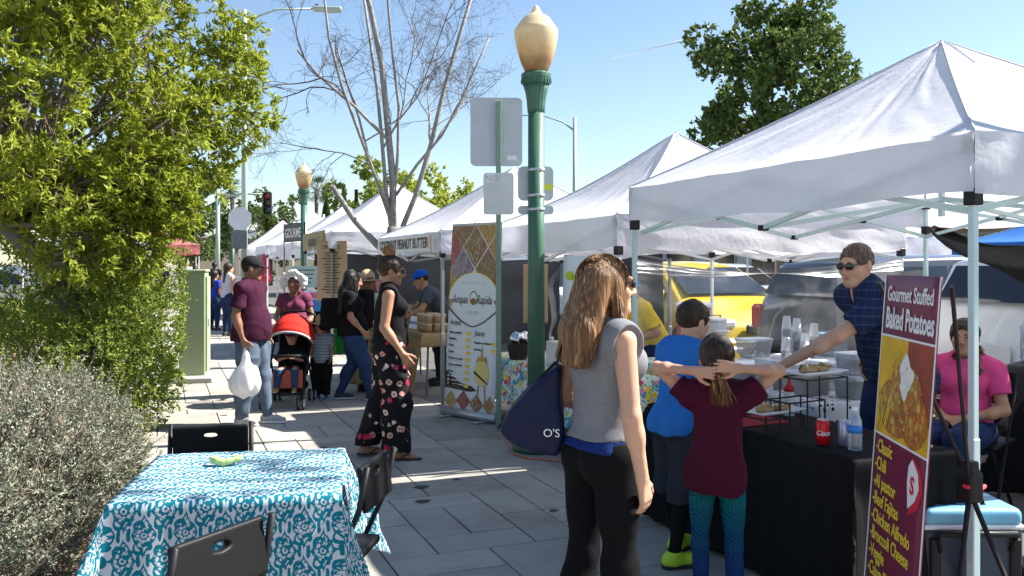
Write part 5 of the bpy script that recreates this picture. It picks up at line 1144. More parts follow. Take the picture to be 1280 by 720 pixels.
def car(label, loc, rz, P, m, sc=(1, 1, 1), name='parked_car', group='parked cars', cat='car'):
    T = thing(name, label, cat, (*loc, 0), R(rz), group); P = [(y*sc[1], z*sc[2]) for y, z in P]; Wd = .92*sc[0]; belt = 1.05*sc[2]; top = max(z for y, z in P); L0 = min(y for y, z in P); L1 = max(y for y, z in P)
    def xw(y, z, f=1): q = max(0, (z-belt)/(top-belt)); e = max(0, (abs(y)-(L1-.5))/.5); return Wd*(1-.2*q-.10*e*e)*f*(.97 if z < .4 else 1)
    n = len(P); mb = MB(); xs = (-1, -.8, 0, .8, 1); v = []
    for f in xs:
        for y, z in P: zz = z+(0 if abs(f) > .9 else .02 if abs(f) > .5 else .035)*(1 if z > .9 else 0); yy = y*(1 if abs(f) < .9 else .985); v.append((xw(y, z)*f, yy, zz if abs(f) < .9 else z-.015))
    F = [(i*n+k, i*n+(k+1) % n, (i+1)*n+(k+1) % n, (i+1)*n+k) for i in range(4) for k in range(n)]; F += [tuple(range(n))[::-1], tuple(4*n+k for k in range(n))]
    mb.add(v, F); b = mb.build('body', m, T, True); bm = b.modifiers.new('bevel', 'BEVEL'); bm.width = .035; bm.segments = 2; bm.limit_method = 'ANGLE'; bm.angle_limit = R(25)
    def zroof(y):
        up = [p for p in P if p[1] > .7]; up.sort(); return float(np.interp(y, [p[0] for p in up], [p[1] for p in up]))
    ws = max((p for p in P if p[1] >= belt-.02), key=lambda p: p[0])[0]; wr = min((p for p in P if p[1] >= belt+.05), key=lambda p: p[0])[0]
    a0, a1 = ws-.35, wr+.28; cuts = np.linspace(a0, a1, 4)
    for sx in (-1, 1):
        for i in range(3):
            ya, yb = cuts[i]-.035, cuts[i+1]+.035; ys = np.linspace(ya, yb, 6); pts = []
            for y in ys: pts.append((y, belt+.02))
            for y in ys[::-1]: pts.append((y, max(belt+.06, min(zroof(y)-.1, top-.1))))
            vv = [(sx*(xw(y, z)+.004), y, z) for y, z in pts]; g = MB(); g.add(vv, [tuple(range(len(vv))) if sx < 0 else tuple(range(len(vv)))[::-1]]); g.build('side_window', m_cglass, T)
        g = MB().box((sx*(Wd+.003), (cuts[1]), .85), (.02, .16, .025), bev=.006); g.build('door_handle', m_trim, T)
        S = SDF(.02); S.box((sx*(Wd+.09), ws-.45, belt+.06), (.06, .05, .05), None, .03); S.build('side_mirror', m, T)
        for y in (L1-.85, L0+.85):
            r0 = .33*sc[2]; w = MB().lathe([(.2, -.1), (r0-.03, -.1), (r0, -.07), (r0, .07), (r0-.03, .1), (.2, .1)], 24); o = w.build('wheel', m_tyre, T, True); o.rotation_euler = (0, R(90), 0); o.location = (sx*(Wd-.09), y, r0)
            MB().lathe([(.205, .07*sx), (.19, .10*sx), (.06, .085*sx), (.01, .09*sx)] if sx > 0 else [(.01, -.09), (.06, -.085), (.19, -.1), (.205, -.07)], 18).build('rim', m_rim, o, True)
            ar = [(y+(r0+.06)*math.cos(a), r0+(r0+.06)*math.sin(a)) for a in np.linspace(R(-15), R(195), 16)]; vv = [(sx*(Wd+.002), p, q) for p, q in ar]; g = MB(); g.add(vv, [tuple(range(16)) if sx > 0 else tuple(range(16))[::-1]]); g.build('wheel_arch', m_trim, T)
        lz = .75*sc[2]; MB().box((sx*(Wd-.2), L1-.1, lz), (.3, .12, .13), bev=.04).build('headlight', m_head, T)
        MB().box((sx*(Wd-.1), L0+.09, .98*sc[2]), (.16, .14, .3), bev=.04).build('tail_light', m_tail, T)
    def slab(nm, y0, z0, y1, z1, off, f):
        d = unit((y1-y0, z1-z0)); nn = V(-d[1], d[0])*off; g = MB(); g.add([(-xw(y0, z0)*f, y0+nn[0], z0+nn[1]), (xw(y0, z0)*f, y0+nn[0], z0+nn[1]), (xw(y1, z1)*f, y1+nn[0], z1+nn[1]), (-xw(y1, z1)*f, y1+nn[0], z1+nn[1])], [(0, 1, 2, 3)]); g.build(nm, m_cglass, T)
    k = P.index(min(P, key=lambda p: abs(p[0]-ws)+abs(p[1]-zroof(ws)))); y0, z0 = P[k]; y1, z1 = P[k+2]; slab('windscreen', y0-.05, z0+.06, y1, z1-.02, -.045 if True else 0, .84)
    rr = [p for p in P if p[0] < -.3*abs(L0) and p[1] > belt]; rr.sort(key=lambda p: p[1]); y0, z0 = rr[0]; y1, z1 = rr[1] if rr[1][1]-rr[0][1] > .15 else rr[-1]; slab('rear_window', y0-.01, z0+.04, y1-.01, z1-.06, .045, .84)
    for y, nm in ((L1-.03, 'front_bumper'), (L0+.03, 'rear_bumper')): MB().box((0, y, .48), (Wd*1.85, .16, .2), bev=.06).build(nm, m_trim if 'rear' in nm else m, T)
    MB().box((0, L0-.03, .82*sc[2]), (.32, .012, .16), bev=.004).build('licence_plate', m_platew, T); MB().box((0, L0-.02, .62*sc[2]), (1.2, .02, .06), bev=.01).build('bumper_step', m_trim, T)
    MB().box((0, L1-.01, .68*sc[2]), (.9, .06, .14), bev=.03).build('grille', m_trim, T)
    return T
p_w = paint('paint_white', (.72, .73, .75)); p_y = paint('paint_yellow', (.62, .43, .015)); p_g = paint('paint_graphite', (.06, .065, .075)); p_s = paint('paint_silver', (.4, .41, .43)); p_b = paint('paint_black', (.02, .02, .025)); p_r = paint('paint_red', (.3, .03, .03))
car('yellow hatchback parked behind the flowered table stall', (7.95, 12.0), 180, HATP, p_y, (1, 1.0, 1.02)); car('dark grey SUV behind the stuffed potato stall', (9.0, 7.85), -92, SUVP, p_g, (.98, 1, .98), cat='car'); car('white SUV with its rear to the stuffed potato stall', (9.05, 5.4), -90, SUVP, p_w, (1, 1, 1.0)); car('white SUV parked behind the tall food menu banner', (7.6, 15.9), 180, SUVP, p_w, (1, .98, 1.03))
car('silver hatchback in the far parking lane', (13.0, 18.0), 175, HATP, p_s); car('black SUV in the far parking lane', (12.2, 11.0), 178, SUVP, p_b); car('white hatchback in the far parking lane', (13.5, 23.5), 180, HATP, p_w); car('white van-like SUV far behind the peanut butter stall', (8.2, 21.5), 180, SUVP, p_w, (1, 1.05, 1.15)); car('silver SUV at the right behind the seated woman', (13.2, 6.0), -90, SUVP, p_s)
car('white sedan parked beyond the yellow green bush', (-4.6, 26.5), 80, HATP, p_w); car('silver sedan parked beyond the leafy tree', (-8.8, 25.5), 84, HATP, p_s); car('white SUV parked far left beyond the bushes', (-9.5, 30.5), 84, SUVP, p_w)
# plate sticker and sign on the white SUV bumper
# ================================================================= buildings
m_stuc = mat('stucco_tan', (.36, .29, .21), .9, noise=.08, nscale=1.5, bump=.2, bscale=30); m_stuw = mat('stucco_white', (.55, .54, .5), .9, noise=.06); m_win = mat('window_dark', (.02, .025, .03), .08, spec=.8); m_frame = mat('window_frame', (.4, .4, .4), .5); m_roofu = mat('rooftop_unit', (.2, .22, .24), .6)
def building(label, x, y, w, l, h, m, nwin, seed=0, floors=1):
    """front faces -x"""
    T = thing('shop_building', label, 'building', (x, y, 0), 0, 'low shop buildings across the street')
    MB().box((w/2, l/2, h/2), (w, l, h)).build('wall', m, T); c = MB().box((w/2, l/2, h+.1), (w+.5, l+.5, .35)); c.build('cornice', m_stuw, T)
    for fl in range(floors):
        for i in range(nwin):
            yy = (i+.5)*l/nwin; hh = 2.2 if fl == 0 else 1.4; zz = 1.5 if fl == 0 else 1.6+fl*3.1; wd = l/nwin*.66
            o = MB().box((-.03, yy, zz), (.12, wd, hh)).build('window', m_frame, T); MB().box((-.1, yy, zz), (.03, wd-.16, hh-.16)).build('pane', m_win, o)
            if fl == 0 and i % 2 == seed % 2:
                a = MB(); a.add([(-.05, yy-wd*.55, 3.3), (-.05, yy+wd*.55, 3.3), (-1.1, yy+wd*.55, 2.75), (-1.1, yy-wd*.55, 2.75)], [(0, 1, 2, 3)]); solidify(a.build('awning', mat('awning_%d' % ((seed+i) % 3), ((.25, .04, .04), (.05, .15, .09), (.3, .25, .15))[(seed+i) % 3], .8), T), .03)
    for k, yy in enumerate(np.linspace(.25, .8, 3)): MB().box((w*.3, yy*l, h+.7), (1.6, 2.0, .9+.2*k), bev=.05).build('rooftop_unit', m_roofu, T)
    return T
building('tan shop building across the street behind the potato stall', 24, -4, 14, 30, 4.1, m_stuc, 8, 0); building('white shop building farther along across the street', 24.5, 29, 14, 24, 4.9, m_stuw, 7, 1); building('tan building with rooftop units beside the arm street light', 27, 56, 20, 26, 6.2, m_stuc, 7, 0, 2); building('low white building at the end of the street', 2, 118, 30, 10, 5.0, m_stuc, 4, 1)
# ================================================================= traffic signals
def signal(label, x, y, z, arm, rz, lit):
    T = thing('traffic_signal', label, 'traffic signal', (x, y, 0), R(rz), 'traffic signals at the far crossing')
    MB().tube([(0, 0, 0), (0, 0, z+.9)], [.12, .1], 8).build('pole', m_galv, T, True); MB().tube([(0, 0, z+.25), (arm*.5, 0, z+.5), (arm, 0, z+.45)], [.07, .06, .05], 8).build('mast_arm', m_galv, T, True)
    h = MB().box((arm, 0, z), (.42, .22, 1.15), bev=.04).build('housing', m_blk, T)
    for k, c in enumerate(('red', 'amber', 'green')):
        em = lit and k == 0; m = mat('signal_'+c+('_lit' if em else ''), ((.6, .02, .01), (.1, .05, .01), (.01, .06, .03))[k], .3)
        if em: b = nodes_of(m)[2]; b.inputs['Emission Color'].default_value = (1, .06, .02, 1); b.inputs['Emission Strength'].default_value = 2.2
        MB().lathe([(.13, 0), (.13, .02), (.005, .04)], 14, (0, 0, 0)).build('lens', m, h, loc=(arm, -.115, z+.36-.36*k)).rotation_euler = (R(90), 0, 0)
        v = MB().tube([(0, -.0, 0), (0, -.16, -.02)], .15, 10, cap=False); v.build('visor', m_blk, h, loc=(arm, -.11, z+.36-.36*k))
signal('red traffic signal beside the far acorn lamp', 9.9, 58, 4.0, -2.6, -20, True); signal('red traffic signal right of the far acorn lamp', 11.8, 58.5, 3.8, -2.0, -20, True); signal('dark traffic signal on the arm by the octagonal sign', 2.6, 46.6, 4.7, 2.55, -22, False)
# ================================================================= tables, chairs, cloths
def grid_uv(name, P, UVs, m, parent=None, thick=0, smooth=True):
    a, b = P.shape[:2]; i, k = np.meshgrid(np.arange(a-1), np.arange(b-1), indexing='ij'); q = (i*b+k).ravel(); f = np.stack((q, q+b, q+b+1, q+1), 1)
    me = mesh_np(name, P.reshape(-1, 3), f, smooth); uv = me.uv_layers.new(name='UVMap'); uv.data.foreach_set('uv', UVs.reshape(-1, 2)[f.ravel()].astype(np.float32).ravel())
    o = obj(name, me, m, parent)
    if thick: solidify(o, thick)
    return o
def drape(name, m, hx, hy, top, over, parent=None, n=90, flare=.06, seed=1, minz=.01, fold=.012, ff=22):
    """rectangular cloth laid over a table top hx by hy (half sizes), hanging by over"""
    A = np.linspace(-hx-over, hx+over, n); B = np.linspace(-hy-over, hy+over, n); a, b = np.meshgrid(A, B, indexing='ij')
    da, db = np.maximum(np.abs(a)-hx, 0), np.maximum(np.abs(b)-hy, 0); sa, sb = np.sign(a), np.sign(b); mx, mn = np.maximum(da, db), np.minimum(da, db)
    drop = mx+.25*mn; x = np.clip(a, -hx, hx)+sa*(np.where(da > 0, flare*drop, 0)+mn*.42+.012*(da > 0)); y = np.clip(b, -hy, hy)+sb*(np.where(db > 0, flare*drop, 0)+mn*.42+.012*(db > 0))
    al = np.where(da >= db, b, a); w = fold*np.minimum(1, drop/.25)*(np.sin(al*ff+seed+sa*1.3+sb*.7)+.5*np.sin(al*ff*2.3+seed*2))
    x = x+np.where(da > db, sa*w, 0); y = y+np.where(db >= da, sb*w, 0); z = top-drop+.002*wav(np.stack((a, b, a*0), -1), seed, 12, 2)*(drop == 0)
    z = np.maximum(z+np.where(drop > .006, -.004, 0), minz+.002*np.sin(a*30)); P = np.stack((x, y, z), -1)
    return grid_uv(name, P, np.stack((a, b), -1), m, parent, .0025)
# teal damask print
m_dam = cloth('teal_damask', (.75, .78, .8), bump=.08, trans=.12); u, v, _ = nx_coords(m_dam, 'UV')
wx = nx_noise(m_dam, u, v, None, 26, 1); u2 = u+(wx-.5)*.012; v2 = v+(wx-.5)*.012
def cellflower(u, v, ox, oy, pw=.21, ph=.25, s=1.):
    cx = (u+ox).mod(pw)-pw/2; cy = (v+oy).mod(ph)-ph/2; r = (cx*cx+cy*cy).sqrt(); th = cy.atan2(cx)
    pet = r < ((th*8).cos()*.013+.052)*s; hole = ((r-.034*s).abs() < ((th*8).cos()*.003+.0055)); core = r < .022*s; dot = (r-.012*s).abs() < .0035
    sc = []
    for px, py, dr in ((.068, .05, 1), (-.068, .05, -1), (.068, -.07, -1), (-.068, -.07, 1)):
        ex, ey = cx-px, cy-py; q = (ex*ex+ey*ey).sqrt(); t2 = ey.atan2(ex); sc.append(((t2*dr+q*170).sin() > .05)*(q < .03))
    vine = ((cx.abs()-((cy*26).cos()*.028+.062)).abs() < .0045)
    tl = cx.abs(); leaf = (((tl-.02)*(tl-.02)*9+(cy.abs()-.095)*(cy.abs()-.095)*2).sqrt() < .026)
    return nx_or((pet*(1-hole)).max(core)*(1-dot), vine*(1-pet), leaf, *sc)
mask = nx_or(cellflower(u2*1.22, v2*1.22, 0, 0, .17, .21, .9), cellflower(u2*1.22, v2*1.22, .085, .105, .17, .21, .74)); nz = nx_noise(m_dam, u, v, None, 60, 3)
nx_base(m_dam, nx_mix(m_dam, mask*(nz > .3), (.60, .63, .68), (.006, .19, .26)))
T = thing('square_table', 'square folding table under the teal damask cloth', 'table', (.30, 3.72, 0), R(-12))
MB().box((0, 0, .72), (.79, .81, .03), bev=.01).build('tabletop', mat('table_grey', (.5, .5, .5), .6), T)
for sx in (-1, 1):
    for sy in (-1, 1): MB().tube([(sx*.34, sy*.34, .72), (sx*.36, sy*.36, 0)], .012, 8).build('leg', m_blk, T)
o = drape('tablecloth', m_dam, .40, .41, .741, .47, None, 120, .055, 2, .03, .016, 15); o.location = (.30, 3.72, 0); o.rotation_euler = (0, 0, R(-12)); tag(o, 'white cloth with teal damask print over the square table', 'tablecloth')
# gust lifts the corner towards the walkway a little: handled by the flare of the drape
m_rind = mat('melon_rind', (.5, .62, .22), .5, noise=.25, nscale=30, bump=.3, bscale=60)
S = SDF(.004); 
for i in range(9):
    a = R(-62+124*i/8); b = R(-62+124*(i+1)/8); S.cone((.062*math.sin(a), .03-.04*math.cos(a), .016+.012*abs(math.sin(a))), (.062*math.sin(b), .03-.04*math.cos(b), .016+.012*abs(math.sin(b))), .016-.006*abs(math.sin(a)), .016-.006*abs(math.sin(b)), .008)
S.ell((0, .035, .045), (.055, .035, .025), None, .01, 's'); S.fold(lambda P: .003*wav(P, 2, 70, 2)); o = S.build('melon_rind', m_rind); o.location = (.24, 3.86, .744); o.rotation_euler = (0, 0, R(-20)); tag(o, 'pale green bitten rind lying on the teal cloth', 'rind')
# folding chairs
def fchair(label, x, y, rz):
    T = thing('folding_chair', label, 'chair', (x, y, 0), R(rz), 'black folding chairs around the clothed table')
    T.scale = (.92, .92, .96)
    S = SDF(.006); S.box((0, -.235, .745), (.185, .006, .085), rotm(R(-9)), .008); S.ell((0, -.245, .79), (.042, .05, .0135), None, .004, 's'); S.build('backrest', mat('chair_plastic', (.008, .008, .009), .5, bump=.1, bscale=90, spec=.18), T)
    S = SDF(.008); S.box((0, .0, .44), (.185, .19, .006), None, .012); S.build('seat', mat('chair_plastic'), T)
    for sx in (-1, 1):
        MB().tube([(sx*.205, -.262, .845), (sx*.208, -.225, .66), (sx*.212, -.1, .4), (sx*.218, .22, .01)], .0125, 10).build('front_leg', m_blk, T, True)
        MB().tube([(sx*.195, .16, .435), (sx*.2, -.05, .3), (sx*.205, -.3, .01)], .011, 10).build('rear_leg', m_blk, T, True)
        for y_ in (.22, -.3): MB().lathe([(.016, 0), (.016, .035), (.012, .04)], 10, (sx*.213, y_, 0)).build('foot_cap', m_blk, T)
    MB().tube([(-.208, .14, .1), (.208, .14, .1)], .008, 8).build('cross_bar', m_blk, T); MB().tube([(-.2, -.2, .12), (.2, -.2, .12)], .008, 8).build('cross_bar', m_blk, T)
fchair('black folding chair on the tree side of the clothed table', .19, 4.3, 172); fchair('black folding chair on the walkway side of the clothed table', .62, 3.60, 60); fchair('black folding chair turned at an angle before the clothed table', .02, 2.88, 40)
# ---- utility cabinet
m_cab = mat('cabinet_green', (.30, .36, .22), .55, noise=.06, nscale=6); C = thing('utility_cabinet', 'pale green metal utility cabinet on a concrete pad', 'utility cabinet', (.4, 12.75, 0), R(-10))
MB().box((0, 0, .77), (.34, .36, 1.44), bev=.01).build('body', m_cab, C); MB().box((.172+.01, 0, .78), (.03, .3, 1.3), bev=.006).build('door', m_cab, C); MB().box((.2, -.1, .8), (.02, .03, .12), bev=.005).build('door_handle', m_band, C); MB().box((0, 0, 1.505), (.38, .4, .04), bev=.012).build('lid', m_cab, C); MB().box((0, -.183, .75), (.3, .004, 1.3)).build('side_panel', m_cab, C)
for x_ in (-.13, .13):
    for z_ in (.15, 1.35): MB().lathe([(.008, 0), (.008, .005)], 8).build('bolt', m_band, C, loc=(x_, -.188, z_))
o = MB().box((0, 0, .035), (.62, .75, .08), bev=.015).build('concrete_pad', mat('pad_concrete', (.38, .36, .33), .9, noise=.12, nscale=8, bump=.3, bscale=60)); o.location = (.38, 12.7, 0); o.rotation_euler = (0, 0, R(-10)); tag(o, 'low concrete pad under the pale green cabinet', 'concrete pad')
# ---- black clothed stall table
m_bcl = cloth('black_tablecloth', (.011, .011, .012), bump=.3, bscale=300); m_ftop = mat('folding_table_white', (.62, .63, .66), .45)
def table(label, x0, x1, y0, y1, z, group='folding tables in the stalls', rz=0, m=m_ftop):
    T = thing('folding_table', label, 'table', ((x0+x1)/2, (y0+y1)/2, 0), R(rz), group); hx, hy = (x1-x0)/2, (y1-y0)/2
    MB().box((0, 0, z-.02), (2*hx, 2*hy, .04), bev=.012).build('tabletop', m, T)
    for s1 in (-1, 1):
        for s2 in (-1, 1): MB().tube([(s1*(hx-.08), s2*(hy-.08), z-.03), (s1*(hx-.05), s2*(hy-.05), 0)], .014, 8).build('leg', m_grey, T)
    return T
def cover(label, x0, x1, y0, y1, z, over, m, **k):
    o = drape('tablecloth', m, (x1-x0)/2+.006, (y1-y0)/2+.006, z+.004, over, None, **k); o.location = ((x0+x1)/2, (y0+y1)/2, 0); tag(o, label, 'tablecloth'); return o
table('folding table under the black cloth at the potato stall', 2.86, 3.44, 3.0, 4.72, .725); cover('black floor-length cloth over the potato stall table', 2.86, 3.44, 3.0, 4.72, .725, .7, m_bcl, flare=.045, n=150, fold=.010, ff=42, seed=3)
# second table behind with black and white print
m_bw = cloth('black_white_print', (.7, .7, .7), bump=.1); u, v, _ = nx_coords(m_bw, 'UV'); vo = nx_noise(m_bw, u, v, None, 26, out=0, kind='ShaderNodeTexVoronoi'); v3 = nx_noise(m_bw, u, v, None, 55, 2); nx_base(m_bw, nx_mix(m_bw, ((vo+v3*.5) < .52), (.66, .66, .68), (.02, .02, .02)))
table('folding table under the black and white printed cloth', 3.72, 4.35, 4.2, 5.5, .74); cover('black and white printed cloth over the back table', 3.72, 4.35, 4.2, 5.5, .74, .25, m_bw, n=60)
table('white folding table holding bananas and clear cups', 4.35, 6.05, 6.12, 6.75, .74)
# flowered cloth tables
m_flo = cloth('flowered_cloth', (.7, .7, .65), bump=.06); u, v, _ = nx_coords(m_flo, 'UV'); d1 = nx_noise(m_flo, u, v, None, 16, out=0, kind='ShaderNodeTexVoronoi'); c1 = nx_noise(m_flo, u, v, None, 16, out=1, kind='ShaderNodeTexVoronoi'); n1 = nx_noise(m_flo, u, v, None, 90, 2); d2 = nx_noise(m_flo, u, v, None, 44, out=0, kind='ShaderNodeTexVoronoi'); c2 = nx_noise(m_flo, u, v, None, 44, out=1, kind='ShaderNodeTexVoronoi')
pal = [(0, (.75, .05, .12)), (.25, (.85, .6, .05)), (.42, (.8, .8, .78)), (.55, (.03, .35, .5)), (.7, (.75, .25, .45)), (.85, (.1, .4, .12))]
bgc = nx_mix(m_flo, (d2+n1*.3) < .62, (.72, .75, .7), nx_col(m_flo, [(0, (.05, .35, .15)), (.4, (.03, .3, .4)), (.7, (.5, .6, .1))], c2, 'CONSTANT'))
nx_base(m_flo, nx_mix(m_flo, (d1+n1*.3) < .26, nx_mix(m_flo, (d1+n1*.35) < .66, bgc, nx_col(m_flo, pal, c1, 'CONSTANT')), (.85, .75, .1)))
table('folding table under the flowered cloth beside the lamp post', 3.22, 3.9, 6.35, 8.75, .64); cover('bright flowered cloth over the table beside the lamp post', 3.22, 3.9, 6.35, 8.75, .64, .42, m_flo, n=110, flare=.16, seed=4)
table('folding table under the flowered cloth before the yellow polo vendor', 3.98, 4.3, 6.0, 7.0, .72); cover('flowered cloth over the table before the yellow polo vendor', 3.98, 4.3, 6.0, 7.0, .72, .3, m_flo, n=60)
# far right table with black cloth and tan towel
table('folding table under black cloth beside the seated woman', 5.55, 6.2, 2.6, 4.15, .74); cover('black cloth over the table beside the seated woman', 5.55, 6.2, 2.6, 4.15, .74, .7, m_bcl, n=90, fold=.012, ff=40, seed=8)
o = drape('beige_towel', cloth('beige_towel', (.45, .36, .27), bump=1, bscale=40), .2, .4, .752, .03, None, 40, .1, 3); o.location = (5.85, 3.6, 0); tag(o, 'beige folded towel on the black clothed table', 'towel')
# ================================================================= printed banners
def panel(name, m, w, h, parent, y=0, th=.002, n=8, wave=.004):
    xs = np.linspace(0, w, n); zs = np.linspace(0, h, 24); x, z = np.meshgrid(xs, zs, indexing='ij'); P = np.stack((x, y+wave*np.sin(x/w*6.3)*.5, z), -1)
    return grid_uv(name, P, np.stack((x/w, z/h), -1), m, parent, th)
def flat(name, pts, m, parent, y):
    mb = MB(); mb.add([(x, y, z) for x, z in pts], [tuple(range(len(pts)))]); return mb.build(name, m, parent)
def ellp(cx, cz, rx, rz, n=24, a0=0, a1=6.2832): return [(cx+rx*math.cos(a), cz+rz*math.sin(a)) for a in np.linspace(a0, a1, n, endpoint=a1 < 6.28)]
def foodm(name, cols, scale=14, seed=0.):
    m = mat(name, (.5, .3, .1), .45); x, y, z = nx_coords(m, 'Object'); n1 = nx_noise(m, x+seed, y, z, scale*.5, 3); d = nx_noise(m, x+n1*.05+seed, y, z+n1*.05, scale, out=0, kind='ShaderNodeTexVoronoi'); c = nx_noise(m, x+n1*.05+seed, y, z+n1*.05, scale, out=1, kind='ShaderNodeTexVoronoi')
    k = len(cols); n2 = nx_noise(m, x+seed, y, z, scale*1.1, 8); base = nx_col(m, [(.3+.4*i/k, q) for i, q in enumerate(cols)], n2); b2 = nx_mix(m, .35, base, nx_col(m, [(i/k, q) for i, q in enumerate(cols)], c, 'CONSTANT')); nx_base(m, nx_mix(m, (d*1.1).min(.6), b2, tuple(q*.3 for q in cols[0]))); return m
mat('print_green', (.12, .25, .04), .5)
m_mar = mat('banner_maroon', (.17, .012, .05), .4, noise=.05); m_wht = mat('print_white', (.8, .8, .82), .5); m_yel = mat('print_yellow', (.82, .62, .05), .5); m_prd = mat('print_red', (.6, .02, .04), .5); m_pblk = mat('print_black', (.015, .013, .012), .5)
Bn = thing('menu_banner', 'maroon and yellow stuffed baked potatoes menu banner', 'banner', (2.60, 2.70, .06), R(-117)); Bn.rotation_euler = (R(-4), 0, R(-117)); w, h = .55, 1.5
panel('sheet', m_mar, w, h, Bn)
for x_ in (0.006, w-.006): MB().box((x_, -.003, h/2), (.008, .002, h)).build('white_edge', m_wht, Bn)
text_mesh('lettering', 'Gourmet Stuffed', .082, m_wht, Bn, (.275, -.005, h-.1), align='CENTER', ext=.0005, bold=.0012, sx=.82); text_mesh('lettering', 'Baked Potatoes', .115, m_wht, Bn, (.285, -.005, h-.205), align='CENTER', ext=.0005, bold=.0025, sx=.66)
fd1 = foodm('print_potato', [(.7, .12, .02), (.8, .45, .03), (.55, .05, .02), (.85, .65, .1), (.2, .3, .03)], 26); fd2 = foodm('print_potato_b', [(.62, .35, .12), (.8, .7, .55), (.55, .1, .05), (.8, .6, .2)], 22, 3.)
zz = h-.62
flat('photo_print', [(.01, zz), (w-.01, zz), (w-.01, zz+.38), (.01, zz+.38)], mat('print_yellow_photo', (.7, .42, .01), .45, noise=.35, nscale=8), Bn, -.004)
flat('photo_print', [(.3, zz+.38), (.3, zz+.2), (.36, zz+.1), (w-.01, zz+.1), (w-.01, zz+.38)], mat('print_redbrown', (.3, .05, .02), .45, noise=.5, nscale=10), Bn, -.0045)
flat('photo_print', ellp(.22, zz+.12, .19, .11), fd1, Bn, -.005); flat('photo_print', ellp(.4, zz+.1, .13, .1), fd1, Bn, -.0055); flat('photo_print', ellp(.3, zz+.2, .16, .09), fd1, Bn, -.006); flat('photo_print', [(.3+.065*math.cos(a)*(1+.22*math.sin(3*a+1)+.1*math.sin(7*a)), zz+.245+.075*math.sin(a)*(1+.18*math.cos(4*a))) for a in np.linspace(0, 6.28, 30)[:-1]], mat('print_cream', (.78, .78, .74), .45, noise=.15, nscale=20), Bn, -.0065)
for i in range(60):
    a, q = RNG.random()*6.28, RNG.random()**.5; cx, cz, s_ = .28+.2*q*math.cos(a), zz+.17+.13*q*math.sin(a), .004+.007*RNG.random(); flat('garnish_print', [(cx, cz), (cx+s_, cz+s_*.4), (cx+s_*.3, cz+s_*1.4)], (mat('print_green'), m_prd, m_yel, mat('print_cream'))[i % 4], Bn, -.0072-i*.00001)
for i in range(16):
    a = R(-30+60*RNG.random()); cx, cz = .02+.13*RNG.random(), zz+.02+.1*RNG.random(); d = .05; flat('fries_print', [(cx-.004, cz), (cx+.004, cz), (cx+.004+d*math.sin(a), cz+d*math.cos(a)), (cx-.004+d*math.sin(a), cz+d*math.cos(a))], m_yel, Bn, -.0066-i*.00002)
for z_ in (zz-.004, zz+.384): MB().box((w/2, -.005, z_), (w-.01, .002, .008)).build('white_rule', m_wht, Bn)
for i, s in enumerate(('-Classic', '-Chili', '-Al pastor', '-Beef Fajitas', '-Chicken Alfredo', '-Broccoli Cheese', '-Veggie', '-Cajun Shrimp', '-Quinoa')): text_mesh('lettering', s, .072, m_yel, Bn, (.04, -.005, zz-.075-.068*i), ext=.0005, bold=.001, sx=.8)
flat('emblem', [(.42, zz-.02), (.5, zz-.06), (.525, zz-.12), (.49, zz-.19), (.4, zz-.235), (.435, zz-.16), (.42, zz-.09)], m_prd, Bn, -.004); flat('emblem', [(.415, zz-.03), (.475, zz-.07), (.49, zz-.12), (.46, zz-.17), (.4, zz-.21), (.38, zz-.12), (.385, zz-.06)], m_wht, Bn, -.0046); text_mesh('lettering', 'S', .085, m_prd, Bn, (.41, -.0055, zz-.15), ext=.0005, bold=.003)
flat('photo_print', [(.01, .02), (.26, .02), (.24, .16), (.12, .215), (.01, .235)], fd2, Bn, -.004); flat('photo_print', [(.27, .02), (w-.01, .02), (w-.01, .09), (.3, .1)], fd1, Bn, -.004)
# tripod stand behind it, strapped to the canopy leg
Ts = thing('banner_stand', 'black tripod banner stand tied to the teal leg with a red strap', 'stand', (3.16, 2.66, 0)); hub = V(0, 0, .66)
def L3(p): return V(p[0]-3.16, p[1]-2.66, p[2])
MB().tube([hub, L3((2.62, 2.28, 1.52))], .008, 8).build('upright_rod', m_blk, Ts); MB().tube([hub+V(.02, .0, .0), L3((2.78, 2.78, 1.52))], .008, 8).build('upright_rod', m_blk, Ts)
for p in ((2.86, 2.5, 0), (3.05, 2.2, 0), (3.42, 2.95, 0)): MB().tube([hub-V(0, 0, .02), L3(p)], [.011, .009], 8).build('leg', m_blk, Ts)
S = SDF(.006); S.box(hub, (.025, .025, .05), None, .015); S.box(hub+V(0, 0, .07), (.018, .018, .03), None, .01, .02); S.build('hub', m_blk, Ts)
MB().tube([hub+V(-.05, -.03, .01), hub+V(.1, .03, -.03), hub+V(.235, .12, -.05), hub+V(.215, .18, -.05), hub+V(.05, .08, -.0), hub+V(-.05, -.02, .01)], .009, 6).build('red_strap', mat('red_strap', (.55, .03, .05), .7), Ts, True)
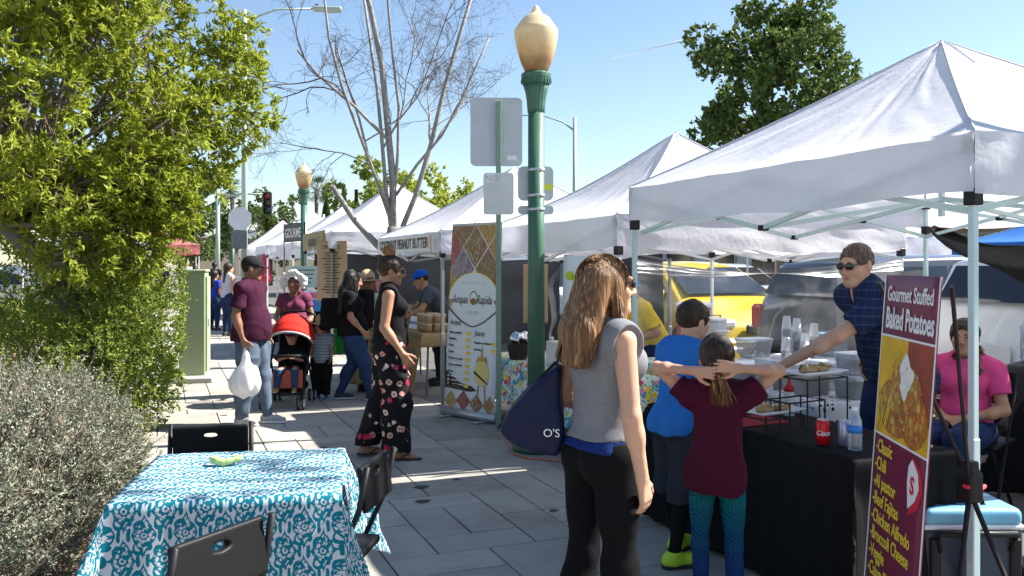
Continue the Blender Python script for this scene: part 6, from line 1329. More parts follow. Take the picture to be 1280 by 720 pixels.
# ---- tall roll-up food menu
Rb = thing('roll_up_banner', 'tall roll-up food menu banner with yellow ovals and food photos', 'banner', (2.77, 8.79, 0), R(-67)); Rb.rotation_euler = (R(-3.5), 0, R(-67)); w, h = .77, 1.95; z0 = .06
panel('sheet', mat('banner_white', (.72, .74, .78), .4), w, h, Rb).location = (0, 0, z0)
MB().tube([(-.03, 0, .05), (w+.03, 0, .05)], .05, 14, flat=.9).build('base_cassette', mat('brushed_aluminium', (.55, .56, .58), .35, metal=.7), Rb, True); MB().box((w/2, 0, z0+h+.008), (w, .016, .028), bev=.004).build('top_rail', m_alu, Rb); MB().tube([(w/2-.04, 0, z0+h+.02), (w/2, 0, z0+h+.06), (w/2+.04, 0, z0+h+.02)], .006, 6).build('hook', m_alu, Rb)
for x_ in (.12, w-.12): MB().box((x_, 0, .006), (.05, .3, .012), bev=.003).build('foot', m_alu, Rb)
fm = [foodm('food_print_%d' % i, c, 20+4*i, i*7.) for i, c in enumerate(([(.45, .22, .12), (.6, .4, .3), (.3, .1, .05), (.35, .4, .12)], [(.7, .45, .1), (.8, .6, .3), (.5, .25, .08)], [(.55, .06, .04), (.7, .3, .08), (.4, .1, .3)], [(.12, .2, .06), (.5, .35, .1), (.6, .08, .05), (.75, .7, .6)], [(.6, .35, .12), (.75, .5, .2), (.45, .2, .06)], [(.1, .2, .45), (.7, .65, .6), (.5, .1, .08)]))]
Zt = z0+h; rows = [(0, .5), (.385, .0)]
def dia(cx, cz, i, rx=.185, rz=.22, cut=None):
    pts = [(cx-rx, cz), (cx, cz-rz), (cx+rx, cz), (cx, cz+rz)]
    pts = [(min(max(x, .004), w-.004), min(max(z, z0+.004), Zt-.004)) for x, z in pts]
    flat('food_photo', pts, fm[i % 6], Rb, -.004-.0001*i)
k = 0
for cz, cxs in ((Zt, (.19, .58)), (Zt-.23, (0, .385, .77)), (Zt-.46, (.19, .58)), (Zt-.66, (0, .77))):
    for cx in cxs: dia(cx, cz, k); k += 1
flat('white_field', ellp(w/2, Zt-.78, w/2-.003, .28, 24, 0, math.pi), mat('banner_white'), Rb, -.006)
ring = MB(); pts = ellp(w/2, Zt-.78, w/2-.006, .283, 24, .05, math.pi-.05); ring.tube([(x, -.006, z) for x, z in pts], .005, 4); ring.build('yellow_arc', m_yel, Rb)
text_mesh('lettering', 'V E N E Z U E L A', .045, m_fgrey, Rb, (w/2, -.007, Zt-.62), align='CENTER', ext=.0004); text_mesh('lettering', 'Arepas', .135, m_pblk, Rb, (.06, -.007, Zt-.82), ext=.0004, shear=.25, sx=.62); text_mesh('lettering', 'Rapida', .135, m_pblk, Rb, (.44, -.007, Zt-.82), ext=.0004, shear=.25, sx=.62); text_mesh('lettering', 'F O O D', .05, m_fgrey, Rb, (w/2, -.007, Zt-.93), align='CENTER', ext=.0004)
for q, m_, (rx, rz) in ((0, mat('print_green', (.25, .4, .1), .5), (.062, .075)), (1, mat('banner_white'), (.048, .058)), (2, mat('print_brown', (.3, .1, .03), .5), (.04, .028))): flat('emblem', ellp(.39, Zt-.76-(.03 if q == 2 else 0), rx, rz), m_, Rb, -.0068-.0003*q)
sw = MB(); sw.tube([(x, -.007, Zt-.92-.14*math.sin(math.pi*x/w)+(.05*abs(x/w-.5)*2)) for x in np.linspace(.005, w-.005, 20)], .007, 4); sw.build('black_swoosh', m_pblk, Rb)
text_mesh('lettering', 'Arepas', .085, m_pblk, Rb, (.04, -.007, Zt-1.05), ext=.0004, shear=.2, sx=.7); text_mesh('lettering', 'Juices', .09, m_pblk, Rb, (.43, -.007, Zt-1.15), ext=.0004, shear=.2, sx=.75)
for i, s in enumerate(('Reina pepiada', 'Pabellon', 'Pelua', 'Catira', 'Domino y queso', 'Carne mechada', 'Perico', 'Pollo', 'Veggie vegan')):
    z_ = Zt-1.14-.068*i; text_mesh('lettering', s, .034, m_pblk, Rb, (.04, -.007, z_), ext=.0004, bold=.001); MB().box((.14, -.005, z_-.016), (.2, .001, .004)).build('price_rule', m_fgrey, Rb); flat('price_oval', ellp(.335, z_+.008, .04, .02, 16), m_yel, Rb, -.0065)
for i, s in enumerate(('Papelon con limon', 'Parchita')): z_ = Zt-1.23-.07*i; text_mesh('lettering', s, .034, m_pblk, Rb, (.43, -.007, z_), ext=.0004, bold=.001); flat('price_oval', ellp(.71, z_+.008, .035, .02, 16), m_yel, Rb, -.0065)
flat('brown_wave', [(.004, z0+.42), (.1, z0+.37), (.25, z0+.3), (.42, z0+.28), (.5, z0+.24), (.4, z0+.22), (.004, z0+.235)], mat('print_darkbrown', (.04, .02, .015), .5), Rb, -.0055)
for i in range(3): flat('contact_dot', ellp(.05, z0+.36-.04*i, .014, .014, 12), m_wht, Rb, -.0062); MB().box((.17+.02*i, -.006, z0+.36-.04*i), (.17, .001, .01)).build('contact_line', m_wht, Rb)
for i, (cx, cz) in enumerate(((.1, z0+.1), (.3, z0+.12), (.5, z0+.1), (.7, z0+.1))): dia(cx, cz, i+1, .11, .11)
# arepa illustration
flat('arepa_print', ellp(.56, z0+.42, .115, .13), mat('print_arepa', (.72, .62, .2), .5, noise=.1, nscale=20), Rb, -.0072); flat('filling_print', [(.47, z0+.52), (.5, z0+.6), (.53, z0+.57), (.56, z0+.72), (.575, z0+.58), (.62, z0+.6), (.65, z0+.52), (.6, z0+.545), (.52, z0+.545)], mat('print_filling', (.5, .3, .05), .5, noise=.5, nscale=40), Rb, -.0075)
flat('sash_print', [(.44, z0+.42), (.66, z0+.31), (.655, z0+.33), (.45, z0+.445)], m_pblk, Rb, -.0078)
for dx in (-.04, .05): flat('leg_print', [(.55+dx, z0+.3), (.575+dx, z0+.3), (.565+dx*1.5, z0+.06), (.55+dx*1.5, z0+.06)], mat('print_skin', (.45, .22, .1), .5), Rb, -.0071)
# ---- valance strip COCONUT PEANUT BUTTER
def strip(label, x, y1, z, w, h, txt, m, m_t, size, sx=1, cat='banner'):
    T = thing('name_strip', label, cat, (x, y1, z), R(-90)); panel('sheet', m, w, h, T, wave=.006); text_mesh('lettering', txt, size, m_t, T, (w*.47, -.006, h*.24), align='CENTER', ext=.0005, bold=.006, sx=sx); return T
st = strip('white strip reading coconut peanut butter on the canopy front', 2.865, 12.2, 1.745, 2.75, .21, 'COCONUT PEANUT BUTTER', m_wht, m_pblk, .17, 1.08)
MB().box((2.62, -.004, .1), (.02, .003, .2)).build('red_stripe', m_prd, st); flat('emblem', ellp(2.5, .12, .05, .05), mat('print_orange', (.7, .4, .15), .5), st, -.006)
strip('khaki strip on the front of the canopy past the bare tree', 2.64, 17.9, 1.86, 2.6, .34, 'NATURALS', mat('khaki_banner', (.32, .27, .12), .7, noise=.2, nscale=3), m_pblk, .2, 1)
T = thing('name_strip', 'black strip with white lettering hanging before the far acorn lamp', 'banner', (2.62, 20.6, 2.1), R(-80)); panel('sheet', m_pblk, 1.5, .42, T, wave=.03); text_mesh('lettering', 'GOURMET', .3, m_wht, T, (.75, -.02, .1), align='CENTER', ext=.0005, bold=.004, sx=.9)
MB().tube([(-.02, 0, -2.1), (-.02, 0, .44)], .02, 8).build('post', m_grey, T)
# kraft paper menus
m_kraft = mat('kraft_paper', (.42, .29, .17), .8, noise=.1, nscale=6, bump=.5, bscale=14); m_ink = mat('brown_ink', (.08, .05, .03), .8)
def kraft(label, x, y, z, rz, w, h, lines, head=None, wr=.01):
    T = thing('paper_sign', label, 'sign', (x, y, z), R(rz)); n = 22; X, Z = np.meshgrid(np.linspace(0, w, n), np.linspace(0, h, n), indexing='ij'); P = np.stack((X, wr*wav(np.stack((X, Z, X*0), -1), 3, 9, 2), Z), -1); grid_uv('sheet', P, np.stack((X, Z), -1), m_kraft, T, .003)
    r = random.Random(7)
    for i in range(lines): L = w*r.uniform(.35, .75); MB().box((w/2, -wr*2-.006, h*.8-i*h*.7/lines), (L, .001, h*.016)).build('text_line', m_ink, T)
    if head: text_mesh('lettering', head, h*.09, m_ink, T, (w/2, -wr*2-.006, h*.87), align='CENTER', ext=.0004, sx=.9)
kraft('tall kraft paper menu hanging at the canopy past the bare tree', 2.5, 15.3, .95, -45, .62, 1.05, 15, 'ORGANIC', .004); kraft('crumpled kraft paper sheet hanging behind the sign post', 3.5, 8.35, .98, -25, .26, .62, 0, None, .016)
T = thing('cardboard_sign', 'brown cardboard sign leaning on the peanut butter table', 'sign', (2.5, 10.3, 0)); T.rotation_euler = (R(-12), 0, R(-75)); MB().box((.3, 0, .36), (.62, .012, .72), bev=.003).build('board', mat('cardboard', (.30, .17, .08), .85, noise=.12, nscale=5), T); text_mesh('lettering', 'LOCAL\'S', .13, m_ink, T, (.3, -.008, .52), align='CENTER', ext=.0005, sx=.9); text_mesh('lettering', 'WORK', .1, m_ink, T, (.42, -.008, .1), align='CENTER', ext=.0005)
# price poster behind the long haired woman
T = thing('price_poster', 'white and yellow drinks price poster on the canopy leg', 'poster', (3.18, 6.75, .62), R(-68)); T.rotation_euler = (R(-2), 0, R(-68)); panel('sheet', m_wht, .62, 1.05, T)
for i, (z_, c) in enumerate(((.05, m_yel), (.34, m_yel), (.66, m_prd))): flat('colour_field', [(.36, z_), (.61, z_), (.61, z_+.2), (.36, z_+.17)], c, T, -.004)
for z_, s in ((.8, '$5'), (.52, '$5'), (.25, '$6')): flat('price_disc', ellp(.5, z_+.03, .085, .07), m_wht, T, -.006); text_mesh('lettering', s, .09, m_fgrey, T, (.5, -.0075, z_), align='CENTER', ext=.0004)
for x_, z_, r_ in ((.55, .92, .05), (.5, .95, .04), (.08, .88, .05), (.14, .86, .04)): flat('fruit_print', ellp(x_, z_, r_, r_*.8), mat('print_lime', (.5, .65, .05), .5), T, -.0055)
T = thing('white_board', 'pale green price board at the stall past the stroller', 'sign', (2.35, 17.4, 1.15), R(-30)); MB().box((.3, 0, .2), (.62, .02, .42), bev=.005).build('board', mat('board_pale', (.45, .62, .58), .6), T)
for i in range(4): MB().box((.28, -.013, .33-.08*i), (.4-.05*i, .002, .018)).build('text_line', m_ink, T)
# ================================================================= things on and around the stalls
def thin_clear(name, col=(.9, .92, .95), a=.25, rough=.08):
    m = bpy.data.materials.new(name); m.use_nodes = True; n = m.node_tree.nodes; L = m.node_tree.links; n.remove(n['Principled BSDF']); t = n.new('ShaderNodeBsdfTransparent'); t.inputs[0].default_value = (*col, 1); g = n.new('ShaderNodeBsdfGlossy'); g.inputs['Roughness'].default_value = rough; d = n.new('ShaderNodeBsdfDiffuse'); d.inputs[0].default_value = (*col, 1)
    m1 = n.new('ShaderNodeMixShader'); m1.inputs[0].default_value = .5; L.new(g.outputs[0], m1.inputs[1]); L.new(d.outputs[0], m1.inputs[2]); m2 = n.new('ShaderNodeMixShader'); lw = n.new('ShaderNodeLayerWeight'); lw.inputs[0].default_value = .25; ma = n.new('ShaderNodeMath'); ma.operation = 'MULTIPLY_ADD'; ma.inputs[1].default_value = .6; ma.inputs[2].default_value = a; L.new(lw.outputs['Facing'], ma.inputs[0])
    L.new(ma.outputs[0], m2.inputs[0]); L.new(t.outputs[0], m2.inputs[1]); L.new(m1.outputs[0], m2.inputs[2]); L.new(m2.outputs[0], n['Material Output'].inputs[0]); return m
m_clear = thin_clear('clear_plastic', a=.16); m_vinyl = thin_clear('clear_vinyl', (.92, .93, .94), .03, .12); m_tub = thin_clear('frosted_tub', (.8, .84, .9), .38, .3)
m_alum = mat('can_aluminium', (.6, .62, .65), .3, metal=.8)
def on_cyl(o, r):
    for v in o.data.vertices: a = v.co.x/r; d = r-v.co.y; v.co.x, v.co.y = d*math.sin(a), -d*math.cos(a)
def place(o, x, y, z, rz=0): o.location = (x, y, z); o.rotation_euler = (0, 0, R(rz)); return o
def can(label, x, y, z, m, rz, txt=None, mt=None):
    T = thing('drink_can', label, 'can', (x, y, z), R(rz)); MB().lathe([(.024, 0), (.027, .004), (.033, .012), (.033, .106), (.028, .117), (.026, .121)], 24).build('body', m, T, True); MB().lathe([(.0265, .119), (.0265, .123), (.024, .123), (.023, .1195), (.002, .1195)], 24).build('top', m_alum, T); MB().box((0, .004, .1225), (.012, .022, .002)).build('tab', m_alum, T)
    if txt: o = text_mesh('lettering', txt, .034, mt, T, (0, 0, .05), align='CENTER', ext=.0002, shear=.3, bold=.0008); on_cyl(o, .0334)
TZ = .731
can('red drink can with white script standing on the black cloth', 2.94, 3.29, TZ, mat('can_red', (.55, .008, .015), .3, metal=.3), 25, 'Coca-Cola', m_wht); can('silver and lilac drink can beside the water bottle', 3.02, 3.23, TZ, mat('can_lilac', (.45, .45, .6), .3, metal=.6), 10)
T = thing('water_bottle', 'clear water bottle with blue label on the black cloth', 'bottle', (2.985, 3.13, TZ)); MB().lathe([(.02, .002), (.031, .006), (.032, .03), (.030, .04), (.032, .05), (.030, .06), (.032, .07), (.032, .125), (.03, .14), (.022, .165), (.0135, .18), (.0135, .19)], 24).build('bottle', m_clear, T, True); MB().lathe([(.028, .004), (.029, .13), (.02, .16), (.002, .161)], 20).build('water', thin_clear('water_tint', (.82, .9, .95), .12, .02), T, True); MB().lathe([(.0327, .085), (.0327, .12)], 24).build('label', mat('label_blue', (.02, .2, .6), .4), T, True); MB().lathe([(.015, .188), (.015, .205), (.002, .206)], 14).build('cap', m_wht, T)
# tiered wire stand with two plates of loaded potatoes
T = thing('wire_stand', 'black wire tiered stand holding two plates of food', 'stand', (3.05, 3.6, TZ), R(8)); wr = .0045
def wire(*p): MB().tube(p, wr, 6).build('wire', m_blk, T)
for zt, (cx, cy), hw, hd in ((.075, (-.08, .1), .14, .09), (.28, (.1, -.02), .15, .09), (.16, (.02, .03), .13, .08)):
    c = [(cx-hw, cy-hd, zt), (cx+hw, cy-hd, zt), (cx+hw, cy+hd, zt), (cx-hw, cy+hd, zt)]; wire(*c, c[0])
    for q in c[:2] if zt < .1 else c: wire(q, (q[0], q[1], .004))
m_plate = mat('plate_white', (.6, .62, .66), .3)
fdm = [mat('food_'+n, c, .5, noise=.3, nscale=60) for n, c in (('potato', (.42, .24, .09)), ('cheese', (.7, .45, .08)), ('cream', (.72, .7, .62)), ('herb', (.08, .2, .03)), ('tomato', (.5, .04, .02)), ('bean', (.12, .04, .03)))]
def food_plate(label, x, y, z, rz, seed):
    T = thing('food_plate', label, 'plate of food', (x, y, z), R(rz)); hw, hd = .165, .085
    P = np.zeros((9, 9, 3)); a, b = np.meshgrid(np.linspace(-1, 1, 9), np.linspace(-1, 1, 9), indexing='ij'); e = np.maximum(np.abs(a), np.abs(b)); P[..., 0] = a*hw; P[..., 1] = b*hd; P[..., 2] = .004+.02*np.clip((e-.6)/.4, 0, 1)**1.5; solidify(MB().grid(P).build('plate', m_plate, T, True), .006)
    r = random.Random(seed)
    for cx in (-.05, .055):
        S = SDF(.005); S.ell((cx, 0, .028), (.055, .04, .024), None, .01); S.fold(lambda P: .004*wav(P, seed, 60, 2)); S.build('potato', fdm[0], T)
    for k in range(46):
        cx = r.choice((-.05, .055)); x_, y_ = cx+r.gauss(0, .024), r.gauss(0, .017); m_ = fdm[r.choice((1, 2, 2, 3, 3, 4, 5, 1))]; s_ = r.uniform(.006, .013); MB().box((x_, y_, .052-abs(x_-cx)*.3+r.uniform(0, .008)), (s_*1.6, s_, s_*.7), rotm(r.random()*2, r.random()*2, r.random()*3), s_*.2).build('topping', m_, T)
food_plate('plate of loaded potatoes on the upper tier', 3.05+.1, 3.6-.01, TZ+.29, 8, 1); food_plate('plate of loaded potatoes on the lower tier near the red mat', 3.05-.09, 3.6+.09, TZ+.085, 8, 2)
o = MB().box((0, 0, .002), (.36, .62, .004)).build('red_mat', cloth('red_mat', (.36, .03, .04))); place(o, 3.0, 4.12, TZ, 3); tag(o, 'red place mat laid on the black cloth', 'mat')
def sheet_stack(name, label, x, y, z, rz, w, l, h, m, cat):
    o = MB().box((0, 0, h/2), (w, l, h), None, min(.004, h*.3)).build(name, m); place(o, x, y, z, rz); tag(o, label, cat); return o
sheet_stack('notepad', 'yellow notepad at the end of the black clothed table', 3.28, 3.12, TZ, 20, .14, .21, .012, mat('pad_yellow', (.65, .6, .2), .8), 'notepad'); sheet_stack('napkin_pack', 'white napkin pack on the red mat', 3.12, 4.35, TZ+.004, 15, .17, .2, .09, mat('napkins', (.62, .64, .68), .8, bump=.6, bscale=30), 'napkins'); sheet_stack('dollar_bill', 'green dollar bill lying beside the napkins', 2.95, 4.32, TZ+.005, 40, .066, .156, .002, mat('bill_green', (.3, .36, .26), .8, noise=.3, nscale=60), 'bill')
S = SDF(.008); S.ell((0, 0, .07), (.13, .11, .08), None, .02); S.fold(lambda P: .02*wav(P, 4, 30, 2)); o = S.build('cutlery_bag', m_bag); place(o, 3.25, 4.2, TZ); tag(o, 'crumpled clear bag of cutlery on the black cloth', 'bag')
T = thing('squeeze_bottle', 'white squeeze bottle with red ketchup cap', 'bottle', (3.33, 4.0, TZ)); MB().lathe([(.03, 0), (.032, .01), (.032, .12), (.026, .14)], 18).build('bottle', mat('bottle_milky', (.7, .68, .66), .4), T, True); MB().lathe([(.029, .14), (.029, .165), (.012, .18), (.006, .215), (.003, .22)], 16).build('cap', mat('cap_red', (.55, .02, .02), .4), T, True)
def tub(label, x, y, z, w, l, h, fill=None, lid=None, rz=0):
    T = thing('food_tub', label, 'tub', (x, y, z), R(rz), 'clear food tubs on the stall tables'); P = rrect(w, l, min(w, l)*.2, 4); n = len(P); mb = MB(); v = []
    for s_, zz in ((.86, 0), (1, h), (1.05, h), (1.05, h-.012)): v += [(x_*s_, y_*s_, zz) for x_, y_ in P]
    mb.add(v, [(i*n+k, i*n+(k+1) % n, (i+1)*n+(k+1) % n, (i+1)*n+k) for i in range(3) for k in range(n)]+[tuple(range(n))[::-1]]); mb.build('tub', m_tub, T, True)
    if fill: mb = MB(); mb.add([(x_*s_*.95, y_*s_*.95, zz) for s_, zz in ((.87, .004), (.95, h*.6)) for x_, y_ in P], [(k, (k+1) % n, n+(k+1) % n, n+k) for k in range(n)]+[tuple(range(n, 2*n)), tuple(range(n))[::-1]]); mb.build('filling', fill, T)
    if lid: mb = MB(); mb.add([(x_*1.08, y_*1.08, zz) for zz in (h+.001, h+.016) for x_, y_ in P], [(k, (k+1) % n, n+(k+1) % n, n+k) for k in range(n)]+[tuple(range(n, 2*n)), tuple(range(n))[::-1]]); mb.build('lid', lid, T)
Z2 = .748
m_lidc = mat('lid_pale', (.6, .66, .72), .4)
tub('large clear tub of brown filling on the printed cloth', 3.93, 4.55, Z2, .26, .26, .2, mat('beans', (.3, .16, .04), .5, noise=.4, nscale=30)); tub('clear tub of orange cheese on the printed cloth', 3.9, 4.85, Z2, .2, .2, .2, mat('cheese_shred', (.6, .25, .12), .6, noise=.3, nscale=50)); tub('clear lidded tub beside the man in navy polo', 4.1, 4.3, Z2, .22, .2, .13, mat('greens', (.1, .15, .04), .6, noise=.5, nscale=40), m_lidc); tub('clear lidded tub stacked on another tub', 4.1, 4.3, Z2+.15, .2, .18, .12, None, m_lidc); tub('tall clear tub at the edge of the printed cloth', 4.22, 4.62, Z2, .12, .12, .17, None, m_lidc); tub('black food tray with clear lid on the printed cloth', 3.98, 5.15, Z2, .32, .26, .12, mat('tray_black', (.02, .02, .02), .5), m_lidc)
# on the white table: bananas, cups, tubs
m_ban = mat('banana', (.72, .48, .03), .5, noise=.15, nscale=25); W3 = .741
T = thing('banana_bunch', 'bunch of yellow bananas on the white folding table', 'bananas', (4.58, 6.35, W3), R(10))
for i in range(7):
    S = SDF(.005); a = (i-3)*.12; pts = [(.11*math.cos(t)*1.0-.02*0, (i-3)*.026+.0*t, .022+.06*max(0, math.sin(t))*.8+(.02 if i % 2 else 0)) for t in np.linspace(.25, 2.9, 7)]; S.chain([V(*p) for p in pts], [.009, .016, .019, .02, .019, .015, .007], .01); S.build('banana', m_ban, T)
def cups(label, x, y, n, r=.045, h=.12, step=.014):
    T = thing('cup_stack', label, 'cups', (x, y, W3), 0, 'stacks of clear cups on the white table')
    m = MB().lathe([(r*.68, 0), (r, h), (r*1.08, h), (r*1.08, h-.004)], 18).mesh('cup', m_tub, True)
    for i in range(n): obj('cup', m, None, T, (0, 0, h+i*step)).rotation_euler = (R(180), 0, 0)
for i, (x_, y_, n, q) in enumerate(((5.26, 6.35, 20, 'tallest'), (5.4, 6.38, 18, 'second'), (5.53, 6.3, 15, 'third'), (5.37, 6.24, 9, 'short front'), (5.17, 6.25, 7, 'lowest front'))): cups(q+' stack of clear cups on the white table', x_, y_, n)
tub('clear tub behind the cup stacks', 5.05, 6.55, W3, .3, .2, .16, None, m_lidc); tub('pale blue lidded tub near the man in navy polo', 5.8, 6.4, W3, .3, .24, .2, None, mat('lid_blue', (.1, .3, .5), .4))
# drinks cooler jug, red with white lid
def jug(label, x, y, z, m, h=.42, r=.17):
    T = thing('drink_cooler', label, 'cooler', (x, y, z)); MB().lathe([(r*.88, 0), (r*.92, .02), (r, h*.9), (r*.98, h*.92)], 24).build('body', m, T, True); MB().lathe([(r*1.04, h*.92), (r*1.05, h), (r*.9, h*1.04), (.01, h*1.05)], 24).build('lid', m_wht, T, True)
    MB().tube([(.07, -r, h*.62), (.07, -r-.04, h*.6), (-.07, -r-.04, h*.6), (-.07, -r, h*.62)], .014, 8).build('handle', m_wht, T, True); MB().tube([(0, -r, .07), (0, -r-.05, .065), (0, -r-.055, .03)], .012, 8).build('spout', m_wht, T, True)
table('narrow folding table holding the red drink cooler', 5.0, 5.55, 7.35, 8.3, .74); jug('round red drink cooler with white lid beside the yellow car', 5.2, 7.75, .74, mat('cooler_red', (.55, .06, .03), .45), .44, .18); jug('white drink cooler beside the red one', 5.22, 7.42, .74, mat('cooler_white', (.6, .63, .68), .4), .3, .13)
T = thing('trolley_case', 'dark trolley case with tall handle by the yellow car', 'suitcase', (5.75, 8.2, 0), R(-20)); S = SDF(.015); S.box((0, 0, .36), (.2, .1, .28), None, .05); S.build('case', c_black, T); MB().tube([(-.1, .02, .66), (-.1, .02, 1.02), (.1, .02, 1.02), (.1, .02, .66)], .012, 8).build('handle', m_blk, T)
for x_ in (-.14, .14): w_ = MB().lathe([(.04, -.015), (.045, 0), (.04, .015)], 12).build('wheel', m_tyre, T); w_.rotation_euler = (0, R(90), 0); w_.location = (x_, .05, .045)
# red cooler box under the flowered table, juice boxes
def cooler(label, x, y, rz, w, l, h, mb_, ml, hnd=True):
    T = thing('cooler_box', label, 'cooler', (x, y, 0), R(rz)); S = SDF(.008); S.box((0, 0, h*.42), (w/2-.03, l/2-.03, h*.42-.03), None, .03); S.build('body', mb_, T)
    MB().box((0, 0, h*.845), (w*1.015, l*1.015, h*.05), bev=.008).build('rim', m_wht, T); S = SDF(.008); S.box((0, 0, h*.925), (w/2-.035, l/2-.035, .012), None, .035); S.cut((0, 0, h*.872), (0, 0, -1)); S.build('lid', ml, T)
    if hnd:
        MB().tube([(-w*.36, -l/2-.005, h*.62), (-w*.38, -l/2-.03, h*.8), (w*.38, -l/2-.03, h*.8), (w*.36, -l/2-.005, h*.62)], .016, 8).build('handle', m_blk, T, True)
        for x_ in (-w*.4, w*.4): MB().box((x_, -l/2-.008, h*.5), (.05, .02, h*.5), bev=.008).build('handle_mount', m_blk, T)
    return T
cooler('dark wheeled cooler with pale blue lid behind the potato banner', 3.5, 3.03, -22, .46, .36, .47, mat('cooler_navy', (.02, .032, .06), .45), mat('cooler_lid_blue', (.16, .42, .58), .4)); cooler('red cooler box under the flowered table end', 3.28, 6.12, 0, .34, .3, .48, mat('cooler_box_red', (.5, .07, .05), .5), m_wht, False)
o = sheet_stack('juice_carton', 'small white drink carton on the flowered cloth', 4.05, 6.3, .728, 20, .2, .12, .1, mat('carton_white', (.65, .64, .6), .6), 'carton')
# foil and basket on the flowered cloth by the lamp
T = thing('wicker_basket', 'dark woven basket filled with crumpled foil packets', 'basket', (3.3, 8.0, .648)); fl_ = lambda a, z: .05*(.5+.5*math.cos(16*a))*(.5+.5*math.cos(z*190)); MB().lathe([(.085, 0), (.09, .02), (.1, .06), (.108, .1), (.115, .14), (.12, .15), (.11, .152), (.1, .13)], 48, flute=fl_).build('basket', mat('wicker_dark', (.03, .02, .015), .8, bump=.8, bscale=80), T, True)
S = SDF(.006); 
for i in range(7): S.ell((RNG.uniform(-.06, .06), RNG.uniform(-.06, .06), .17+.07*RNG.random()), (.05, .04, .045), None, .005)
S.fold(lambda P: .012*wav(P, 9, 60, 2)); S.build('foil', mat('foil', (.7, .7, .72), .22, metal=1), T)
# black tub bag / tablecloth corner objects near the peanut butter stall
table('dark folding table of the peanut butter stall', 2.9, 3.5, 10.0, 12.1, .76, m=mat('table_dark', (.06, .05, .045), .6)); o = drape('burlap_runner', cloth('burlap', (.42, .3, .14), bump=1, bscale=120), .31, .5, .768, .16, None, 50, .1, 3); place(o, 3.2, 10.5, 0); tag(o, 'tan burlap runner on the peanut butter table', 'runner')
m_jarb = mat('jar_nut', (.34, .19, .08), .3, coat=.6); m_lidt = mat('lid_tan', (.55, .45, .3), .5); m_wood = mat('crate_wood', (.36, .24, .13), .75, noise=.25, nscale=12)
def jar_mesh(): return MB().lathe([(.038, 0), (.042, .006), (.042, .075), (.036, .085)], 16).mesh('glass', m_jarb, True), MB().lathe([(.043, .082), (.043, .104), (.002, .105)], 16).mesh('lid', m_lidt, False)
jg, jl = jar_mesh(); r = random.Random(4); k = 0
for zt in (0, .106):
    for i in range(5):
        for j in range(3):
            if zt and (i+j) % 3 == 2: continue
            T = thing('nut_butter_jar', 'brown nut butter jar with tan lid in the rows on the peanut butter table', 'jar', (2.99+.1*j+r.uniform(-.006, .006), 10.08+.1*i, .775+zt), r.random()*6, 'jars on the peanut butter table'); obj('glass', jg, None, T); obj('lid', jl, None, T)
for i, (x_, y_, h_) in enumerate(((3.15, 10.85, .2), (3.2, 11.25, .3), (3.05, 11.6, .22))):
    T = thing('wooden_crate', ('small', 'tall', 'low')[i]+' slatted wooden crate on the peanut butter table', 'crate', (x_, y_, .762)); 
    for z_ in np.arange(.03, h_, .06):
        for sx in (-1, 1): MB().box((sx*.14, 0, z_), (.012, .3, .048), bev=.003).build('slat', m_wood, T); MB().box((0, sx*.15, z_), (.27, .012, .048), bev=.003).build('slat', m_wood, T)
    MB().box((0, 0, .006), (.27, .29, .012)).build('base', m_wood, T)
    for j in range(4): T2 = thing('nut_butter_jar', 'brown nut butter jar with tan lid standing in the %s crate' % ('small', 'tall', 'low')[i], 'jar', (x_-.06+.12*(j % 2), y_-.07+.13*(j//2), .775+h_*.45), 0, 'jars in the crates'); obj('glass', jg, None, T2); obj('lid', jl, None, T2)
T = thing('price_card', 'white price card standing among the jars', 'sign', (2.94, 10.62, .77), R(-75)); T.rotation_euler = (R(-15), 0, R(-75)); MB().box((0, 0, .09), (.24, .006, .16)).build('card', m_wht, T); text_mesh('lettering', 'NON-DAIRY', .05, mat('print_blue', (.02, .08, .4), .5), T, (0, -.005, .07), align='CENTER', ext=.0004, bold=.002, sx=.85)
for i, (x_, y_, z_, c, q) in enumerate(((3.1, 12.35, 0, (.05, .05, .06), 'dark'), (3.35, 9.75, 0, (.03, .03, .035), 'black'))): sheet_stack('storage_bin', q+' storage bin on the ground at the peanut butter stall', x_, y_, z_, 5, .42, .36, .34, mat('bin_%d' % i, c, .6), 'bin')
# dark backdrop cloths at the stalls
def hang(name, label, p0, p1, z0, z1, m, sag=.03, cat='backdrop', seed=1, n=40, wv=.03):
    p0, p1 = V(*p0), V(*p1); nrm = unit((p1-p0)[::-1]*V(1, -1)); A, B = np.meshgrid(np.linspace(0, 1, n), np.linspace(0, 1, 24), indexing='ij'); off = wv*(np.sin(A*19+seed)+.6*np.sin(A*41+seed))*(.35+.65*B)+.02*wav(np.stack((A*2, B*2, A*0), -1), seed, 5, 2); xy = p0+(p1-p0)*A[..., None]+nrm*off[..., None]; z = z1-sag*np.sin(math.pi*A)*(1-B)-(z1-z0)*B+.02*np.sin(A*13+seed)*B
    o = grid_uv(name, np.concatenate((xy, z[..., None]), -1), np.stack((A, B), -1), m); tag(o, label, cat); return o
m_mesh = thin_clear('black_shade_mesh', (.03, .03, .035), .72, .6)
hang('clear_sheet', 'clear crumpled plastic sheet hung along the stall side', (3.5, 6.06), (6.3, 6.06), .95, 1.66, m_vinyl, .1, 'plastic sheet', 3, 60, .025)
hang('sheet_edge', 'crumpled gathered edge of the clear plastic sheet', (3.5, 6.03), (6.3, 6.03), 1.50, 1.64, thin_clear('gathered_vinyl', (.75, .76, .76), .34, .25), .12, 'plastic sheet', 8, 90, .018)
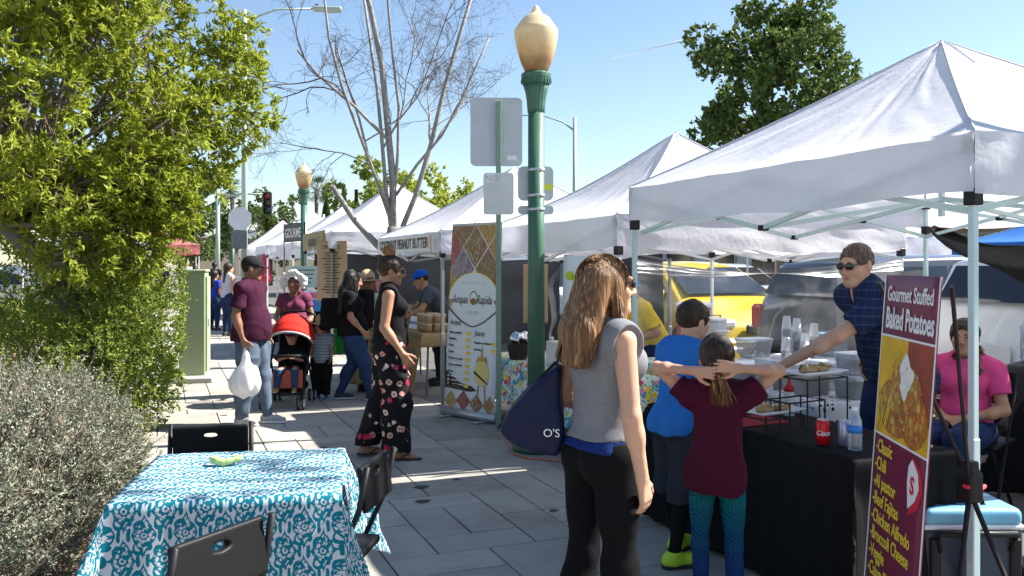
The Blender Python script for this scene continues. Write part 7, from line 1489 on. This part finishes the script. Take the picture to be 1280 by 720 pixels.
hang('dark_backdrop', 'dark mesh backdrop behind the stuffed potato stall', (6.36, 5.78), (6.36, 6.9), .5, 1.55, m_mesh, .02, seed=5); hang('dark_backdrop', 'dark cloth backdrop behind the peanut butter stall', (5.85, 9.4), (5.85, 12.3), .3, 1.75, cloth('backdrop_charcoal', (.05, .055, .06)), .05, seed=7); hang('grey_backdrop', 'grey cloth backdrop on the far side of the peanut butter stall', (3.1, 12.35), (5.8, 12.35), .4, 1.7, cloth('backdrop_grey', (.09, .1, .11)), .05, seed=9); hang('dark_backdrop', 'dark cloth backdrop of the canopy past the bare tree', (2.9, 18.0), (5.6, 18.0), .4, 1.85, mat('backdrop_charcoal'), .05, seed=11)
# black tarp slung from the back canopy leg
P = np.zeros((26, 14, 3)); 
for i, a in enumerate(np.linspace(0, 1, 26)):
    for k, b in enumerate(np.linspace(0, 1, 14)):
        wdt = .04+.75*a**.8; P[i, k] = (6.33+.05*math.sin(b*5+a*4)+.25*a*b, 5.72-2.2*a, 1.93-1.05*math.sin(min(1, a*1.05)*math.pi*.5)*.42+.42*a*a-wdt*b*.75+.02*math.sin(a*20+b*9))
o = solidify(MB().grid(P).build('black_tarp', mat('tarp_black', (.012, .012, .013), .7, bump=1, bscale=22), None, True), .003); tag(o, 'black tarp slung from the back leg of the potato canopy', 'tarp')
# orange extension cord along the lamp base
o = MB().tube([(2.75, 6.95, .3), (2.70, 6.85, .1), (2.72, 6.7, .008), (2.78, 6.5, .007), (2.95, 6.35, .007), (3.1, 6.15, .007), (3.3, 6.0, .007)], .007, 6).build('extension_cord', mat('cord_orange', (.6, .12, .03), .5), None, True); tag(o, 'orange extension cord running past the green lamp base', 'cord')
# goods at the stall past the stroller
table('dark table of goods at the canopy past the bare tree', 2.35, 2.95, 15.4, 17.8, .76); cover('dark cloth over the goods table past the bare tree', 2.35, 2.95, 15.4, 17.8, .76, .68, m_bcl, n=50)
jug('drink dispenser of pink juice past the stroller', 2.5, 15.9, .766, mat('pink_juice', (.6, .12, .2), .2, coat=.5), .34, .13); jug('drink dispenser of red juice past the stroller', 2.6, 16.35, .766, mat('red_juice', (.55, .02, .04), .2, coat=.5), .34, .13); sheet_stack('blue_crate', 'blue plastic crate on the goods table', 2.55, 15.5, .766, 0, .3, .25, .2, mat('crate_blue', (.03, .2, .5), .5), 'crate')
for i in range(10): T = thing('spice_bottle', 'small dark bottle in the row on the goods table', 'bottle', (2.45+.12*(i % 2), 16.7+.1*(i//2), .766), 0, 'bottles on the goods table'); MB().lathe([(.03, 0), (.03, .12), (.014, .15), (.014, .19)], 10).build('bottle', (m_jarb, m_shoed, mat('glass_green', (.03, .12, .05), .2))[i % 3], T, True)
# hanging dresses at the far stall
for i, (y_, c) in enumerate(((25.9, (.5, .06, .1)), (26.3, (.1, .4, .3)), (26.8, (.55, .1, .15)), (27.2, (.05, .35, .2)), (27.6, (.6, .6, .6)))): S = SDF(.02); S.chain([(0, 0, 0), (0, 0, -.25), (0, 0, -.6)], [.1, .12, .2], .05); o = S.build('hanging_dress', cloth('dress_%d' % i, c)); place(o, 2.75, y_, 1.8); tag(o, ('crimson', 'sea green', 'red', 'green', 'pale grey')[i]+' dress hanging at the far canopy front', 'dress', 'dresses hanging at the far canopy')
# navy tote on the long haired woman's shoulder
m_tote = cloth('tote_navy', (.004, .008, .04), rough=.6, bump=.5, bscale=60, spec=.3); T = thing('tote_bag', 'large navy tote bag slung from the shoulder of the long haired woman', 'bag', (1.36, 3.16, 1.03), R(-30))
pg = [(.125, .185), (.13, -.17), (.115, -.2), (-.07, -.145), (-.135, -.095), (-.14, -.075), (.0, .08), (.105, .19)]
S = SDF(.006); S.box((0, .0, 0), (.17, .045, .23), None, .02)
for (xa, za), (xb, zb) in zip(pg, pg[1:]+pg[:1]): e_ = V(xb-xa, 0, zb-za); S.cut((xa, 0, za), (-e_[2], 0, e_[0]), .03) if (-e_[2]*((xa+xb)/2-.03)+e_[0]*((za+zb)/2+.02)) > 0 else S.cut((xa, 0, za), (e_[2], 0, -e_[0]), .03)
S.fold(lambda P: np.minimum(.006, .010*wav(P*V(1, .5, .8), 6, 13, 2)+.004*np.abs(wav(P, 9, 30, 1)))); S.build('bag', m_tote, T)
for y_ in (-.035, .035): MB().tube([(.1, y_, .17), (.125, y_, .26), (.17, y_*.5, .345), (.215, .03, .32), (.2, .05, .2)], .008, 6, flat=.4).build('strap', m_tote, T, True)
MB().tube([(-.13, -.03, -.08), (.0, -.03, .083), (.1, -.025, .185)], .005, 6).build('piping', m_blk, T, True); text_mesh('lettering', "O'S", .045, m_wht, T, (.055, -.082, -.1), ext=.0004)
# more goods on the flowered tables and behind the potato stall
sheet_stack('white_box', 'white cardboard box on the flowered cloth beside the lamp post', 3.55, 7.35, .65, 8, .3, .34, .22, mat('carton_white'), 'box'); sheet_stack('menu_card', 'small menu card lying on the flowered cloth', 3.4, 6.75, .648, 30, .15, .2, .004, m_wht, 'card')
for i, (y_, c, q) in enumerate(((6.95, (.6, .35, .03), 'orange'), (7.06, (.55, .1, .15), 'pink'), (7.85, (.35, .45, .05), 'lime'))):
    T = thing('juice_bottle', q+' juice bottle on the flowered cloth beside the lamp post', 'bottle', (3.6, y_, .648)); MB().lathe([(.03, 0), (.036, .01), (.036, .15), (.018, .19), (.016, .21)], 16).build('bottle', mat('juice_'+q, c, .15, coat=.6), T, True); MB().lathe([(.019, .2), (.019, .225), (.002, .226)], 12).build('cap', m_wht, T)
for i, (x_, y_, w_, h_, q) in enumerate(((4.5, 4.9, .5, .42, 'large'), (4.55, 5.35, .4, .3, 'medium'), (5.3, 5.5, .45, .5, 'tall'))): sheet_stack('cardboard_box', q+' cardboard box on the ground behind the potato stall', x_, y_, 0, 12*i, w_, .38, h_, mat('box_card', (.32, .2, .11), .85, noise=.1), 'box')
T = thing('water_dispenser', 'grey water dispenser behind the seated woman', 'dispenser', (5.75, 4.25, 0), R(20)); S = SDF(.015); S.box((0, 0, .45), (.15, .15, .42), None, .03); S.build('body', mat('dispenser_dark', (.03, .03, .035), .5), T); MB().lathe([(.12, .9), (.135, .93), (.135, 1.15), (.1, 1.22), (.06, 1.26)], 20).build('bottle', thin_clear('dispenser_bottle', (.6, .7, .8), .3), T, True)
